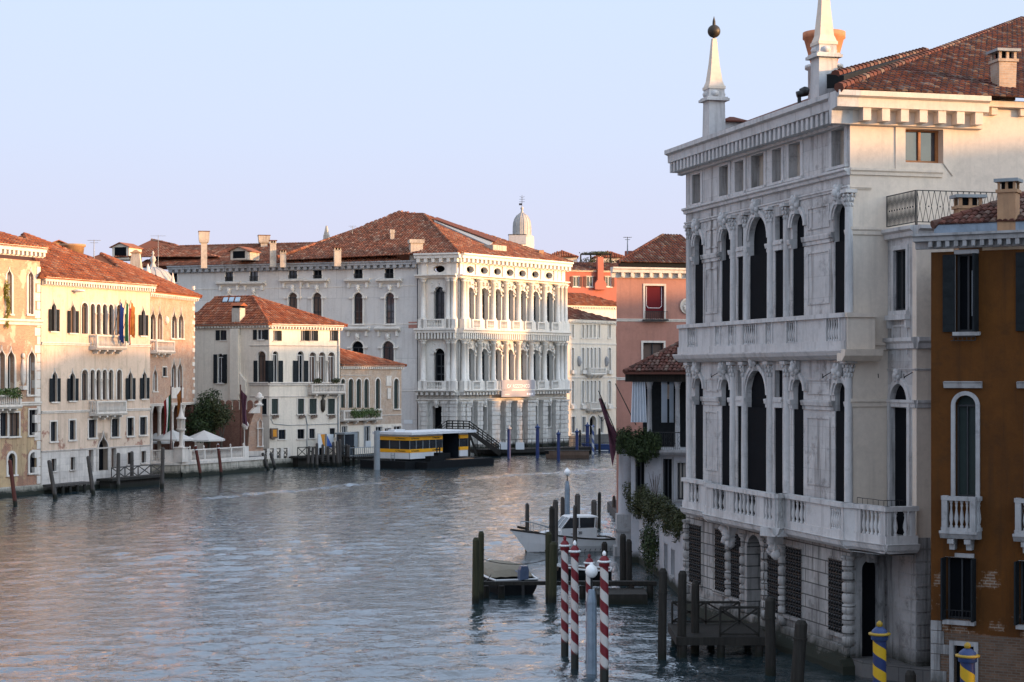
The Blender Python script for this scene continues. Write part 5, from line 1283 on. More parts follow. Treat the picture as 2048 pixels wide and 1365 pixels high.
for yb, yt in ((748, 736), (818, 804)):
    balcony(B, FI, FI.us(1171.5), FI.us(1203), FI.zs(1187, yb), FI.zs(1187, yt), .9, 16, 'rezz', 4)
    for px in (1145, 1166, 1218.5): mb = MB(); u = FI.us(px); FI.box(mb, u - .55, u + .55, FI.zs(px, yb), FI.zs(px, yb - 7), 0, .4); mb.build('sill_balcony', T['rezz'], B)
for px in (1157, 1212): mb = MB(); mb.blob(FI.pt(FI.us(px), FI.zs(px, 723), .1), .42, .3, .75, .15, 9, 7); mb.build('carved_medallion', T['trim_grey'], B)
mb = MB(); p = FI.pt(FI.us(1205), FI.zs(1205, 838), .8); mb.path([FI.pt(FI.us(1195), FI.zs(1195, 830), .1), FI.pt(FI.us(1200), FI.zs(1200, 843), .5), (p[0], p[1], p[2] + .8)], .05, 4); mb.lathe(p[0], p[1], [(.1, p[2] - .6), (.28, p[2] - .2), (.32, p[2] + .3), (.08, p[2] + .7)], 6); mb.build('wall_lantern', T['iron'], B)
P = FI.pt; ze = FI.zs(1185, 641); mb = MB(); tiles(mb, [P(-.3, ze, .5), P(FI.L + .3, ze, .5), P(FI.L * .2, ze + 2.6, -5), P(-.3, ze + 2.6, -5)], .42, .65); mb.poly([P(FI.L + .3, ze, .5), P(FI.L + .3, ze, -15), P(FI.L * .2, ze + 2.6, -5)]); mb.poly([P(FI.L + .3, ze, -15), P(-.3, ze, -15), P(-.3, ze + 2.6, -5), P(FI.L * .2, ze + 2.6, -5)]); mb.build('roof', T['tile_dark'], B)
# side street wall with dark arched opening just left of it
# --- houses stepped behind
F_ = Fac(at(1118, 620, 284).xy, at(1262, 620, 292).xy)
B = thing('grey_house', 'pale house with terracotta roof peeping above the white palace', 'house', (*F_.pt(5, 0)[:2], 1.25))
mb = MB(); zt = F_.zs(1190, 612); F_.box(mb, 0, F_.L, 1.2, zt, -9, 0); mb.build('wall', T['rezz_side'], B)
cornice(B, F_, 0, F_.L, zt - .55, zt + .05, .4, 'rezz', .5, .22)
P = F_.pt; mb = MB(); tiles(mb, [P(-.3, zt, .6), P(F_.L, zt, .6), P(F_.L * .55, zt + 2.2, -5), P(-.3, zt + 2.2, -5)], .42, .65); mb.poly([P(F_.L, zt, .6), P(F_.L, zt, -9), P(F_.L * .55, zt + 2.2, -5)]); mb.build('roof', T['tile'], B)
F_ = Fac(at(1100, 590, 302).xy, at(1275, 590, 308).xy)
B = thing('red_house', 'red plastered house with white windows and a wide chimney breast behind the white palace', 'house', (*F_.pt(6, 0)[:2], 1.25))
for x0, x1 in ((1146, 1159), (1173, 1186), (1210.5, 1223)):
    window(B, F_, pr(F_, x0, x1, 553.5, 574), 'rect', .2, .1, .04, .15, 'glass', 'frame_white', 'trim', shut=('shutter_red', 1, .5), bt=.1)
zt = F_.zs(1180, 541); mb = MB(); wall_with_holes(F_, mb, 0, F_.L, 1.2, zt, F_.holes); shell(mb, F_, 9, 1.2, zt); mb.build('wall', T['pinkred'], B)
mb = MB(); u0, u1 = F_.us(1190), F_.us(1206); F_.box(mb, u0 + .2, u1 - .2, F_.zs(1198, 562), F_.zs(1198, 515), 0, .7); F_.prism(mb, [(u0 - .3, F_.zs(1198, 580)), (u1 + .3, F_.zs(1198, 580)), (u1 + .3, F_.zs(1198, 568)), (u1 - .2, F_.zs(1198, 560)), (u0 + .2, F_.zs(1198, 560)), (u0 - .3, F_.zs(1198, 568))], 0, .75); mb.build('chimney_breast', T['pinkred'], B)
course(B, F_, 0, F_.L, zt - .3, .3, .3, 'trim')
P = F_.pt; mb = MB(); tiles(mb, [P(-.3, zt, .6), P(F_.L, zt, .6), P(F_.L, zt + 1.6, -4), P(-.3, zt + 1.6, -4)], .42, .65); mb.build('roof', T['tile_dark'], B)
c = at(1155, 503, 318)
for px, pt, pb, Y, wd, lab in ((1122, 502, 540, 322, 5, 'dark pitched roofed house left of the roof garden'), (1216, 503, 540, 330, 5.5, 'low gabled rooftop house at the roof garden')):
    c = at(px, pb, Y); o = thing('rooftop_house', lab, 'house', (c.x, c.y, 1.25)); z1_ = at(px, pt + 15, Y).z; z2_ = at(px, pt, Y).z
    mb = MB(); mb.obox((c.x, c.y), (1, .1), wd / 2, 3, 1.2, z1_); mb.build('wall', T['rezz_side'], o)
    mb = MB(); hw = wd / 2 + .5; e = [V(c.x - hw, c.y - 3.6, z1_), V(c.x + hw, c.y - 3.6, z1_), V(c.x + hw, c.y + 3.6, z1_), V(c.x - hw, c.y + 3.6, z1_)]; ap = V(c.x, c.y, z2_)
    tiles(mb, [e[0], e[1], ap], .42, .65); tiles(mb, [e[1], e[2], ap], .42, .65); mb.poly([e[2], e[3], ap]); mb.poly([e[3], e[0], ap]); mb.build('roof', T['tile'], o)
for px, Y, lab in ((1179, 312, 'weathered low chimney left of the roof garden pergola'), (1226, 300, 'small pink chimney beside the salmon house roof')):
    pass
o = thing('pergola', 'rooftop pergola overgrown with vines on the skyline behind the white palace', 'pergola', at(1190, 512, 320))
a, b = at(1162, 508, 320), at(1222, 508, 320); mb = MB(); z1_, z0_ = a.z, at(1162, 540, 320).z
for t in (0, .33, .66, 1): p = a.lerp(b, t); mb.tube((p.x, p.y, z0_ - 6), (p.x, p.y, z1_), .08); mb.tube((p.x, p.y + 2.5, z0_ - 6), (p.x, p.y + 2.5, z1_), .08); mb.tube((p.x, p.y - .4, z1_), (p.x, p.y + 3, z1_), .06)
mb.tube(a, b, .08); mb.tube(a + V(0, 2.5, 0), b + V(0, 2.5, 0), .08); mb.build('frame', T['wood_dark'], o)
mb = MB(); foliage(mb, a.lerp(b, .45) + V(0, 1, .2), 2.6, 1.6, .35, 500, .16); foliage(mb, at(1180, 524, 319), 2.2, 1, .8, 350, .16); foliage(mb, at(1222, 525, 319), 1.6, 1, .8, 250, .16); mb.build('vine', T['leaf_olive'], o)
def aerial(px, yt, yb, Y, label, wd=1.2):
    a, b = at(px, yb, Y), at(px, yt, Y); o = thing('aerial', label, 'aerial', a, 'rooftop aerials'); mb = MB(); mb.tube(a, b, .05, .03, 5)
    for t, w in ((.97, wd), (.85, wd * .7)): q = a.lerp(b, t); mb.tube(q - V(w / 2, 0, 0), q + V(w / 2, 0, 0), .025, .025, 4)
    for k in range(5): q = a.lerp(b, .97) + V((k / 4 - .5) * wd, 0, 0); mb.tube(q - V(0, .3, 0), q + V(0, .3, 0), .02, .02, 4)
    mb.build('mast', T['gutter'], o)
aerial(316.5, 470, 545, 245, 'tall thin aerial above the dark roof beside the church vault', 2.0); aerial(1255, 474, 512, 131.5, 'aerial above the salmon house', .55)
# ------------------------------------------------------------------ right bank
MC = V(11.83, 63.0)                                   # near corner of the white palace at the water
UM = V(.259, -.966).normalized()                      # along its canal front, towards the viewer
FM = Fac(MC - UM * 16.3, MC)
UR = V(.966, .259).normalized()
FR = Fac(MC, MC + UR * 26)                            # return wall facing the viewer
B = thing('white_stone_palace', 'tall white stone palace with two obelisks on its cornice filling the right side', 'palace', (MC.x, MC.y, 0))
zst, zrail2, zfl2, zrail1, zfl1 = 17.45, 12.63, 11.35, 6.02, 4.75
# upper main floor, lower main floor, attic, ground floor openings on the canal front
nob2 = [(1389.5, 1406, 469, 644, 'round'), (1443, 1461, 457, 640, 'round'), (1475.5, 1489.5, 449, 638, 'rect'), (1499, 1535, 433, 636, 'round'), (1550, 1566, 432, 632, 'rect'), (1585, 1608, 426, 630, 'round'), (1669, 1695, 407, 623, 'round')]
nob1 = [(1390, 1406, 755, 952, 'round'), (1443, 1460, 757, 962, 'round'), (1475, 1488, 741, 972, 'rect'), (1494, 1533, 740, 978, 'round'), (1549.5, 1565, 741, 983, 'rect'), (1586.6, 1607, 757, 986, 'round'), (1670, 1694, 764, 1001, 'round')]
att = [(1385.7, 1402, 349, 408), (1439.6, 1457.5, 332, 393), (1471, 1488.5, 322.5, 385), (1503.7, 1528.6, 309, 375), (1545.5, 1563.7, 298, 365), (1579, 1602, 286.5, 356), (1664.5, 1690, 258.5, 333)]
gr = [(1380.6, 1403, 1051, 1167), (1432, 1456, 1061, 1183), (1464, 1483, 1069, 1196), (1537, 1562, 1087, 1225), (1574, 1604, 1097, 1233), (1659.5, 1690, 1121, 1264)]
for x0, x1, y0, y1 in att:
    window(B, FM, pr(FM, x0, x1, y0, y1), 'rect', .32, .22, .04, .1, 'chim', None, 'lolin', name='attic_window')
def nobile(lst, zbot, zimp):
    out = []
    for x0, x1, y0, y1, k in lst:
        u0, u1, z0, z1 = pr(FM, x0, x1, y0, y1); z0 = zbot; c = (u0 + u1) / 2
        out.append((u0, u1, z1))
        o = window(B, FM, (u0, u1, z0, z1), k, .20, 0, 0, 0, 'void', None, 'lolin', name='tall_window')
        mb = MB(); FM.box(mb, u0 + .01, u1 - .01, z0, zimp - .15, -.1, -.035); mb.build('dark_shutter', T['void'], o)
        if k == 'round':
            mb = MB(); zs = z1 - (u1 - u0) / 2; n = 16; r = (u1 - u0) / 2
            for a, b, pj in ((0, .1, .05), (.1, .24, .1)):
                for i in range(n):
                    t0, t1 = math.pi * i / n, math.pi * (i + 1) / n
                    q = [(c - (r + e) * math.cos(t), zs + (r + e) * math.sin(t)) for e, t in ((a, t0), (a, t1), (b, t1), (b, t0))]
                    FM.prism(mb, q, -.02, pj)
            head(mb, FM, c, z1 + .3, .05, .35); mb.build('keystone_mask', T['lolin'], o)
        if k == 'rect':
            mb = MB(); FM.box(mb, u0 - .02, u1 + .02, zimp - .12, zimp + .28, -.45, .06); FM.box(mb, u0 - .02, u1 + .02, zimp + .1, zimp + .2, -.4, .1); mb.build('transom', T['lolin'], o)
    return out
imp2, imp1 = 15.35, 9.32
W2 = nobile(nob2, zfl2, imp2); W1 = nobile(nob1, zfl1, imp1)
# impost mouldings on the blank stretches and jambs
def imposts(Wn, z, nm='impost'):
    mb = MB(); edges = []
    for i in (0, 1, 3, 5, 6):
        u0, u1, zt_ = Wn[i]
        for e, s in ((u0, -1), (u1, 1)):
            a, b = min(e, e + s * .28), max(e, e + s * .28)
            if a < 0.02: a = .02
            if b > FM.L - .02: b = FM.L - .02
            edges.append((a, b))
    edges += [(Wn[0][1], Wn[1][0]), (Wn[5][1], Wn[6][0])]
    for a, b in edges:
        mb = MB()
        FM.sweep(mb, a, b, [(-.01, z - .14), (.05, z - .13), (.06, z), (.11, z + .02), (.14, z + .15), (.14, z + .2), (-.01, z + .22)])
        mb.build(nm, T['lolin'], B)
imposts(W2, imp2); imposts(W1, imp1)
# engaged columns with carved capitals
def ecolumns(Wn, zb, zt_, r):
    gaps = [Wn[0][0] / 2, (Wn[1][1] + Wn[2][0]) / 2, (Wn[2][1] + Wn[3][0]) / 2, (Wn[3][1] + Wn[4][0]) / 2, (Wn[4][1] + Wn[5][0]) / 2, (Wn[6][1] + FM.L) / 2 + .05]
    for u in gaps:
        x, y, _ = FM.pt(u, 0, .02); h = zt_ - zb; mb = MB()
        mb.obox((x, y), (FM.U.x, FM.U.y), r * 1.4, r * 1.4, zb, zb + .3)
        mb.lathe(x, y, [(r * 1.35, zb + .3), (r * 1.35, zb + .4), (r * 1.15, zb + .48), (r * 1.2, zb + .58), (r, zb + .66), (r * 1.0, zb + h * .4), (r * .88, zt_ - .66)], 16)
        o = mb.build('column', T['lolin'], B)
        mb = MB(); capital(mb, x, y, zt_ - .68, zt_ - .10, r * .9, 10); mb.obox((x, y), (FM.U.x, FM.U.y), r * 1.45, r * 1.45, zt_ - .12, zt_); mb.build('capital', T['lolin'], o)
ecolumns(W2, zfl2 + .35, 16.95, .155); ecolumns(W1, zfl1 + .35, 10.98, .155)
# sunk wall panels between the windows
for Wn, zb, zi, zt_ in ((W2, 12.9, imp2, 16.9), (W1, 6.3, imp1, 10.6)):
    for i in (0, 5):
        a, b = Wn[i][1] + .28, Wn[i + 1][0] - .3
        mb = MB()
        for z0, z1 in ((zb + .2, zi - .45), (zi + .5, zt_ - .35)): ring(FM, mb, a + .15, b - .15, z0, z1, 'rect', .07, -.01, .035); FM.box(mb, a + .08, b - .08, z0 - .07, z0, -.01, .035)
        mb.build('wall_panel', T['lolin_wall'], B)
# entablature bands
E = FM.L
for z, h, pj in ((zst, .26, .22), (16.95, .16, .1)): course(B, FM, 0, E, z, h, pj, 'lolin')
course(B, FM, 0, E, 10.98, .22, .14, 'lolin')
# main cornice with modillions on both fronts
zc0, zc1 = 19.2, 20.3
cornice(B, FM, -.5, E + .02, zc0, zc1, .82, 'lolin', .42, .2)
cornice(B, FR, .0, 5.05, zc0, zc1, .82, 'lolin_side', .72, .3, ret=0)
mb = MB()                                                        # cornice corner block
FR.sweep(mb, -.8, .02, [(.05, zc0), (.2, zc0 + .02), (.23, zc0 + .5), (.66, zc0 + .55), (.67, zc0 + .86), (.82, zc0 + .92), (.82, zc1), (-.1, zc1)]); mb.build('cornice_corner', T['lolin'], B)
# return wall openings
window(B, FR, pr(FR, 1810, 1885.6, 258.5, 326), 'rect', .42, 0, 0, 0, 'glass_sky', 'frame_wood', 'lolin_side', bt=.09)
rg = (FR.us(1722), FR.us(1756), .2, FR.zs(1740, 1120))
window(B, FR, rg, 'round', .22, .22, .08, 0, 'void', None, 'lolin_rust', name='water_door')
mb = MB(); head(mb, FR, (rg[0] + rg[1]) / 2, rg[3] + .35, .1, .42); mb.build('keystone_mask', T['lolin_rust'], B)
mb = MB(); u0, u1, z0, z1 = pr(FR, 1810, 1885.6, 258.5, 326); ring(FR, mb, u0, u1, z0, z1, 'rect', .38, -.02, .04, .45); mb.build('window_surround', T['lolin_side'], B)
# canal front doorway and grilles on the ground floor
gd_ = (FM.us(1498), FM.us(1527), .2, FM.zs(1512, 1070))
window(B, FM, gd_, 'round', .9, .25, .1, 0, 'void', None, 'lolin_base', name='water_door')
for x0, x1, y0, y1 in gr:
    u0, u1, z0, z1 = pr(FM, x0, x1, y0, y1)
    o = window(B, FM, (u0, u1, z0, z1), 'rect', .35, .1, .03, .14, 'void', None, 'lolin_base')
    mb = MB(); nx, nz = max(3, int((u1 - u0) / .2)), int((z1 - z0) / .22)
    for i in range(nx + 1): u = u0 + (u1 - u0) * i / nx; FM.box(mb, u - .02, u + .02, z0 - .03, z1 + .03, .0, .05)
    for j in range(nz + 1): z = z0 + (z1 - z0) * j / nz; FM.box(mb, u0 - .03, u1 + .03, z - .02, z + .02, .01, .06)
    for i in range(nx):
        for j in range(nz):
            p = FM.pt(u0 + (u1 - u0) * (i + .5) / nx, z0 + (z1 - z0) * (j + .5) / nz, .04); mb.blob(p, .065, .065, .065, 0, 5, 3)
    mb.build('grille', T['iron'], o)
# walls
mb = MB(); wall_with_holes(FM, mb, 0, E, zfl1 - .2, zst + .1, FM.holes); wall_with_holes(FM, mb, 0, E, zst + .1, zc0 + .3, FM.holes); mb.build('canal_wall', T['lolin_wall'], B)
mb = MB(); wall_with_holes(FM, mb, 0, E, -1.0, zfl1 - .2, FM.holes); mb.build('rusticated_base', T['lolin_base'], B)
mb = MB(); wall_with_holes(FR, mb, 0, FR.L, zfl1 - .2, zc1, FR.holes); mb.build('return_wall', T['lolin_side'], B)
mb = MB(); wall_with_holes(FR, mb, 0, FR.L, -1.0, zfl1 - .2, FR.holes)
for k in range(11):
    z = .25 + k * .43
    for a, b in ((.02, rg[0] - .05), (rg[1] + .05, 1.42)):
        FR.box(mb, a, b, z, z + .37, 0, .05)
mb.build('return_base', T['lolin_rust'], B)
mb = MB()
for F in (FM,): mb.poly([F.pt(0, -1, 0), F.pt(0, zc1, 0), F.pt(0, zc1, -18), F.pt(0, -1, -18)])
FB_ = Fac(FM.pt(0, 0, -25)[:2], FM.pt(0, 0, 0)[:2]); mb.build('far_wall', T['lolin_wall'], B)
for z, h, pj in ((zst, .26, .12), (16.95, .1, .07)): course(B, FR, 0, 3.55 if z > 17 else .8, z, h, pj, 'lolin_side')
course(B, FR, 0, 1.45, imp2, .3, .1, 'lolin_side'); course(B, FR, 0, 1.45, imp1, .3, .1, 'lolin_side'); course(B, FR, .8, 1.45, zfl2 - .05, .3, .12, 'lolin_side')
mb = MB(); FM.sweep(mb, 0, E, [(.3, -1.5), (.26, .2), (.14, .55), (.1, .9), (.0, .95)]); FR.sweep(mb, -.4, 1.45, [(.3, -1.5), (.28, .3), (.1, .5), (0, .55)]); mb.build('water_steps', T['lolin_base'], B)
# half columns of rough blocks on the ground floor
for px in (1376, 1460, 1490, 1533, 1568, 1697):
    u = FM.us(px); mb = MB(); z = .95; k = 0; zt_ = FM.zs(px, {1376: 1040, 1460: 1058, 1490: 1068, 1533: 1076, 1568: 1090, 1697: 1112}[px])
    x, y, _ = FM.pt(u, 0, 0)
    while z < zt_ - .5: mb.lathe(x, y, [(.18, z), (.23, z + .04), (.23, z + .3), (.18, z + .34)], 12); z += .38; k += 1
    mb.lathe(x, y, [(.17, .9), (.17, zt_ - .3), (.2, zt_ - .28), (.17, zt_ - .2), (.27, zt_ - .08), (.27, zt_)], 12); mb.build('rusticated_half_column', T['lolin_base'], B)
for px in (1468, 1560):
    mb = MB(); u = FM.us(px); z = zfl1 - .35; FM.prism(mb, [(u - .35, z), (u + .35, z), (u + .25, z - .85), (u - .25, z - .85)], 0, .35)
    for k in range(5): mb.blob(FM.pt(u + RN.uniform(-.3, .3), z - .2 - k * .15, .35 - k * .04), .25, .2, .22, .15)
    mb.build('balcony_console', T['lolin'], B)
# balcony of the upper main floor: low parapet with baluster panels under each window
def parapet(zf, zr, segs, w, mat='lolin', name='balcony', cw=.0):
    mb = MB()
    FM.sweep(mb, -.25, segs[-1][1], [(.0, zf - .36), (w - .02, zf - .34), (w + .18, zf - .2), (w + .26, zf - .05), (w + .26, zf), (0, zf + .003)])
    o = mb.build(name, T[mat], B); mb = MB()
    for a, b, n in segs:
        FM.box(mb, a, b, zr - .16, zr, w - .12, w + .16); FM.box(mb, a, b, zf, zf + .3, w - .1, w + .12)
        if n == 0: FM.box(mb, a, b, zf + .3, zr - .16, w - .08, w + .06)
        else:
            FM.box(mb, a, a + .12, zf + .3, zr - .16, w - .1, w + .1); FM.box(mb, b - .12, b, zf + .3, zr - .16, w - .1, w + .1)
            for k in range(n):
                x, y, _ = FM.pt(a + .12 + (b - a - .24) * (k + .5) / n, 0, w); baluster(mb, x, y, zf + .3, zr - .16, .075, 10)
    mb.build('balustrade', T[mat], o); return o
u = FM.us
seg2 = []
prev = 0.02
for a, b, n in ((1377, 1397, 4), (1432, 1445, 3), (1458, 1474, 3), (1487, 1517, 6), (1533, 1549, 3), (1575, 1597, 4), (1654, 1684, 5)):
    ua_, ub_ = FM.us(a, .28), FM.us(b, .28)
    if ua_ - prev > .03: seg2.append((prev, ua_, 0))
    seg2.append((ua_, ub_, n)); prev = ub_
seg2.append((prev, E + .35, 0))
o = parapet(zfl2, zrail2, seg2, .28)
mb = MB(); FR.box(mb, -.30, .75, zfl2, zrail2 - .16, .0, .43); FR.box(mb, -.36, .8, zrail2 - .16, zrail2 - .002, .0, .5); FR.sweep(mb, -.5, .95, [(0, zfl2 - .42), (.4, zfl2 - .4), (.62, zfl2 - .22), (.68, zfl2), (0, zfl2 + .002)]); mb.build('balcony_end', T['lolin_side'], o)
# balcony of the lower main floor: steps forward in the middle and again at the corner
def offset_run(pts, zf, zr, spec, name, mat='lolin'):
    'parapet along a list of plan points; spec = per edge list of (fraction0, fraction1, n balusters)'
    mb = MB(); mb2 = MB()
    for (p, q), sp in zip(zip(pts, pts[1:]), spec):
        F = Fac(p, q); L = F.L
        F.sweep(mb, -.1, L + .1, [(-.7, zf - .32), (.0, zf - .32), (.15, zf - .2), (.2, zf - .05), (.24, zf), (-.7, zf + .003)])
        F.box(mb2, -.1, L + .1, zr - .16, zr, -.14, .14); F.box(mb2, -.08, L + .08, zf, zf + .28, -.1, .1)
        last = 0
        for f0, f1, n in sp:
            if f0 > last + .01: F.box(mb2, last * L, f0 * L, zf + .28, zr - .16, -.08, .07)
            for k in range(n):
                x, y, _ = F.pt(L * (f0 + (f1 - f0) * (k + .5) / n), 0, 0); baluster(mb2, x, y, zf + .28, zr - .16, .09, 10)
            last = f1
        if last < .99: F.box(mb2, last * L, L, zf + .28, zr - .16, -.08, .07)
    o = mb.build(name, T[mat], B); mb2.build('balustrade', T[mat], o); return o
def mp(px, w): a = FM.us(px, w); return FM.pt(a, 0, w)[:2]
k0, k1, k2, k3, k4, k5 = mp(1370, .4), mp(1416, .4), mp(1416, .85), mp(1553, .85), mp(1570, .4), mp(1690, .4)
def fr(F_, a): return a
Lc = (V(*k3) - V(*k2)).length
cor = at(1774, 1017, 60.6).xy; cor2 = at(1829, 1017, 60.9).xy
offset_run([k0, k1, k2, k3, k4, k5, (11.9, 62.2), tuple(cor), tuple(cor2)], zfl1, zrail1,
           [[(.25, .7, 3)], [], [(.1, .3, 3), (.42, .75, 6), (.85, .98, 3)], [(.3, .7, 1)], [(.12, .4, 4), (.8, .97, 5)], [], [(.2, .85, 5)], [(.12, .85, 2)]], 'balcony')
mb = MB(); mb.poly([(*k5, zfl1 - .02), (*cor, zfl1 - .02), (*cor2, zfl1 - .02), (14.2, 63, zfl1 - .02), (12, 63, zfl1 - .02)]); mb.poly([(*k5, zfl1 - .38), (12, 63, zfl1 - .38), (14.2, 63, zfl1 - .38), (*cor2, zfl1 - .38), (*cor, zfl1 - .38)]); mb.build('balcony_floor', T['lolin'], B)
# lower side wing with terrace
WG0 = FR.pt(1.45, 0, 0)[:2]; WG1 = at(1833, 700, 61.2).xy
FWs = Fac(WG0, WG1); FWe = Fac(WG1, WG1 + UR * 12)
zwt = 15.55
wb_ = pr(FWs, 1788, 1813, 500, 622); window(B, FWs, wb_, 'rect', .16, .16, .04, .14, 'shutter', 'frame', 'lolin')
wa_ = pr(FWs, 1783, 1817, 768, 1012); window(B, FWs, (wa_[0], wa_[1], zfl1, wa_[3]), 'round', .14, .2, .08, 0, 'void', None, 'lolin', name='balcony_door')
mb = MB(); head(mb, FWs, (wa_[0] + wa_[1]) / 2, wa_[3] + .25, .05, .26)
mb.build('keystone_mask', T['lolin'], B)
mb = MB(); wall_with_holes(FWs, mb, 0, FWs.L, zfl1 - .2, zwt, FWs.holes); mb.build('wing_wall', T['lolin_wall'], B)
mb = MB(); FWe.box(mb, .75, FWe.L, zfl1 - .2, zwt, -6, -.002); FWe.box(mb, .0, .75, zfl1 - .2, zwt, -.3, 0); FWe.box(mb, -.02, FWe.L, zwt, zwt + .04, -6, 0); mb.build('wing_end_wall', T['lolin_side'], B)
mb = MB(); FWs.box(mb, 0, FWs.L + .001, -1, zfl1 - .2, -.4, 0); FWe.box(mb, 0, FWe.L, -1, zfl1 - .2, -6, -.001)
for k in range(11):
    z = .25 + k * .43; FWs.box(mb, .05, FWs.L + .02, z, z + .37, 0, .04); FWe.box(mb, .0, .5, z, z + .37, 0, .04)
mb.build('wing_base', T['lolin_rust'], B)
for F, L in ((FWs, FWs.L), (FWe, 2.5)):
    course(B, F, -.02, L + .05, zwt - .38, .38, .28, 'lolin'); course(B, F, 0, L, zfl2 - .02, .42, .2, 'lolin'); course(B, F, 0, L, imp1, .28, .1, 'lolin'); course(B, F, 0, L, 10.6, .08, .05, 'lolin')
mb = MB(); u0, u1, z0, z1 = wb_
FWs.box(mb, u0 - .3, u1 + .3, z0 - .32, z0 - .15, 0, .22); ring(FWs, mb, u0 - .05, u1 + .05, z0 - 1.5, z0 - .55, 'rect', .06, -.01, .04)
for u_ in (u0 - .2, u1 + .2): FWs.box(mb, u_ - .07, u_ + .07, z0 - .6, z0 - .32, 0, .16)
mb.build('window_apron', T['lolin'], B)
mb = MB(); zt_ = 16.75                                           # wrought iron terrace railing with lozenges
def lozenges(F, L, step):
    n = max(2, int(L / step))
    F.box(mb, 0, L, zt_ - .03, zt_, .02, .05); F.box(mb, 0, L, zwt + .1, zwt + .13, .02, .05)
    for k in range(n):
        a, b = L * k / n, L * (k + 1) / n; m_ = (a + b) / 2
        for p, q in (((a, zwt + .1), (m_, zt_)), ((m_, zt_), (b, zwt + .1)), ((a, zt_), (m_, zwt + .1)), ((m_, zwt + .1), (b, zt_))):
            mb.tube(F.pt(*p, .035), F.pt(*q, .035), .011, .011, 4)
        mb.blob(F.pt(a, (zwt + zt_) / 2 + .05, .035), .03, .03, .03, 0, 5, 3)
    for e in (0, L): mb.tube(F.pt(e, zwt, .035), F.pt(e, zt_, .035), .022, .022, 5)
lozenges(FWs, FWs.L, .2); lozenges(FWe, 7.0, .42); mb.build('terrace_railing', T['iron'], B)
def hook(F, e):
    mb = MB(); mb.path([F.pt(e, 10.55, .02), F.pt(e, 10.4, .3), F.pt(e + .05, 10.35, .36), F.pt(e + .08, 10.5, .38)], .018, 4); mb.build('iron_hook', T['iron'], B)
for e in (wa_[0] - .35, wa_[1] + .35): hook(FWs, e)
for i in (1, 6): hook(FM, W1[i][0] - .3)
mb = MB(); p0, p1 = V(*k5, 0), V(12.0, 62.0, 0); q = [V(11.95, 62.3, 6.22), V(12.6, 61.0, 6.2), V(13.3, 61.2, 6.2)]; mb.path(q, .015, 4)
for a, b in zip(q, q[1:]):
    for k in range(5): c = a.lerp(b, k / 5); mb.tube(c, c - V(0, 0, .2), .01, .01, 4)
mb.build('low_rail', T['iron'], B)
# roof
o_ = .55; ze = zc1
k = V(*(MC - UM * 16.9), ze) + V(FM.N.x * .8, FM.N.y * .8, 0); c0_ = V(*MC, ze) + V(FM.N.x * .8, FM.N.y * .8, 0) + V(UM.x * .8, UM.y * .8, 0)
rR = V(*(MC + UR * 26), ze) + V(UM.x * .35, UM.y * .35, 0); Dh = 25.0
hip = V(.5, .866, 0).normalized(); apex = c0_ + hip * Dh + V(0, 0, 6.55 * Dh / 24.6); rdg = apex + V(UR.x, UR.y, 0) * 10
mb = MB(); tiles(mb, [c0_, rR, rdg, apex], .24, .42, .015)
mb.poly([k, c0_, apex, k - V(FM.N.x, FM.N.y, 0) * 14 + V(0, 0, 3.0)])
ridge(mb, c0_ + V(0, 0, .05), apex, .17, .42)
mb.build('roof', T['tile_dark'], B)
sl_ = 6.55 / 24.6; a = c0_ + hip * .5 + V(0, 0, .5 * sl_); b = c0_ + hip * 11 + V(0, 0, 11 * sl_); off = V(-.55, .25, 0)
mb = MB(); mb.hexa([a + off, a, b, b + off], [a + off + V(0, 0, .5), a + V(0, 0, .42), b + V(0, 0, .14), b + off + V(0, 0, .16)]); mb.build('hip_gutter', T['black'], B)
mb = MB()
for j in range(25): p = a.lerp(b, j / 25) + V(0, 0, .47 - .32 * j / 25) + off * .5; q_ = a.lerp(b, (j + 1.1) / 25) + V(0, 0, .43 - .32 * (j + 1) / 25) + off * .5; mb.r = RN.random(); mb.tube(p, q_, .17, .14, 7, False)
mb.build('hip_tiles', T['tile_dark'], B)
mb = MB(); u0 = 5.05; FR.box(mb, u0, FR.L, zc1 - .28, zc1 - .06, -.1, .3)
for j in range(18): uu = u0 + .5 + j * 1.15; FR.box(mb, uu - .12, uu + .12, zc1 - .55, zc1 - .28, -.1, .18)
mb.build('eaves_gutter', T['lolin_side'], B)
def rp(px, py):                                                 # point of the roof slope seen at a photo pixel
    d = V((px - CX) / FX, 1, (HY - py) / FX); n = (rR - c0_).cross(apex - c0_); t = n.dot(c0_ - V(0, 0, CAMH)) / n.dot(d); return V(0, 0, CAMH) + d * t
p = rp(2007, 176); chimney(B, p.x, p.y, p.z - .5, at(2007, 101, p.y).z, .62, 'brick_tan', 'flat', 1.12, .2, B, capmat='gutter')
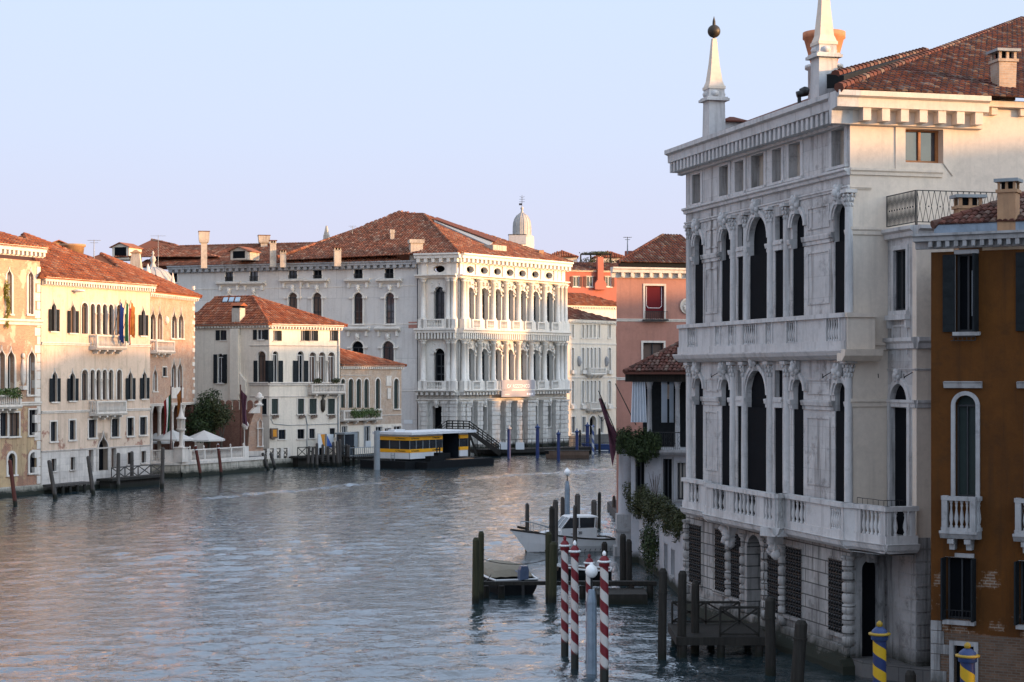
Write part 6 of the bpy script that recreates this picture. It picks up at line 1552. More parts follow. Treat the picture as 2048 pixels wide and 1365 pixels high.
# obelisks on the canal cornice, terracotta pot between
def obelisk(px, ys, ball, label):
    'ys: roof line, cap moulding, lower tier top, tip'
    w = .42; u_ = FM.us(px, .25); x, y, _ = FM.pt(u_, 0, .25); Y = y; Z = lambda py: CAMH + (HY - py) * Y / FX
    o = thing('obelisk', label, 'obelisk', (x, y, zc1 - .3)); ux = (FM.U.x, FM.U.y); s = Y / FX
    mb = MB(); h = .37
    mb.obox((x, y), ux, h * 1.02, h * 1.02, zc1 - .3, Z(ys[1]), .92); mb.obox((x, y), ux, h * 1.35, h * 1.35, Z(ys[1]), Z(ys[1]) + .1); mb.obox((x, y), ux, h * 1.2, h * 1.2, Z(ys[1]) + .1, Z(ys[1]) + .16)
    mb.build('pedestal', T['lolin'], o); mb = MB()
    z0 = Z(ys[1]) + .16; zt_ = Z(ys[2])
    for dx, dy in ((1, 0), (-1, 0), (0, 1), (0, -1)): mb.blob((x + dx * h * .75, y + dy * h * .75, z0 + (zt_ - z0) * .4), .2, .2, (zt_ - z0) * .45, .05, 8, 6)
    mb.obox((x, y), ux, h * .92, h * .92, z0, zt_, .98); mb.build('scrolled_base', T['lolin'], o); mb = MB()
    zz = [zt_, zt_ + .35, zt_ + (Z(ys[3]) - zt_) * .5, Z(ys[3])]; hh = [h * .93, h * .72, h * .48, h * .24]
    mb.obox((x, y), ux, h * 1.0, h * 1.0, zt_, zt_ + .12)
    for a in range(3): mb.obox((x, y), ux, hh[a], hh[a], zz[a] + (.12 if a == 0 else 0), zz[a + 1], hh[a + 1] / hh[a])
    mb.build('spire', T['lolin_side'], o)
    if ball:
        mb = MB(); zb = Z(ball[0]); mb.tube((x, y, Z(ys[3])), (x, y, zb), .05); mb.blob((x, y, zb), ball[1], ball[1], ball[1], 0, 20, 14); mb.lathe(x, y, [(.07, zb + ball[1] * .9), (.06, zb + ball[1] + .15), (.005, Z(ball[2]))], 8); mb.build('ball_finial', T['bronze'], o)
obelisk(1428, (282, 204, 180, 78), (63, .27, 33), 'white stone obelisk carrying a bronze ball and spike on the palace cornice')
obelisk(1648, (207, 118, 92, -60), None, 'nearer white stone obelisk standing before a terracotta chimney pot')
c = at(1648, 200, 69.5); o = thing('chimney_pot', 'large flared terracotta chimney pot behind the nearer obelisk', 'chimney', (c.x, c.y, 19))
Z = lambda py: at(1648, py, 69.5).z
mb = MB(); mb.lathe(c.x, c.y, [(.5, 19.5), (.5, Z(135)), (.5, Z(130)), (.76, Z(80)), (.82, Z(78)), (.82, Z(66)), (.7, Z(66))], 24); mb.build('pot', T['terracotta'], o)
mb = MB(); mb.lathe(c.x, c.y, [(.62, 19), (.62, Z(140)), (.74, Z(138)), (.74, Z(132)), (.55, Z(131))], 20); mb.build('stack', T['lolin'], o)
for px, py, Y in ((1462, 248, 75.5),):
    c = at(px, py, Y); o = thing('low_chimney', 'stubby chimney with tiled cap beside the ball topped obelisk', 'chimney', (c.x, c.y, 19.5)); mb = MB(); mb.obox((c.x, c.y), (FM.U.x, FM.U.y), .5, .5, 19.3, c.z); mb.build('stack', T['lolin'], o); mb = MB(); mb.obox((c.x, c.y), (FM.U.x, FM.U.y), .68, .68, c.z, c.z + .06); mb.obox((c.x, c.y), (FM.U.x, FM.U.y), .6, .6, c.z + .06, c.z + .28, .15); mb.build('cap', T['tile_dark'], o)
c = at(1604, 190, 66.8); o = thing('roof_pipe', 'black iron vent pipe on the cornice beside the nearer obelisk', 'pipe', (c.x, c.y, 20)); mb = MB()
mb.tube((c.x - .1, c.y, 20), (c.x - .1, c.y, c.z), .07, .07, 8); mb.tube((c.x - .2, c.y, c.z), (c.x + .2, c.y, c.z + .1), .12, .14, 8); mb.blob((c.x + .1, c.y, c.z + .12), .2, .16, .16, .2); mb.build('vent', T['iron'], o)

# --- ochre house at the right edge
UN = V(.861, -.508).normalized(); N0 = at(1862, 600, 57).xy
FN = Fac(N0, N0 + UN * 9.5)
B = thing('ochre_house', 'deep ochre house with dark shutters and white arched balcony window at right edge', 'house', (N0.x, N0.y, 0))
DX = 145
for dx in (0, DX):
    r = pr(FN, 1911 + dx, 1955 + dx, 509, 664); u0, u1, z0, z1 = r
    if dx: sh_ = FN.us(1911) ; off = FN.us(2058) - FN.us(1911); base_r = pr(FN, 1911, 1955, 509, 664); r = (base_r[0] + off, base_r[1] + off, base_r[2], base_r[3])
    window(B, FN, r, 'rect', .3, .02, .01, .0, 'void', 'frame', 'trim_grey', shut=('shutter', 1.0, .38, 'l'))
    u0, u1, z0, z1 = r
    mb = MB(); FN.box(mb, u0 - .05, u1 + .1, z0 - .12, z0 - .004, 0, .16); mb.build('sill', T['trim_grey'], B); mb = MB(); FN.box(mb, u0 - .02, u1 + .05, z1 + .02, z1 + .14, 0, .08); mb.build('lintel', T['trim_grey'], B)
    mb = MB(); FN.box(mb, u1 - .02, u1 + .04, z0, z1, .0, .5)
    for j in range(10): zz = z0 + (z1 - z0) * (j + .5) / 10; FN.box(mb, u1 - .035, u1 - .02, zz - .02, zz + .02, .05, .45)
    mb.build('shutter', T['shutter'], B)
    mb = MB()
    for j in range(6): a_ = u0 + (u1 - u0) * j / 5; mb.tube(FN.pt(a_, z0 - .28, .2), FN.pt(a_, z0 - .16, .2), .012, .012, 4)
    for zz in (z0 - .28, z0 - .16): mb.tube(FN.pt(u0 - .1, zz, .2), FN.pt(u1 - .02, zz, .2), .014, .014, 4)
    for a_ in (u0, u1 - .05): mb.tube(FN.pt(a_, z0 - .28, .2), FN.pt(a_, z0 - .2, 0), .014, .014, 4)
    mb.build('flower_rack', T['iron'], B)
    mb = MB(); cu, cz = (u0 + u1) / 2 + .1, z1 - .5
    for j in range(8): a_ = cu + .02 * j; mb.poly([FN.pt(a_, z0 + .5 + .14 * j, -.25 + .02 * (j % 2)), FN.pt(a_ + .04, z0 + .5 + .14 * j, -.25 + .02 * ((j + 1) % 2)), FN.pt(a_ + .04, cz - .02 * j, -.25 + .02 * ((j + 1) % 2)), FN.pt(a_, cz - .02 * j, -.25 + .02 * (j % 2))])
    mb.build('curtain', T['curtain'], B)
    r = pr(FN, 1911, 1952, 791, 994); r = (r[0] + (off if dx else 0), r[1] + (off if dx else 0), r[2], r[3])
    o = window(B, FN, r, 'round', .28, .13, .06, 0, 'shutter_green', 'frame', 'trim_grey', bt=.04)
    u0, u1, z0, z1 = r; mb = MB(); FN.sweep(mb, u0 - .35, u1 + .2, [(0, z1 + .22), (.1, z1 + .23), (.14, z1 + .36), (.18, z1 + .42), (0, z1 + .44)]); mb.build('lintel', T['trim_grey'], o)
    o = balcony(B, FN, u0 - .3, u1 + .12, z0 - 1.05, z0 + .03, .5, 4, 'trim_grey', 2, 8)
    r = pr(FN, 1892, 1949, 1116, 1240); r = (r[0] + (off if dx else 0), r[1] + (off if dx else 0), r[2], r[3])
    window(B, FN, r, 'rect', .3, .02, .0, 0, 'void', 'frame', 'trim_grey', bt=.05)
    u0, u1, z0, z1 = r; mb = MB(); FN.box(mb, u0 + .3, u1 + .0, z1 + .02, z1 + .15, 0, .08); mb.build('lintel', T['trim_grey'], B); mb = MB(); FN.box(mb, u0 - .05, u1 + .05, z0 - .14, z0 - .01, 0, .22); mb.build('sill', T['trim_grey'], B)
    mb = MB()
    for a_, b_ in ((u0 - .05, u0 + .0), (u1 - .0, u1 + .05)): FN.box(mb, a_, b_, z0, z1, .0, .42)
    mb.build('shutter', T['shutter'], B)
    mb = MB()
    for j in range(9): a_ = u0 + (u1 - u0) * j / 8; mb.tube(FN.pt(a_, z0 + .02, .12), FN.pt(a_, z0 + .3, .12), .01, .01, 4)
    mb.tube(FN.pt(u0, z0 + .3, .12), FN.pt(u1, z0 + .3, .12), .014, .014, 4); mb.build('window_rail', T['iron'], B)
r = pr(FN, 1908, 1948, 1292, 1420); window(B, FN, (r[0], r[1], .3, r[3]), 'rect', .3, .14, .05, 0, 'void', None, 'trim_grey', name='water_door')
zt = FN.zs(1950, 502); mb = MB(); wall_with_holes(FN, mb, 0, FN.L, 2.35, zt, FN.holes); mb.poly([FN.pt(0, 2.35, -12), FN.pt(0, 2.35, 0), FN.pt(0, zt, 0), FN.pt(0, zt, -12)]); mb.poly([FN.pt(FN.L, -1, 0), FN.pt(FN.L, -1, -12), FN.pt(FN.L, zt, -12), FN.pt(FN.L, zt, 0)]); mb.build('wall', T['ochre'], B)
mb = MB(); wall_with_holes(FN, mb, 0, FN.L, -1, 2.35, FN.holes); mb.poly([FN.pt(0, -1, -12), FN.pt(0, -1, 0), FN.pt(0, 2.35, 0), FN.pt(0, 2.35, -12)]); mb.build('brick_base', T['brick_brown'], B)
mb = MB()
for j, (h_, w_) in enumerate(((.55, .42), (.35, .5), (.5, .3), (.3, .75), (.4, .42), (.3, .35))):
    z = .2 + sum((.57, .37, .52, .32, .42, .32)[:j]); FN.box(mb, .0, w_, z, z + h_, -.1, .04)
mb.build('quoin', T['lolin_rust'], B)
cornice(B, FN, -.05, FN.L, FN.zs(1950, 496), FN.zs(1950, 466), .5, 'trim_grey', .27, .12, ret=.42)
mb = MB(); FN.box(mb, .2, FN.L, FN.zs(1950, 466), FN.zs(1950, 448), -.4, .3); mb.build('parapet_gutter', T['zinc'], B)
zz = FN.zs(1950, 449); P = FN.pt; mb = MB(); r0, r1, r2_, r3 = [V(*q) for q in (P(.15, zz, .32), P(FN.L, zz, .32), P(FN.L, zz + 2.7, -6), P(6.0, zz + 2.7, -6))]
tiles(mb, [r0, r1, r2_, r3], .2, .36, .015); mb.poly([r0, r3, V(*P(.15, zz, -12))]); ridge(mb, r0, r3, .13, .36); rf = mb.build('roof', T['tile_dark'], B)
FNo = FN
def rpn(px, py):
    d = V((px - CX) / FX, 1, (HY - py) / FX); n = (r1 - r0).cross(r3 - r0); t = n.dot(r0 - V(0, 0, CAMH)) / n.dot(d); return V(0, 0, CAMH) + d * t
p = rpn(2017, 438); chimney(B, p.x, p.y, p.z - .5, at(2017, 359, p.y).z, .56, 'chim_ochre', 'flat', 1.0, -.5, rf, capmat='gutter')
c = at(1936, 430, 59.5); chimney(B, c.x, c.y, c.z - 1.2, at(1936, 391, 59.5).z, .8, 'chim_ochre', 'flat', 1.0, .1, rf, capmat='gutter', d=.5)

# --- salmon house
FK = Fac(at(1233, 700, 124).xy, at(1420, 700, 126).xy)
B = thing('salmon_house', 'plain salmon pink house with a dark red blind between the white palaces', 'house', (*FK.pt(3, 0)[:2], 0))
window(B, FK, pr(FK, 1290, 1328, 572, 638), 'rect', .2, .14, .05, .0, 'shutter_red', None, 'trim')
u0, u1, z0, z1 = pr(FK, 1290, 1328, 572, 638); mb = MB(); FK.box(mb, u0 + .02, u1 - .02, z0 + .55, z1, -.17, -.12); o = mb.build('blind', T['awning'], B); mb = MB(); z3_ = z0 + .75
mb.path([FK.pt(u0 + .14, z1 - .05, -.1), FK.pt(u0 + .14, z3_ + .15, -.1), FK.pt(u0 + .28, z3_, -.1), FK.pt(u1 - .28, z3_, -.1), FK.pt(u1 - .14, z3_ + .15, -.1), FK.pt(u1 - .14, z1 - .05, -.1)], .025, 5); mb.build('braid', T['ribbon'], o)
mb = MB()
for j in range(13): a_ = u0 - .15 + (u1 - u0 + .3) * j / 12; mb.tube(FK.pt(a_, z0 - .05, .35), FK.pt(a_, z0 + .5, .35), .015, .015, 4)
for zz in (z0 - .05, z0 + .5): mb.tube(FK.pt(u0 - .15, zz, .35), FK.pt(u1 + .15, zz, .35), .02, .02, 4)
FK.box(mb, u0 - .2, u1 + .2, z0 - .14, z0 - .06, 0, .4); mb.build('window_balcony', T['iron'], B)
window(B, FK, pr(FK, 1286, 1327, 686, 760), 'rect', .25, .14, .05, .1, 'glass', 'frame', 'trim')
zt = FK.zs(1300, 556); mb = MB(); wall_with_holes(FK, mb, 0, FK.L, -1, zt, FK.holes)
KB = V(8.45, 141.5); KR = V(*FK.p1) + V(2, 17)
for p_, q_ in ((KB, FK.p0), (FK.p1, KR), (KR, KB)): mb.poly([(p_.x, p_.y, -1), (q_.x, q_.y, -1), (q_.x, q_.y, zt), (p_.x, p_.y, zt)])
mb.build('wall', T['pink'], B)
for y in (644, 761): course(B, FK, 0, FK.L, FK.zs(1290, y), .2, .07, 'trim')
cornice(B, FK, -.02, FK.L, FK.zs(1290, 557), FK.zs(1290, 536), .5, 'trim', .68, .2, ret=.4)
mb = MB(); p = FK.pt(FK.us(1371), FK.zs(1371, 614), .05); ring(FK, mb, FK.us(1362), FK.us(1383), FK.zs(1371, 628), FK.zs(1371, 600), 'oval', .1, -.02, .12); sheet(FK, mb, FK.us(1362), FK.us(1383), FK.zs(1371, 628), FK.zs(1371, 600), 'oval', .03)
for j in range(5): mb.blob(FK.pt(FK.us(1372) + RN.uniform(-.15, .15), FK.zs(1371, 606 + j * 4), .08), .12, .08, .12, .2)
mb.build('round_relief', T['trim'], B)
mb = MB(); FK.box(mb, .2, FK.L, FK.zs(1290, 536), FK.zs(1290, 526), -.2, .12); mb.build('gutter', T['black'], B)
P = FK.pt; zz = FK.zs(1290, 526); mb = MB(); q = [V(*a) for a in (P(.0, zz, .3), P(FK.L, zz, .3), P(FK.L, zz + 2.4, -5.5), P(5.6, zz + 2.4, -5.5))]
tiles(mb, q, .22, .4, .015); mb.poly([q[0], q[3], V(KB.x, KB.y, zz)]); mb.poly([q[3], q[2], V(KR.x, KR.y, zz), V(KB.x, KB.y, zz)]); ridge(mb, q[0], q[3], .13); rf = mb.build('roof', T['tile_dark'], B)
c = at(1258, 520, 132); chimney(B, c.x, c.y, 17, at(1258, 503, 132).z, .5, 'pinkred', 'pot', 1, 0, rf)
FKs = Fac(FK.pt(0, 0, -16)[:2], FK.pt(0, 0, 0)[:2])

# --- small house with covered loggia and column, between salmon house and white palace
FL = Fac(at(1262, 800, 100).xy, at(1392, 800, 99).xy)
B = thing('loggia_house', 'small white house with curtained upper loggia under a low tiled roof', 'house', (*FL.pt(2, 0)[:2], 0))
z = lambda py, Y=100: at(1300, py, Y).z
zfl = z(898); zro = z(748)
window(B, FL, pr(FL, 1271, 1289, 912, 1000), 'rect', .3, .05, .02, .1, 'void', 'frame', 'trim_grey', shut=None)
window(B, FL, pr(FL, 1326, 1344, 918, 1005), 'rect', .3, .1, .03, .1, 'void', 'frame', 'trim_grey')
window(B, FL, pr(FL, 1355, 1371, 926, 1000), 'rect', .3, .1, .03, .1, 'curtain_beige', 'frame', 'trim_grey')
mb = MB(); wall_with_holes(FL, mb, 0, FL.L, -1, zfl - .15, FL.holes); shell(mb, FL, 12, -1, zfl - .15); mb.build('wall', T['white_wall'], B)
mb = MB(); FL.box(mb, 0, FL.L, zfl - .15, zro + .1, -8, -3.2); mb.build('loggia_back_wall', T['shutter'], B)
mb = MB(); FL.sweep(mb, -.6, FL.L, [(0, zfl - .3), (.5, zfl - .28), (.65, zfl - .15), (.65, zfl), (-3.3, zfl + .002)]); mb.poly([FL.pt(-.6, zfl - .3, 0), FL.pt(-.6, zfl, .65), FL.pt(-.6, zfl, -3), FL.pt(-.6, zfl - .3, -3)]); mb.build('loggia_floor', T['trim_grey'], B)
for px in (1298, 1354):
    x, y, _ = FL.pt(FL.us(px), 0, -.15); column(B, x, y, zfl, z(762), .14, 'trim_grey', 12, .12)
mb = MB(); FL.box(mb, -.3, FL.L, z(764), zro + .02, -.5, .15); mb.build('beam', T['wood_dark'], B)
mb = MB(); u0, u1, z0, z1 = pr(FL, 1310, 1325, 770, 800); FL.box(mb, u0, u1, z0, z1, -3.2, -3.1); mb.build('carved_screen', T['chim'], B)
for a, b, s in ((1264, 1290, 1), (1322, 1334, 0), (1338, 1347, 0)):
    mb = MB(); u0, u1 = FL.us(a), FL.us(b); n = 16; zt_, zb_ = z(764), z(845)
    for j in range(n):
        ta, tb = u0 + (u1 - u0) * j / n, u0 + (u1 - u0) * (j + 1) / n; fa, fb = [-.1 + .07 * math.sin(q * 2.1) for q in (j, j + 1)]
        fl = 1 + .25 * s
        m0 = (u0 + u1) / 2; mb.poly([FL.pt(m0 + (ta - m0) * fl, zb_, fa * 1.2), FL.pt(m0 + (tb - m0) * fl, zb_, fb * 1.2), FL.pt(tb, zt_, fb), FL.pt(ta, zt_, fa)], True)
    mb.build('curtain', T['curtain'], B)
mb = MB()
for a, b in ((1240, 1266), (1290, 1360)):
    ua, ub = FL.us(a, .55), FL.us(b, .55); n = int((ub - ua) / .12)
    for j in range(n + 1):
        t = ua + (ub - ua) * j / n; mb.tube(FL.pt(t, zfl, .55), FL.pt(t, zfl + .95, .55), .012, .012, 4)
        if j % 2: mb.path([FL.pt(t, zfl + .15, .55), FL.pt(t + .1, zfl + .35, .55), FL.pt(t - .02, zfl + .55, .55), FL.pt(t + .1, zfl + .75, .55)], .012, 4)
    mb.tube(FL.pt(ua, zfl + .95, .55), FL.pt(ub, zfl + .95, .55), .025, .025, 5)
mb.build('iron_railing', T['iron'], B)
zz = z(744); P = FL.pt; q = [V(*a) for a in (P(-.25, zz, .6), P(FL.L + 1, zz, .6), P(FL.L + 1, zz + 2.2, -4.2), P(FL.us(1370), zz + 2.2, -4.2))]
mb = MB(); tiles(mb, q, .22, .38, .03); mb.poly([q[0], q[3], V(*P(-.25, zz, -8))]); eave_under(mb, [q[0], q[1], V(*P(FL.L + 1, zz, -8)), V(*P(-.25, zz, -8))], .14); ridge(mb, q[0], q[3], .13); mb.build('roof', T['tile_dark'], B)
# big round column carrying the loggia corner, standing in the water on a plinth
c = at(1252, 1000, 104); x, y = c.x, c.y; Zc = lambda py: at(1252, py, 104).z
mb = MB(); mb.lathe(x, y, [(.5, Zc(1030)), (.45, Zc(1022)), (.44, Zc(960)), (.41, zfl - .25)], 24); mb.build('corner_column', T['white_wall'], B)
mb = MB(); mb.obox((x + .05, y), (1, .03), .62, .6, Zc(1058), Zc(1028)); mb.obox((x + .05, y), (1, .03), .7, .66, Zc(1062), Zc(1057)); mb.obox((x + .05, y), (1, .03), .6, .6, -1, Zc(1062)); mb.obox((x + .05, y), (1, .03), .75, .7, -1, Zc(1092)); mb.build('column_plinth', T['trim_grey'], B)
mb = MB(); mb.poly([(x - .6, y - .6, zfl - .29), (x - .6, y + .6, zfl - .29), (*FL.pt(0, zfl - .29)[:2], zfl - .29), (*FL.pt(0.5, 0, .3)[:2], zfl - .29)]); mb.build('loggia_soffit', T['trim_grey'], B)
# lower front: terrace wall and small basement wall by the water
FLb = Fac(at(1322, 1100, 92).xy, at(1385, 1100, 81).xy)
window(B, FLb, pr(FLb, 1329, 1335, 1088, 1140), 'rect', .2, .06, .02, .08, 'void', None, 'trim_grey'); window(B, FLb, pr(FLb, 1343, 1349, 1100, 1152), 'rect', .2, .06, .02, .08, 'void', None, 'trim_grey')
ztl = 3.15; mb = MB(); wall_with_holes(FLb, mb, 0, FLb.L, -1, ztl, FLb.holes); FLc = Fac(at(1262, 1100, 103).xy, FLb.p0); FLc.box(mb, 0, FLc.L, -1, ztl - .002, -.3, 0); mb.poly([(*FLc.pt(0, 0)[:2], ztl), (*FLb.p0, ztl), (*FLb.p1, ztl), (*FL.pt(FL.L, 0)[:2], ztl), (*FL.p0, ztl)]); mb.build('terrace_wall', T['white_wall'], B)
mb = MB()
for F, a, b in ((FLc, 0, FLc.L), (FLb, 0, FLb.L * .75)):
    n = int((b - a) / .14)
    for j in range(n + 1): t = a + (b - a) * j / n; mb.tube(F.pt(t, ztl, -.05), F.pt(t, ztl + .9, -.05), .012, .012, 4)
    mb.tube(F.pt(a, ztl + .9, -.05), F.pt(b, ztl + .9, -.05), .022, .022, 5)
mb.build('terrace_railing', T['iron'], B)
def plant(label, blobs, mat, leaf, group=None, name='hanging_plant'):
    mb = MB()
    for c_, rx, ry, rz, n in blobs: foliage(mb, c_, rx, ry, rz, n, leaf)
    o = mb.build(name, T[mat], loc=blobs[0][0]); tag(o, label, 'plant', group)
bl = []
for j, px in enumerate(range(1242, 1318, 9)):
    w_ = .62; u_ = FL.us(px, w_); dr_ = .75 if j in (4, 5, 6) else .5
    bl.append((FL.pt(u_, zfl + .35 - (dr_ - .5) * .8, w_), .3, .26, dr_ + .35, 1300))
plant('dark trailing plants covering the upper loggia railing', bl, 'leaf', .07)
bl = []
for j in range(7): bl.append((FLc.pt(FLc.L * (j + .5) / 7, ztl + .55 - .22 * (j % 3), .15), .48, .42, .85, 1300))
plant('bushy olive green plants spilling over the lower terrace beside the round column', bl, 'leaf_olive', .06)
bl = []
for j in range(5): bl.append((FLb.pt(FLb.L * (.12 + .17 * j), ztl + .5 - .25 * (j % 2), .15), .4, .32, .85 + .15 * (j % 2), 1300))
plant('trailing olive plants on the terrace next to the white stone palace', bl, 'leaf_olive', .06)
bl = [(FLc.pt(FLc.L * (.72 + .1 * j), 1.6 - .3 * (j % 2), .2), .55, .45, 1.4, 1100) for j in range(3)]
plant('dark ivy mass hanging down the water wall below the terrace', bl, 'leaf', .07)
o = thing('bare_shrub', 'bare twiggy shrub against the white terrace wall', 'shrub', FL.pt(FL.us(1313), ztl, .4)); mb = MB(); b0 = V(*FL.pt(FL.us(1313), ztl, .4))
for j in range(26): a_ = RN.uniform(0, 6.28); t = b0 + V(math.cos(a_) * RN.uniform(.1, .4), math.sin(a_) * .3, RN.uniform(.6, 2.0)); m_ = b0.lerp(t, .5) + V(0, 0, .2); mb.path([b0, m_, t], .011, 4)
mb.build('twigs', T['bark'], o)
# garden wall running away behind the posts
FGw = Fac(at(1262, 1093, 112).xy, at(1310, 1120, 99).xy)
mb = MB(); FGw.box(mb, 0, FGw.L, -1, 1.0, -.4, 0); mb.build('quay_wall', T['quay'], B)
# dark furled flag on long poles at the loggia
a, b = at(1222, 845, 104), at(1190, 770, 101); b0_ = at(1240, 885, 104)
o = thing('flag', 'dark plum flag drooping from a slanted pole at the loggia corner', 'flag', b0_); mb = MB(); mb.tube(b0_, at(1197, 782, 103), .035, .025, 6); mb.tube(at(1272, 850, 101), at(1231, 768, 103), .03, .025, 6); mb.build('flagpole', T['wood_dark'], o)
mb = MB(); pts = []
for j in range(11):
    t = j / 10; e = at(1199 + 37 * t, 792 + 82 * t, 103.2); lo = at(1199 + 20 * t ** .7 + 8 * t, 792 + 82 * t + 8 + 62 * t ** .9 * (1 - .15 * t), 103.6); row = []
    for i in range(9): s = i / 8; q_ = e.lerp(lo, s); row.append(q_ + V(.05 * math.sin(s * 5 + t * 7), .18 * math.sin(s * 9 + t * 5), 0))
    pts.append(row)
for j in range(10):
    for i in range(8): mb.poly([pts[j][i], pts[j + 1][i], pts[j + 1][i + 1], pts[j][i + 1]], True)
mb.build('flag_cloth', T['flag_violet'], o)

# land under the right bank, and the streets behind
mb = MB(); q = [(12.1, 62.2), (7.9, 78.5), (8.0, 92), (7.6, 100), (7.5, 123), (7.4, 140), (14, 155), (20, 175), (28, 230), (36, 262), (80, 330), (140, 330), (140, 30), (30, 30), (30, 40), (21, 52), (13.9, 57.5), (14.2, 60.5)]
mb.poly([(x, y, .55) for x, y in q[::-1]])
for k_ in range(len(q)): a, b = q[k_], q[(k_ + 1) % len(q)]; mb.poly([(*a, -2), (*a, .55), (*b, .55), (*b, -2)])
o = mb.build('right_bank_ground', T['paving'], loc=(60, 150, 0)); struct(o); o['label'] = 'paved ground of the near canal bank'
# unseen houses added further back on this bank, sized to block the low sun
def back_house(x, y, w, d, h, rot, wall, label):
    o = thing('unseen_town_house', label, 'house', (x, y, .55), 'houses behind the right bank palaces'); ux = V(math.cos(rot), math.sin(rot)); F = Fac((x - ux.x * w / 2, y - ux.y * w / 2), (x + ux.x * w / 2, y + ux.y * w / 2))
    for zf in [3 + 3.6 * j for j in range(int((h - 3) / 3.6))]:
        for j in range(int(w / 3.2)): u_ = (j + .5) * w / int(w / 3.2); window(o, F, (u_ - .5, u_ + .5, zf, zf + 1.9), 'rect', .2, .15, .05, .12, 'glass', 'frame_white')
    mb = MB(); wall_with_holes(F, mb, 0, F.L, .4, h, F.holes); shell(mb, F, d, .4, h); mb.build('wall', T[wall], o)
    cornice(o, F, 0, F.L, h - .5, h + .02, .4, 'trim', .6, .25)
    hip_roof(o, F, d, h, 2.6, .45, 'tile_old', .5, .8, along='u', vis='f')
SUN_BLOCKERS = [   # centre of the front, width, depth, eaves height
    (20, 148.7, 22, 12, 17.4, 'cream', 'unseen cream town house added behind the salmon house to block the sun'),
    (30, 179.5, 39, 12, 18.5, 'pinkred', 'unseen long red town house added behind the white stone palace to block the sun'),
    (38, 204, 13, 12, 17.0, 'chim_ochre', 'unseen ochre town house added between the red and tall white sun blockers'),
    (42, 223.8, 24.3, 12, 20.6, 'white_wall', 'unseen white town house added before the sun gap to shade the baroque palace'),
    (46, 238.3, 5.4, 12, 10.6, 'pink', 'unseen low pink house added in the sun gap to cut the light strip short'),
    (38, 101, 56, 12, 17.4, 'white_wall', 'unseen long white town house row added behind the white stone palace to block the sun'),
    (48, 248, 13.5, 12, 24.0, 'cream', 'unseen tall cream town house added beyond the sun gap to shade the baroque palace'),
    (56, 264, 19, 12, 23.5, 'pink', 'unseen tall pink town house added farthest up the right bank to block the sun'),
    (36, 52.8, 32, 12, 18.9, 'pink', 'unseen pink town house added beyond the right edge to shade the white stone palace'),
    (33, 20, 30, 12, 17.0, 'ochre', 'unseen ochre town house added nearest the viewer on the right bank to block the sun'),
]
rot_b = math.atan2(-.956, -.292)
SUN_BLOCKERS = [(x, y, w, d, h, rot_b, m_, l) for x, y, w, d, h, m_, l in SUN_BLOCKERS]
for a in SUN_BLOCKERS: back_house(*a)
# unseen palaces added on the far bank towards the bridge, to block low sky light
SKY_BLOCKERS = [(-60, 118, 26, 16, 19.0, 'contarini', 'unseen peach palace added on the far bank before the left edge to block low sky light'), (-72, 91, 26, 16, 17.5, 'cream', 'unseen cream palace added second before the left edge to block low sky light'), (-80, 62, 28, 16, 20.0, 'pink', 'unseen pink palace added third before the left edge to block low sky light'), (-85, 33, 26, 16, 18.0, 'loredan', 'unseen stained peach palace added nearest the bridge to block low sky light')]
for x, y, w, d, h, m_, l in ((25.5, 291, 20, 14, 16.5, 'loredan', 'peach town house round the bend after the slim white palace'), (38.5, 308, 21, 14, 18.5, 'cream', 'cream town house second round the bend after the slim white palace'), (52, 326, 22, 14, 17.0, 'pinkred', 'red town house third round the bend after the slim white palace')): back_house(x, y, w, d, h, math.atan2(.8, .6), m_, l)
for x, y, w, d, h, m_, l in SKY_BLOCKERS: back_house(x, y, w, d, h, math.atan2(.93, .36), m_, l)
# ------------------------------------------------------------------ things on and in the water
def post(px, pyt, pxb, pyb, r, mat, label, group, top='cut', foot=None, name='mooring_post'):
    Y = wy(pyb); b = at(pxb, pyb, Y); t = at(px, pyt, Y); o = MB()
    d = (t - b); b2 = b - d.normalized() * .7
    o.tube(b2, t - d.normalized() * .12, r, r * .9, 10); o.tube(t - d.normalized() * .12, t, r * .9, r * .55, 10)
    if RN.random() < .5: q = b.lerp(t, .72); o.tube(q, q + d.normalized() * .06, r * 1.06, r * 1.06, 10)
    if top == 'white': o.m = 1; o.tube(t - d.normalized() * .45, t + d.normalized() * .03, r * .97, r * .6, 10)
    ob = o.build(name, [T[mat], T['white']], loc=b); return tag(ob, label, 'post', group)
G1 = 'mooring posts along the far bank'
for a in ((19.3, 920, 31, 1012, .17, 'wood_red', 'leaning reddish mooring post before the gothic palace at far left'),
          (97.8, 920.6, 111, 999, .185, 'wood_grey', 'thick leaning grey post at the left end of the small landing'),
          (176, 912.5, 187, 990, .185, 'wood_grey', 'leaning grey post right of the small landing'),
          (237, 906, 236, 978, .185, 'wood_grey', 'upright grey post before the cross railed landing, left of two'),
          (263.7, 903, 264, 973, .185, 'wood_grey', 'upright grey post before the cross railed landing, right of two'),
          (326, 895, 324, 977, .185, 'wood_grey', 'grey post with a black foot before the terrace corner'),
          (525, 906, 537, 941, .185, 'wood_grey', 'gnarled leaning post just right of the brick pillar'),
          (541, 906, 551, 938, .185, 'wood_grey', 'second gnarled leaning post, before the low trellis'),
          (578, 872, 581, 928, .185, 'wood_dark', 'tall dark crooked post before the cream house')):
    post(*a, G1)
post(390.7, 892, 402, 954, .17, 'wood_red', 'leaning red brown post with white tip before the terrace, left of two', G1, 'white')
post(435.8, 888.7, 443, 952, .17, 'wood_red', 'leaning red brown post with white tip before the terrace, right of two', G1, 'white')
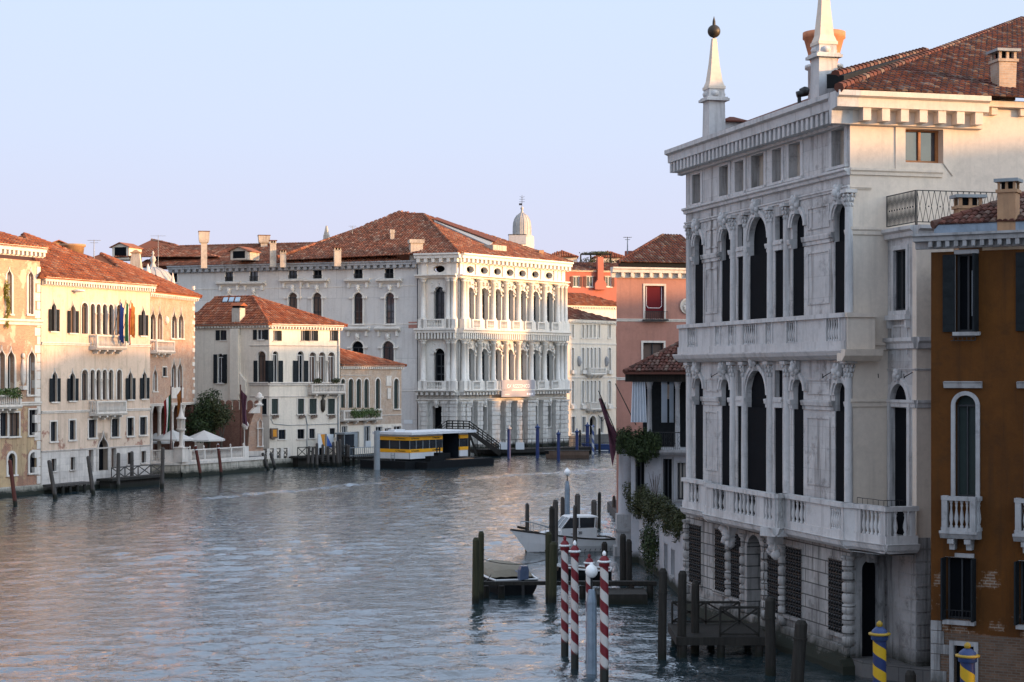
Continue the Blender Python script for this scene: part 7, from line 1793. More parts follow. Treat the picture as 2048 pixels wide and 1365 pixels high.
for k, (a, b, c, d, mt) in enumerate(((609, 892, 609, 921, 'wood_dark'), (618.5, 893, 615.6, 935, 'wood_grey'), (626, 894.5, 624, 935, 'wood_grey'), (634, 886.6, 634, 937, 'wood_grey'), (641.5, 893, 640, 921, 'wood_grey'), (645.5, 889, 645, 933, 'wood_grey'), (656, 892.5, 656, 933, 'wood_grey'), (666.6, 884, 668, 933, 'wood_grey'), (674, 882.6, 676.5, 934, 'wood_grey'), (680, 878.7, 680.7, 933, 'wood_grey'), (693.6, 888.6, 692, 930, 'wood_grey'), (698, 890.6, 697, 931, 'wood_grey'), (707, 892, 707, 931.5, 'wood_dark'))):
    post(a, b, c, d, .17, mt, 'slender grey post in the cluster round the landing stage', 'posts of the landing stage cluster')
G2 = 'timber posts of the near moorings'
near = [(952, 1075.6, 951, 1207, .17, 'wood_green', 'left of the twin tall green posts at the outer end of the jetty'), (962.5, 1063, 961, 1199, .15, 'wood_green', 'taller right hand post of the twin green posts at the jetty end'),
        (1054.5, 1007, 1054.5, 1104, .13, 'wood_grey', 'lone slim post in front of the white boat bow'), (1104, 1013, 1104, 1160, .16, 'wood_dark', 'tall dark post crossing the white boat amidships'), (1111, 1000, 1110, 1130, .17, 'wood_grey', 'grey post close behind the tall dark post by the white boat'),
        (1097, 1064, 1098, 1203, .17, 'wood_green', 'mossy post beside the covered dinghy, left of two'), (1107, 1084, 1104.5, 1206, .2, 'wood_green', 'thick mossy post beside the covered dinghy, right of two'),
        (1125, 994, 1125, 1042, .16, 'wood_grey', 'grey post left of the farther globe lamp'), (1133, 996, 1133, 1038, .16, 'wood_dark', 'short dark post in front of the farther globe lamp'),
        (1155, 988, 1155, 1062, .2, 'wood_grey', 'stout grey post above the white boat cabin'), (1150, 1011, 1150, 1118, .13, 'wood_grey', 'slim post in front of the white boat cabin'),
        (1188, 1000, 1188, 1075, .2, 'wood_grey', 'post with pale band behind the white boat stern'), (1199, 985, 1198, 1055, .13, 'wood_dark', 'tall slim dark post behind the white boat stern'),
        (1228, 992, 1228, 1030, .14, 'wood_grey', 'left of two posts just left of the round column'), (1236, 990, 1236, 1028, .13, 'wood_dark', 'right of two posts just left of the round column'),
        (1209, 1084, 1209, 1160, .17, 'wood_dark', 'dark post below the column plinth'), (1246, 1068, 1246, 1170, .17, 'wood_dark', 'dark post at the plinth near the garden wall, left of two'), (1258, 1079, 1258, 1172, .16, 'wood_dark', 'dark post at the plinth near the garden wall, right of two'),
        (1326, 1137, 1324, 1319, .17, 'wood_dark', 'slim grey post at the left of the palace landing'), (1365, 1142, 1363, 1312, .18, 'wood_dark', 'tall grey post at the corner of the palace landing'), (1391, 1162, 1390, 1305, .17, 'wood_dark', 'grey post standing through the palace landing'),
        (1540, 1195, 1541, 1350, .2, 'wood_dark', 'thick grey post right of the palace landing'), (1603, 1241, 1593, 1378, .24, 'wood_dark', 'leaning broad flat topped post before the palace base'), (1821, 1342, 1821, 1400, .2, 'wood_dark', 'stub of a grey post at the bottom edge below the palace corner')]
for a, b, c, d, r, m_, l in near: post(a, b, c, d, r, m_, l, G2)

def striped(px, pyt, ycap, pyb, rpx, mats, label, group, pitch, Y=None, foot=.55, ball='white'):
    Y = wy(pyb) if Y is None else Y; b = at(px, HY + FX * CAMH / Y, Y); r = rpx * Y / FX; zt_ = at(px, ycap, Y).z; ztip = at(px, pyt, Y).z
    o = thing('striped_pole', label, 'mooring pole', b, group); x, y = b.x, b.y; h = ztip - zt_
    mb = MB(); n = 12; mb.lathe(x, y, [(r, -1.0)] + [(r * (1.03 - .06 * k / n), zt_ * k / n) for k in range(n + 1)], 20); s = mb.build('shaft', mats[0], o)
    mb = MB(); mb.lathe(x, y, [(r * 1.0, zt_), (r * 1.25, zt_ + .02), (r * 1.25, zt_ + h * .3), (r * 1.1, zt_ + h * .5), (r * .6, zt_ + h * .66), (r * .3, zt_ + h * .7)], 18); mb.build('cap', mats[1], o)
    mb = MB(); mb.lathe(x, y, [(r * 1.3, zt_ + h * .26), (r * 1.62, zt_ + h * .29), (r * 1.62, zt_ + h * .37), (r * 1.3, zt_ + h * .4)], 18); mb.build('collar', mats[2], o)
    mb = MB(); mb.lathe(x, y, [(r * .28, zt_ + h * .68), (r * .48, zt_ + h * .78), (r * .42, zt_ + h * .9), (r * .12, ztip)], 12); mb.build('finial', mats[3], o)
    return o
GS = 'red and white striped poles'
RW = lambda f: spiral('red_white_bands', (.15, .013, .02), (.52, .49, .46), .74, f)
rw = RW(.62)
striped(1129.5, 1072, 1101, 1312, 7.4, (rw, T['red'], T['white'], T['red']), 'red and white striped pole with red finial, farthest left of its group', GS, .7)
striped(1149.5, 1081, 1114, 1337, 7.6, (rw, T['red'], T['white'], T['globe']), 'red and white striped pole with white tip, second from left in its group', GS, .7)
striped(1178.5, 1108, 1135, 1322, 7.0, (rw, T['red'], T['white'], T['red']), 'red and white striped pole half hidden behind the globe lamp', GS, .7)
striped(1208.5, 1102, 1134, 1368, 8.6, (rw, T['red'], T['white'], T['globe']), 'nearest red and white striped pole, right of the globe lamp', GS, .7)
by = spiral('blue_yellow_bands', (.016, .03, .10), (.50, .30, .012), .62)
GB = 'blue and yellow striped poles'
striped(1759, 1242, 1281, 1535, 13.6, (by, T['navy'], T['yellow2'], T['yellow2']), 'blue and yellow striped pole before the white palace corner', GB, .6, 48)
striped(1935, 1285, 1325, 1600, 15.0, (by, T['navy'], T['yellow2'], T['yellow2']), 'blue and yellow striped pole before the ochre house door', GB, .6, 44)
GF = 'cobalt poles before the baroque palace'
for px, yt, yb, r, lab in ((1018, 850, 917, .22, 'leftmost cobalt pole, with a pale capped top'), (1075, 848, 916, .22, 'cobalt pole near the middle of the baroque palace front'), (1117, 861, 921, .2, 'cobalt pole at the right end of the baroque palace'), (1154, 857, 914, .2, 'plain cobalt pole behind the brown barge'), (1175, 845, 905, .25, 'thick cobalt pole with a collar before the white palace door')):
    Y = wy(yb); b = at(px, yb, Y); t = at(px, yt, Y); o = thing('mooring_pole', lab, 'mooring pole', b, GF)
    mb = MB(); mb.lathe(b.x, b.y, [(r, -1), (r, 0), (r * .95, t.z - .55)], 12); mb.build('shaft', T['bluepole'], o)
    mb = MB(); mb.lathe(b.x, b.y, [(r, t.z - .55), (r * 1.5, t.z - .5), (r * 1.5, t.z - .4), (r * .8, t.z - .3), (r * .3, t.z - .2), (r * .35, t.z - .05), (r * .1, t.z)], 12); mb.build('cap', T['navy' if px != 1018 else 'trim_grey'], o)
wb = spiral('white_blue_bands', (.10, .14, .30), (.6, .6, .6), 1.1)
Y = wy(908); b = at(1186, 908, Y); t = at(1186, 850, Y); mb = MB(); mb.lathe(b.x, b.y, [(.16, -1), (.15, t.z - .3), (.22, t.z - .2), (.05, t.z)], 12); o = mb.build('striped_pole', wb, loc=b); tag(o, 'thin white and pale blue striped pole before the white palace door', 'mooring pole')
post(1160, 860, 1160, 905, .15, 'wood_dark', 'thin dark post beside the plain cobalt pole', 'far timber posts'); post(1199, 857, 1199, 905, .18, 'wood_dark', 'dark crooked post right of the white palace door', 'far timber posts')

def globe_lamp(px, yg, rg, ytop, yb, rpx, label):
    Y = wy(yb); b = at(px, yb, Y); g = at(px, yg, Y); zt_ = at(px, ytop, Y).z; r = rpx * Y / FX; R_ = rg * Y / FX
    o = thing('globe_lamp', label, 'lamp', b, 'globe lamps on zinc posts')
    mb = MB(); mb.lathe(b.x, b.y, [(r * 1.05, -1), (r, .8), (r, zt_ - .45)], 8, False); mb.lathe(b.x, b.y, [(r, zt_ - .45), (r * .98, zt_ - .4), (r * .62, zt_), (r * .25, zt_ + .02)], 8, False); mb.build('post', T['zinc'], o)
    mb = MB(); mb.lathe(b.x, b.y, [(.04, zt_), (.04, g.z - R_ * 1.2), (R_ * .55, g.z - R_ * .85), (R_ * .6, g.z - R_ * .78)], 10); mb.build('stem', T['iron'], o)
    mb = MB(); mb.blob(g, R_, R_, R_ * 1.08, 0, 20, 14); mb.lathe(g.x, g.y, [(R_ * .42, g.z + R_ * .95), (R_ * .32, g.z + R_ * 1.1), (R_ * .3, g.z + R_ * 1.25), (R_ * .05, g.z + R_ * 1.4)], 12); mb.build('globe', T['globe'], o)
globe_lamp(1183, 1143, 12.6, 1180, 1347, 10.5, 'near globe lamp on a blue grey post among the striped poles')
globe_lamp(1134.5, 945, 6.5, 963, 1052, 5.2, 'farther globe lamp on a blue grey post behind the white boat')

def hull(mb, o, fw, L, beam, zs_, zb, draft=.3, rake=.5, n=14, tr=.85, rim=1, deck=None, sheer=2.2, fine=2.0):
    'o = stern centre at the waterline, fw = heading; materials 0 side, 1 rim, 2 inside'
    f = V(*fw, 0).normalized(); s = V(-f.y, f.x, 0); o = Vector(o); rows = []
    for k in range(n + 1):
        t = k / n; b = beam / 2 * (tr + (1 - tr) * min(1, t / .35)) * (1 - max(0, (t - .38) / .62) ** fine); b = max(b, .015)
        zz = zs_ + (zb - zs_) * t ** sheer; x = t * L; rk = rake * max(0, (t - .5) / .5) ** 2
        rows.append((o + f * (x + rk), b, zz, o + f * (x + rk * .45), o + f * x, t))
    for sd in (1, -1):
        for p, q in zip(rows, rows[1:]):
            mb.m = 0
            P = [p[0] + s * sd * p[1] + V(0, 0, p[2]), p[3] + s * sd * p[1] * .93 + V(0, 0, p[2] * .45), p[4] + s * sd * p[1] * .74 + V(0, 0, -.02), p[4] + s * sd * p[1] * .2 + V(0, 0, -draft)]
            Q = [q[0] + s * sd * q[1] + V(0, 0, q[2]), q[3] + s * sd * q[1] * .93 + V(0, 0, q[2] * .45), q[4] + s * sd * q[1] * .74 + V(0, 0, -.02), q[4] + s * sd * q[1] * .2 + V(0, 0, -draft)]
            for i in range(3): mb.poly([P[i], Q[i], Q[i + 1], P[i + 1]] if sd < 0 else [P[i], P[i + 1], Q[i + 1], Q[i]], True)
            mb.m = 1; mb.tube(P[0], Q[0], .05, .05, 6)
            mb.m = 2
            if deck is not None:
                dz = deck; ip = p[0] + s * sd * p[1] * .86 + V(0, 0, p[2] - dz); iq = q[0] + s * sd * q[1] * .86 + V(0, 0, q[2] - dz)
                mb.poly([P[0], Q[0], iq, ip]); mb.poly([ip, iq, q[0] + V(0, 0, q[2] - dz), p[0] + V(0, 0, p[2] - dz)])
    p = rows[0]; mb.m = 0
    mb.poly([p[0] + s * p[1] + V(0, 0, p[2]), p[4] + s * p[1] * .74, p[4] - s * p[1] * .74, p[0] - s * p[1] + V(0, 0, p[2])])
    mb.m = 1; mb.tube(p[0] + s * p[1] + V(0, 0, p[2]), p[0] - s * p[1] + V(0, 0, p[2]), .05, .05, 6); mb.m = 0
    return rows, f, s
# white cabin boat
Y = 106.5; bow, st = at(1052, 1100, Y - .6), at(1222, 1100, Y + .9); bow.z = st.z = 0
o = thing('cabin_boat', 'white motor boat with a small wheelhouse and bow rail moored among posts', 'boat', (bow + st) / 2)
fw = (bow - st).normalized(); L = (bow - st).length
mb = MB(); rows, f, s = hull(mb, st, (fw.x, fw.y), L - .1, 2.1, .72, 1.35, .3, 1.05, 16, .9, deck=.12, sheer=2.0); mb.build('hull', [T['white'], T['wood_dark'], T['white']], o)
mb = MB()
for sd in (1, -1):
    for p, q in zip(rows, rows[1:]):
        a, b = p[4] + s * sd * (p[1] * .84 + .012) + V(0, 0, .30), q[4] + s * sd * (q[1] * .84 + .012) + V(0, 0, .16); a2, b2 = p[4] + s * sd * (p[1] * .74 + .012) + V(0, 0, .0), q[4] + s * sd * (q[1] * .74 + .012) + V(0, 0, .0); mb.poly([a, b, b2, a2] if sd < 0 else [a, a2, b2, b])
mb.build('boot_stripe', T['black'], o)
def lp(t, sd, z): r = rows[0]; return st + f * (t * L) + s * sd + V(0, 0, z)
mb = MB()                                                       # coach roof and wheelhouse
mb.hexa([lp(.62, -.7, .8), lp(.86, -.4, .95), lp(.86, .4, .95), lp(.62, .7, .8)], [lp(.62, -.6, 1.28), lp(.80, -.32, 1.2), lp(.80, .32, 1.2), lp(.62, .6, 1.28)])
mb.hexa([lp(.22, -.78, .6), lp(.63, -.74, .7), lp(.63, .74, .7), lp(.22, .78, .6)], [lp(.22, -.76, 1.4), lp(.63, -.72, 1.4), lp(.63, .72, 1.4), lp(.22, .76, 1.4)])
mb.hexa([lp(.20, -.78, 2.02), lp(.54, -.70, 2.02), lp(.54, .70, 2.02), lp(.20, .78, 2.02)], [lp(.22, -.7, 2.11), lp(.52, -.62, 2.11), lp(.52, .62, 2.11), lp(.22, .7, 2.11)])
for t, t2 in ((.63, .53), (.42, .42), (.24, .23)):
    for sd in (-.72, .72): mb.tube(lp(t, sd, 1.4), lp(t2, sd * .98, 2.04), .035, .035, 5)
mb.tube(lp(.63, 0, 1.4), lp(.53, 0, 2.04), .03, .03, 5); ch = mb.build('wheelhouse', T['white'], o)
mb = MB(); mb.poly([lp(.625, -.7, 1.41), lp(.625, .7, 1.41), lp(.535, .68, 2.02), lp(.535, -.68, 2.02)])
for sd in (-.715, .715): mb.poly([lp(.61, sd, 1.41), lp(.43, sd, 1.41), lp(.43, sd, 2.0), lp(.53, sd, 2.0)]); mb.poly([lp(.41, sd, 1.41), lp(.25, sd, 1.41), lp(.25, sd, 2.0), lp(.41, sd, 2.0)])
mb.build('cabin_window', T['glass'], ch)
mb = MB(); mb.blob(lp(.70, .66, 1.02), .13, .05, .13, 0, 10, 6); mb.build('porthole', T['iron'], o)
mb = MB(); pts = [lp(t, sd, z) for t, sd, z in ((.66, .62, 1.25), (.8, .45, 1.55), (.93, .25, 1.75), (1.06, .02, 1.85), (.93, -.25, 1.75), (.8, -.45, 1.55), (.66, -.62, 1.25))]; mb.path(pts, .028, 5)
for p in pts[1:-1]: mb.tube(p, p - V(0, 0, .6), .02, .02, 4)
mb.path([lp(.16, .8, .85), lp(.16, .8, 1.5), lp(.02, .8, 1.35), lp(-.0, .8, .8)], .016, 4); mb.build('bow_rail', T['gutter'], o)
mb = MB(); mb.tube(lp(.99, 0, 1.38), lp(1.1, 0, 1.5), .09, .07, 6); mb.build('bowsprit', T['wood_dark'], o)
FBt = Fac(tuple(lp(.62, .745, 0).xy), tuple(lp(.25, .745, 0).xy))
if FBt.N.y > 0: FBt = Fac(tuple(lp(.25, -.745, 0).xy), tuple(lp(.62, -.745, 0).xy))
lettering('20', FBt, FBt.L * .55, 1.12, .02, .24, 'ink', o, 1.0); mb = MB(); FBt.box(mb, FBt.L * .26, FBt.L * .46, 1.06, 1.09, .03, .035); mb.build('name_line', T['ink'], o)
# covered dinghy with outboard
st = at(1024, 1193, 85.2); st.z = 0
o = thing('covered_dinghy', 'small open boat with a beige cover and blue grey outboard behind the jetty beam', 'boat', st)
mb = MB(); rows, f, s = hull(mb, st + V(.25, .25, 0), (-.30, 1), 4.4, 2.35, .72, 1.22, .25, .3, 14, .88, deck=.32, fine=2.6); mb.build('hull', [T['black'], T['white'], T['black']], o)
mb = MB(); pts = []
for k in range(3, 15):
    p = rows[min(k, 13)]; row = []; t = p[5]; g = (k - 3) / 11
    for i in range(13):
        a = math.pi * i / 12; hh = .46 * math.sin(math.pi * g ** .62) + .03
        row.append(p[0] + f * (.12 if k == 14 else 0) + s * math.cos(a) * p[1] * (.97 if k < 14 else .3) + V(0, 0, p[2] + hh * math.sin(a) ** .8 + .018 * math.sin(i * 2.6 + k * 1.3)))
    pts.append(row)
for j in range(len(pts) - 1):
    for i in range(12): mb.poly([pts[j][i], pts[j][i + 1], pts[j + 1][i + 1], pts[j + 1][i]], True)
mb.build('cover', T['tarp'], o)
m0 = rows[0][0] + s * -.25 - f * .12; m0.z = 0
mb = MB(); sx_, sy_ = s * .21, f * .2; lean = -f * .12
q0 = [m0 - sx_ - sy_ + V(0, 0, .78), m0 + sx_ - sy_ + V(0, 0, .72), m0 + sx_ + sy_ + V(0, 0, .72), m0 - sx_ + sy_ + V(0, 0, .72)]; q1 = [m0 + (v - m0) * 1.05 + lean * .3 for v in q0]; q1 = [V(v.x, v.y, 1.2) for v in q1]; q2 = [m0 + (v - m0) * .72 + lean for v in q0]; q2 = [V(v.x, v.y, 1.40) for v in q2]
mb.hexa(q0, q1); mb.hexa(q1, q2); mb.tube(m0 + f * .1 + V(0, 0, .95), m0 + f * .75 + s * .15 + V(0, 0, 1.08), .03, .03, 6); o2 = mb.build('outboard_motor', T['motor'], o)
mb = MB(); mb.box(m0.x - .07, m0.x + .07, m0.y - .1, m0.y + .08, -.3, .76); mb.build('motor_leg', T['iron'], o2)
# dark work boat by the jetty, navy boat and barge far off
st = at(1222, 1150, 92); st.z = 0; o = thing('open_boat', 'dark open boat with pale gunwale moored behind the striped poles', 'boat', st)
mb = MB(); hull(mb, st, (-1, .12), 3.0, 1.5, .5, .75, .25, .3, 12, .85, deck=.25); mb.build('hull', [T['black'], T['white'], T['hull_brown']], o)
mb = MB(); q = st + V(-1.2, .15, 0); mb.box(q.x - .15, q.x + .1, q.y - .68, q.y + .68, .38, .44); mb.build('thwart', T['wood_grey'], o)
st = at(1219, 903, wy(903)); st.z = 0; o = thing('navy_boat', 'navy blue boat with white waterline moored at the white palace', 'boat', st)
mb = MB(); hull(mb, st, (-1, -.1), 3.4, 1.7, .9, 1.05, .2, .4, 12, .8, deck=.1); mb.build('hull', [T['navy'], T['navy'], T['navy']], o); mb = MB(); mb.box(st.x - 2.9, st.x - .2, st.y - .86, st.y - .80, .08, .2); mb.build('white_stripe', T['white'], o)
st = at(1178, 917, wy(917)); st.z = 0; o = thing('timber_barge', 'long brown timber barge moored before the baroque palace corner', 'boat', st)
mb = MB(); hull(mb, st, (-1, .03), 5.3, 1.9, .95, .95, .2, .2, 12, .9, deck=.4, fine=5); mb.build('hull', [T['hull_brown'], T['wood_grey'], T['black']], o)
# timber jetty with beam
o = thing('timber_jetty', 'low dark timber jetty beam running from the twin posts to the garden wall', 'jetty', at(1130, 1170, 84))
a, b = at(958, 1167, 84), at(1312, 1166, 84.5); mb = MB(); mb.bar(a, b, .3, .16); q0, q1 = at(1160, 1167, 85.5), at(1305, 1167, 86.2); mb.bar(q0, q1, 1.5, .1); mb.build('walkway', T['wood_dark'], o)
for px in (972, 1003, 1098, 1165, 1205, 1262, 1300): mb = MB(); c = at(px, 1170, 84.4); mb.lathe(c.x, c.y, [(.16, -1), (.15, c.z - .05)], 8); mb.build('pile', T['wood_dark'], o)
c = at(1238, 1205, 82); mb = MB(); mb.box(c.x - 1.0, c.x + 1.3, c.y, c.y + 2.4, -.3, .45); o = mb.build('work_raft', T['wood_dark'], loc=(c.x, c.y, 0)); tag(o, 'dark flat work raft lying below the timber jetty', 'raft')
# landing of the white palace
o = thing('palace_landing', 'weathered timber landing with cross braced rails before the white palace door', 'landing', (7.6, 68, 0))
x0, x1, y0, y1, zz = at(1348, 1262, 68.3).x, at(1518, 1272, 66.8).x, 66.7, 70.4, .74
mb = MB()
for k in range(16): yy = y0 + (y1 - y0) * k / 16; mb.box(x0, x1 + .4, yy + .01, yy + (y1 - y0) / 16 - .01, zz - .06, zz)
mb.box(x0, x1 + .4, y0 - .06, y0, zz - .3, zz); mb.box(x0 - .06, x0, y0, y1, zz - .3, zz); mb.build('deck', T['wood_dark'], o)
for xx in (x0 + .2, x0 + 1.6, x1): 
    for yy in (y0 + .1, y1 - .3): mb = MB(); mb.lathe(xx, yy, [(.15, -1), (.15, zz - .06)], 8); mb.build('pile', T['wood_dark'], o)
def xrail(o, p, q, zb, zt_, n, th=.08, mat='wood_dark', name='rail'):
    p, q = V(*p), V(*q); mb = MB()
    for k in range(n + 1): c = p.lerp(q, k / n); mb.bar((*c, zb), (*c, zt_), th, th)
    mb.bar((*p, zt_), (*q, zt_), th * 1.1, th * 1.1); mb.bar((*p, zb + .1), (*q, zb + .1), th, th)
    for k in range(n): a, b = p.lerp(q, k / n), p.lerp(q, (k + 1) / n); mb.bar((*a, zb + .1), (*b, zt_), th * .8, th * .8); mb.bar((*a, zt_), (*b, zb + .1), th * .8, th * .8)
    return mb.build(name, T[mat], o)
xrail(o, (at(1440, 1216, 66.8).x, 66.75), (at(1517, 1216, 66.8).x, 66.75), zz, at(1440, 1215, 66.8).z, 1); xrail(o, (x0 + .1, y1 - .2), (x1 - .3, y1 - .2), zz, at(1400, 1205, 70.2).z, 2)
# landings of the far bank
P = FB.pt
o = thing('small_landing', 'low dark landing platform at the left end of the peach palace', 'landing', (*P(1, 0)[:2], 0)); mb = MB(); FB.box(mb, FB.us(84), FB.us(161), .62, .8, .1, 1.5); mb.build('deck', T['wood_grey'], o)
for k in range(6): mb = MB(); u_ = FB.us(86) + k * 1.0; x, y, _ = P(u_, 0, 1.35); mb.lathe(x, y, [(.16, -1), (.15, .62)], 7); mb.build('pile', T['wood_dark'], o)
o = thing('railed_landing', 'timber landing with cross braced rails before the peach palace water door', 'landing', (*P(9, 0)[:2], 0)); u0, u1 = FB.us(191), FB.us(296); mb = MB(); FB.box(mb, u0, u1, .72, .92, .1, 1.9); FB.box(mb, u0 + .2, u1 - .2, -.5, .715, .3, 1.5); mb.build('deck', T['wood_dark'], o)
xrail(o, P(u0, 0, 1.8)[:2], P(u1, 0, 1.8)[:2], .92, 1.95, 4, .09, 'wood_grey')
o = thing('landing_stage', 'timber landing stage with steps before the cream house door', 'landing', (*FE.pt(6, 0, 3)[:2], 0)); u0, u1 = FE.us(592, 3), FE.us(690, 3); mb = MB(); FE.box(mb, u0, u1, .95, 1.12, .3, 3.4); FE.box(mb, u0 + .3, u1 - .3, -.5, .94, .5, 3.0); FE.box(mb, -.5, u1 + 6, -.5, .9, -.2, .5); mb.build('deck', T['wood_dark'], o)
xrail(o, FE.pt(u0, 0, 3.3)[:2], FE.pt(FE.us(631, 3.3), 0, 3.3)[:2], 1.12, 2.2, 2); xrail(o, FE.pt(FE.us(655, 3.3), 0, 3.3)[:2], FE.pt(u1, 0, 3.3)[:2], 1.12, 2.2, 2)
mb = MB()
for k in range(5): FE.box(mb, FE.us(636, 3.4), FE.us(654, 3.4), .1 + k * .2, .16 + k * .2, 3.4 + (4 - k) * .22, 3.65 + (4 - k) * .22)
mb.build('steps', T['wood_grey'], o)
o = thing('trellis_fence', 'low fence of crossed slats on the quay before the cream house', 'fence', FE.pt(2, 1.25, 1.5)); u0, u1 = FE.us(522, 1.5), FE.us(577, 1.5); xrail(o, FE.pt(u0, 0, 1.5)[:2], FE.pt(u1, 0, 1.5)[:2], 1.0, 2.05, 4, .08, 'wood_dark')
for k in range(5): mb = MB(); c = V(*FE.pt(u0 + (u1 - u0) * k / 4, 0, 1.45)); mb.obox((c.x, c.y), (FE.U.x, FE.U.y), .2, .15, .8, 2.1); mb.build('pier', T['trim'], o)
mb = MB(); FE.box(mb, -1.6, FE.L + 1, -1, .95, -.3, 2.0); o = mb.build('quay_edge', T['quay'], loc=FE.pt(3, 0, 1)); tag(o, 'algae stained stone quay edge below the cream house', 'quay')
# floating waterbus stop
c0 = V(-11.3, 199.0); dF = V(.59, .81).normalized(); dB = V(-.81, .59).normalized()
F1 = Fac(c0, c0 + dF * 10.8); F2 = Fac(c0 + dB * 4.4, c0)
o = thing('waterbus_stop', 'floating waterbus stop with white and orange yellow cabin under a flat pale roof', 'waterbus stop', (c0.x, c0.y, 0))
mb = MB(); F1.box(mb, -1.2, 12.6, -.5, .85, -6.2, .3); mb.m = 0; F1.box(mb, .6, 12.9, -.5, .72, .3, 2.0); F1.box(mb, 1.2, 12.7, .72, .78, .3, 1.9); mb.build('pontoon', T['black'], o)
zb_, zl0, zl1, zu0, zu1, zr = 1.05, 1.75, 2.13, 3.1, 3.52, 3.75
t1, t2, t3 = F1.us(885), F1.us(919), F1.us(936)
segs = [(F1, 0, t1), (F1, t2, t3), (F2, 0, F2.L)]
mb = MB(); mb2 = MB(); mb3 = MB(); mb4 = MB()
for F, a, b in segs:
    F.box(mb, a, b, zb_, zl0, -.12, 0); F.box(mb2, a, b, zl0 + .002, zl1, -.12, .03); F.box(mb2, a, b, zu0, zu1, -.12, .03); F.box(mb3, a + .02, b - .02, zl1 + .002, zu0 - .002, -.1, -.06); F.box(mb, a, b, zu1 + .002, zr, -.12, 0)
    n = max(1, int((b - a) / 1.1))
    for k in range(n + 1): uu = a + (b - a) * k / n; F.box(mb4, max(a, uu - .035), min(b, uu + .035), zl1 + .002, zu0 - .002, -.06, .0)
for F, a, b in ((Fac(c0 + dB * 4.4 + dF * t3, c0 + dB * 4.4), 0, t3), (Fac(c0 + dF * t3, c0 + dF * t3 + dB * 4.4), 0, 4.4)):
    F.box(mb, a, b, zb_, zl0, -.12, 0); F.box(mb, a, b, zu1, zr, -.12, 0); F.box(mb3, a, b, zl0, zu1, -.1, -.06)
mb.build('cabin_wall', T['white'], o); yb_ = mb2.build('yellow_band', T['yellow'], o); mb3.build('cabin_glass', T['glass'], o); mb4.build('window_frame', T['gutter'], o)
mb = MB(); F1.box(mb, t1 + .05, t2, .86, zr, -3.0, -2.9); F1.box(mb, t1 - .1, t1, .86, zr, -3.0, -.13); F1.box(mb, t2, t2 + .1, .86, zr, -3.0, -.13); mb.build('inner_wall', T['glass'], o)
mb = MB(); F1.box(mb, -.5, t3 + .7, zr + .001, zr + .28, -5.0, .7); o2 = mb.build('roof', T['greyroof'], o); mb = MB(); F1.box(mb, .4, 2.2, zr + .28, zr + .5, -3.5, -2.5); mb.build('roof_box', T['greyroof'], o2)
for F, u_, z_ in ((F1, .9, .5), (F1, t1 - 1.2, .5), (F2, F2.L - 1.3, .5)):
    for za, zb2 in ((zl0, zl1), (zu0, zu1)): lettering("Ca' Rezzonico", F, u_, (za + zb2) / 2, .03, .26, 'ink', yb_, .95)
mb = MB(); F1.box(mb, 1.6, 3.005, .78, 1.35, .9, 1.7); F1.box(mb, 3.0, 4.1, .78, 1.7, 1.0, 1.6)
for uu in (3.2, 3.7): F1.box(mb, uu, uu + .1, 1.7, 2.3, 1.2, 1.3); 
F1.box(mb, 3.05, 3.95, 2.05, 2.12, 1.2, 1.3); mb.build('bollard', T['black'], o); mb = MB(); F1.box(mb, t1 + .4, t1 + 1.6, .86, 1.5, -.6, -.1); mb.build('bollard', T['black'], o)
mb = MB(); c = at(754, 940, 197.5); mb.lathe(c.x, c.y, [(.33, -1), (.33, at(754, 862, 197.5).z)], 14); mb.lathe(c.x, c.y, [(.34, -.5), (.34, .55)], 14); mb.build('guide_pile', T['gutter'], o)
mb = MB(); F1.box(mb, t1 + .2, t2 + 1.2, .79, .84, .32, 1.2); mb.build('boarding_plate', T['chim_ochre'], o)
mb = MB()
for uu in (2.0, 2.5): F2.box(mb, uu, uu + .05, .1, 1.7, .35, .4)
for k in range(5): F2.box(mb, 2.05, 2.5, .2 + k * .3, .25 + k * .3, .35, .39)
mb.build('boarding_ladder', T['gutter'], o)
# quay clutter: glass shelter, sign, gangway railing
o = thing('quay_railing', 'grey metal railing along the quay left of the waterbus stop', 'railing', at(725, 912, 208)); a, b = at(700, 912, 205), at(750, 908, 208); mb = MB()
for k in range(13): c = a.lerp(b, k / 12); mb.tube((c.x, c.y, .95), (c.x, c.y, 2.05), .03, .03, 5)
mb.tube((a.x, a.y, 2.05), (b.x, b.y, 2.05), .04, .04, 5); mb.tube((a.x, a.y, 1.15), (b.x, b.y, 1.15), .03, .03, 5); mb.build('bars', T['gutter'], o); mb = MB(); mb.bar((a.x, a.y + .8, .9), (b.x + 1, b.y + .8, .9), 2.2, .2); mb.build('walkway', T['wood_dark'], o)
c = at(691, 900, 208.5); o = thing('ticket_shelter', 'small grey glass shelter on the quay beside the low brick house', 'shelter', (c.x, c.y, 1.1)); mb = MB(); mb.obox((c.x, c.y), (.6, .8), .85, .6, 1.1, 3.5); mb.build('glass_cabin', T['glass'], o); mb = MB(); mb.obox((c.x, c.y), (.6, .8), 1.0, .75, 3.5, 3.7)
for i in (-1, 1):
    for j in (-1, 1): mb.lathe(c.x + i * .6 * .85 - j * .8 * .6, c.y + i * .8 * .85 + j * .6 * .6, [(.05, 1.1), (.05, 3.5)], 6)
mb.build('roof', T['gutter'], o)
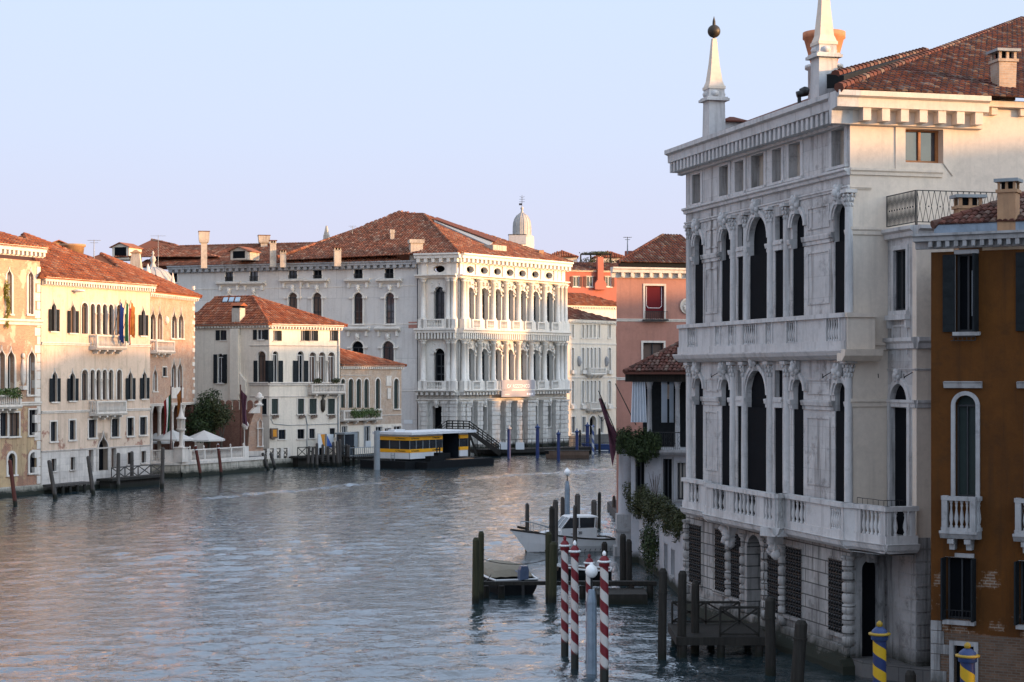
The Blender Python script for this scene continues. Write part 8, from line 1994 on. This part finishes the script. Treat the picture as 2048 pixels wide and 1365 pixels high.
c = at(736, 890, 212); o = thing('notice_board', 'white notice board on a lamp pole by the waterbus stop', 'sign', (c.x, c.y, 1.2)); mb = MB(); mb.tube((c.x - .4, c.y, 1.2), (c.x - .4, c.y, at(733, 854, 212).z), .06); mb.tube((c.x - .4, c.y, at(733, 854, 212).z), (c.x + .25, c.y, at(733, 853, 212).z), .05); mb.build('pole', T['gutter'], o); mb = MB(); mb.box(c.x - .3, c.x + .35, c.y - .05, c.y, 1.8, 2.6); mb.build('board', T['white'], o)
# wooden footbridge before the baroque palace
o = thing('footbridge', 'dark timber stepped footbridge with railings before the baroque palace', 'footbridge', at(940, 900, 232))
Yb = 228.0; pt_ = lambda px, py, dy=0.0: at(px, py, Yb) + V(0, dy, 0)
top0, top1, low, lft = pt_(893, 862), pt_(938, 863), pt_(1001, 909), pt_(862, 884)
mb = MB()
for dy in (0, 2.2):
    for a, b in ((top0, top1), (top1, low), (lft, top0)): mb.bar(a + V(0, dy, 0), b + V(0, dy, 0), .16, .5)
for a, b, n in ((top1, low, 15), (lft, top0, 8)):
    for k in range(n): c = a.lerp(b, (k + .5) / n); mb.box(c.x - .17, c.x + .17, c.y, c.y + 2.2, c.z - .03, c.z + .05)
mb.box(top0.x, top1.x, top0.y, top0.y + 2.2, top0.z + .1, top0.z + .2)
for q in (top0, top1): 
    for dy in (0, 2.2): mb.bar((q.x, q.y + dy, -.5), (q.x, q.y + dy, q.z), .25, .25)
for dy in (0, 2.2): mb.bar(V(top1.x + 1.2, top1.y + dy, -.4), V(top1.x, top1.y + dy, top1.z - .3), .2, .2)
mb.build('stair_structure', T['wood_dark'], o); 
for dy in (0, 2.2):
    mb = MB()
    for a, b, n in ((top0, top1, 4), (top1, low, 7), (lft, top0, 3)):
        for k in range(n + 1): c = a.lerp(b, k / n) + V(0, dy, 0); mb.bar(c, c + V(0, 0, 1.25), .09, .09)
        for h in (.55, .9, 1.25): mb.bar(a + V(0, dy, h), b + V(0, dy, h), .07, .07)
    mb.build('handrail', T['wood_dark'], o)
o = thing('palace_quay_landing', 'long dark landing with iron railing along the foot of the baroque palace', 'landing', at(1060, 900, 236)); a, b = at(955, 912, 231), at(1178, 902, 240); mb = MB(); mb.bar((a.x, a.y, .55), (b.x, b.y, .55), 3.4, .5); mb.bar((a.x, a.y - .6, .1), (b.x, b.y - .6, .1), 1.6, .7); mb.build('deck', T['wood_dark'], o)
mb = MB(); a2, b2 = V(a.x, a.y - 1.5, 0), V(b.x, b.y - 1.5, 0)
for k in range(22): c = a2.lerp(b2, k / 21); mb.tube((c.x, c.y, .8), (c.x, c.y, 2.0), .035, .035, 5)
for z_ in (2.0, 1.4): mb.tube((a2.x, a2.y, z_), (b2.x, b2.y, z_), .035, .035, 5)
mb.build('railing', T['iron'], o)
for px in (1007, 1040): c = at(px, 896, 229.4); mb = MB(); mb.box(c.x - .55, c.x + .55, c.y, c.y + .3, .85, 1.75); mb.build('white_panel', T['white'], o)
# mooring ropes
def rope(p, q, sag, label):
    p, q = Vector(p), Vector(q); mb = MB(); mb.path([p.lerp(q, t / 8) - V(0, 0, sag * 4 * (t / 8) * (1 - t / 8)) for t in range(9)], .022, 4); o = mb.build('mooring_rope', T['rope'], loc=p); tag(o, label, 'rope', 'mooring ropes')
rope(at(965, 1119, 85), at(1100, 1118, 85.5), .25, 'slack rope over the covered dinghy between the twin posts and the mossy posts'); rope(at(965, 1163, 84.5), at(982, 1150, 86), .1, 'short rope from the twin posts to the dinghy'); rope(at(1268, 1140, 100), at(1300, 1128, 99), .1, 'short rope at the garden wall by the round column')
# small fittings: fenders on the white boat, more aerials
cb = bpy.data.objects['cabin_boat']
for t in (.3, .5, .68): mb = MB(); c = lp(t, 1.1 if FBt.N.dot(V(s.x, s.y)) > 0 else -1.1, .45); mb.blob(c, .09, .09, .22, 0, 8, 6); mb.tube(c + V(0, 0, .2), c + V(0, 0, .5), .012, .012, 4); mb.build('fender', T['navy'], cb)
aerial(600, 560, 600, 209, 'small aerial on the cream house ridge', .9); aerial(188, 480, 520, 176, 'aerial behind the peach palace chimney', 1.2); aerial(705, 452, 478, 258, 'thin aerial on the baroque palace roof', 1.0)
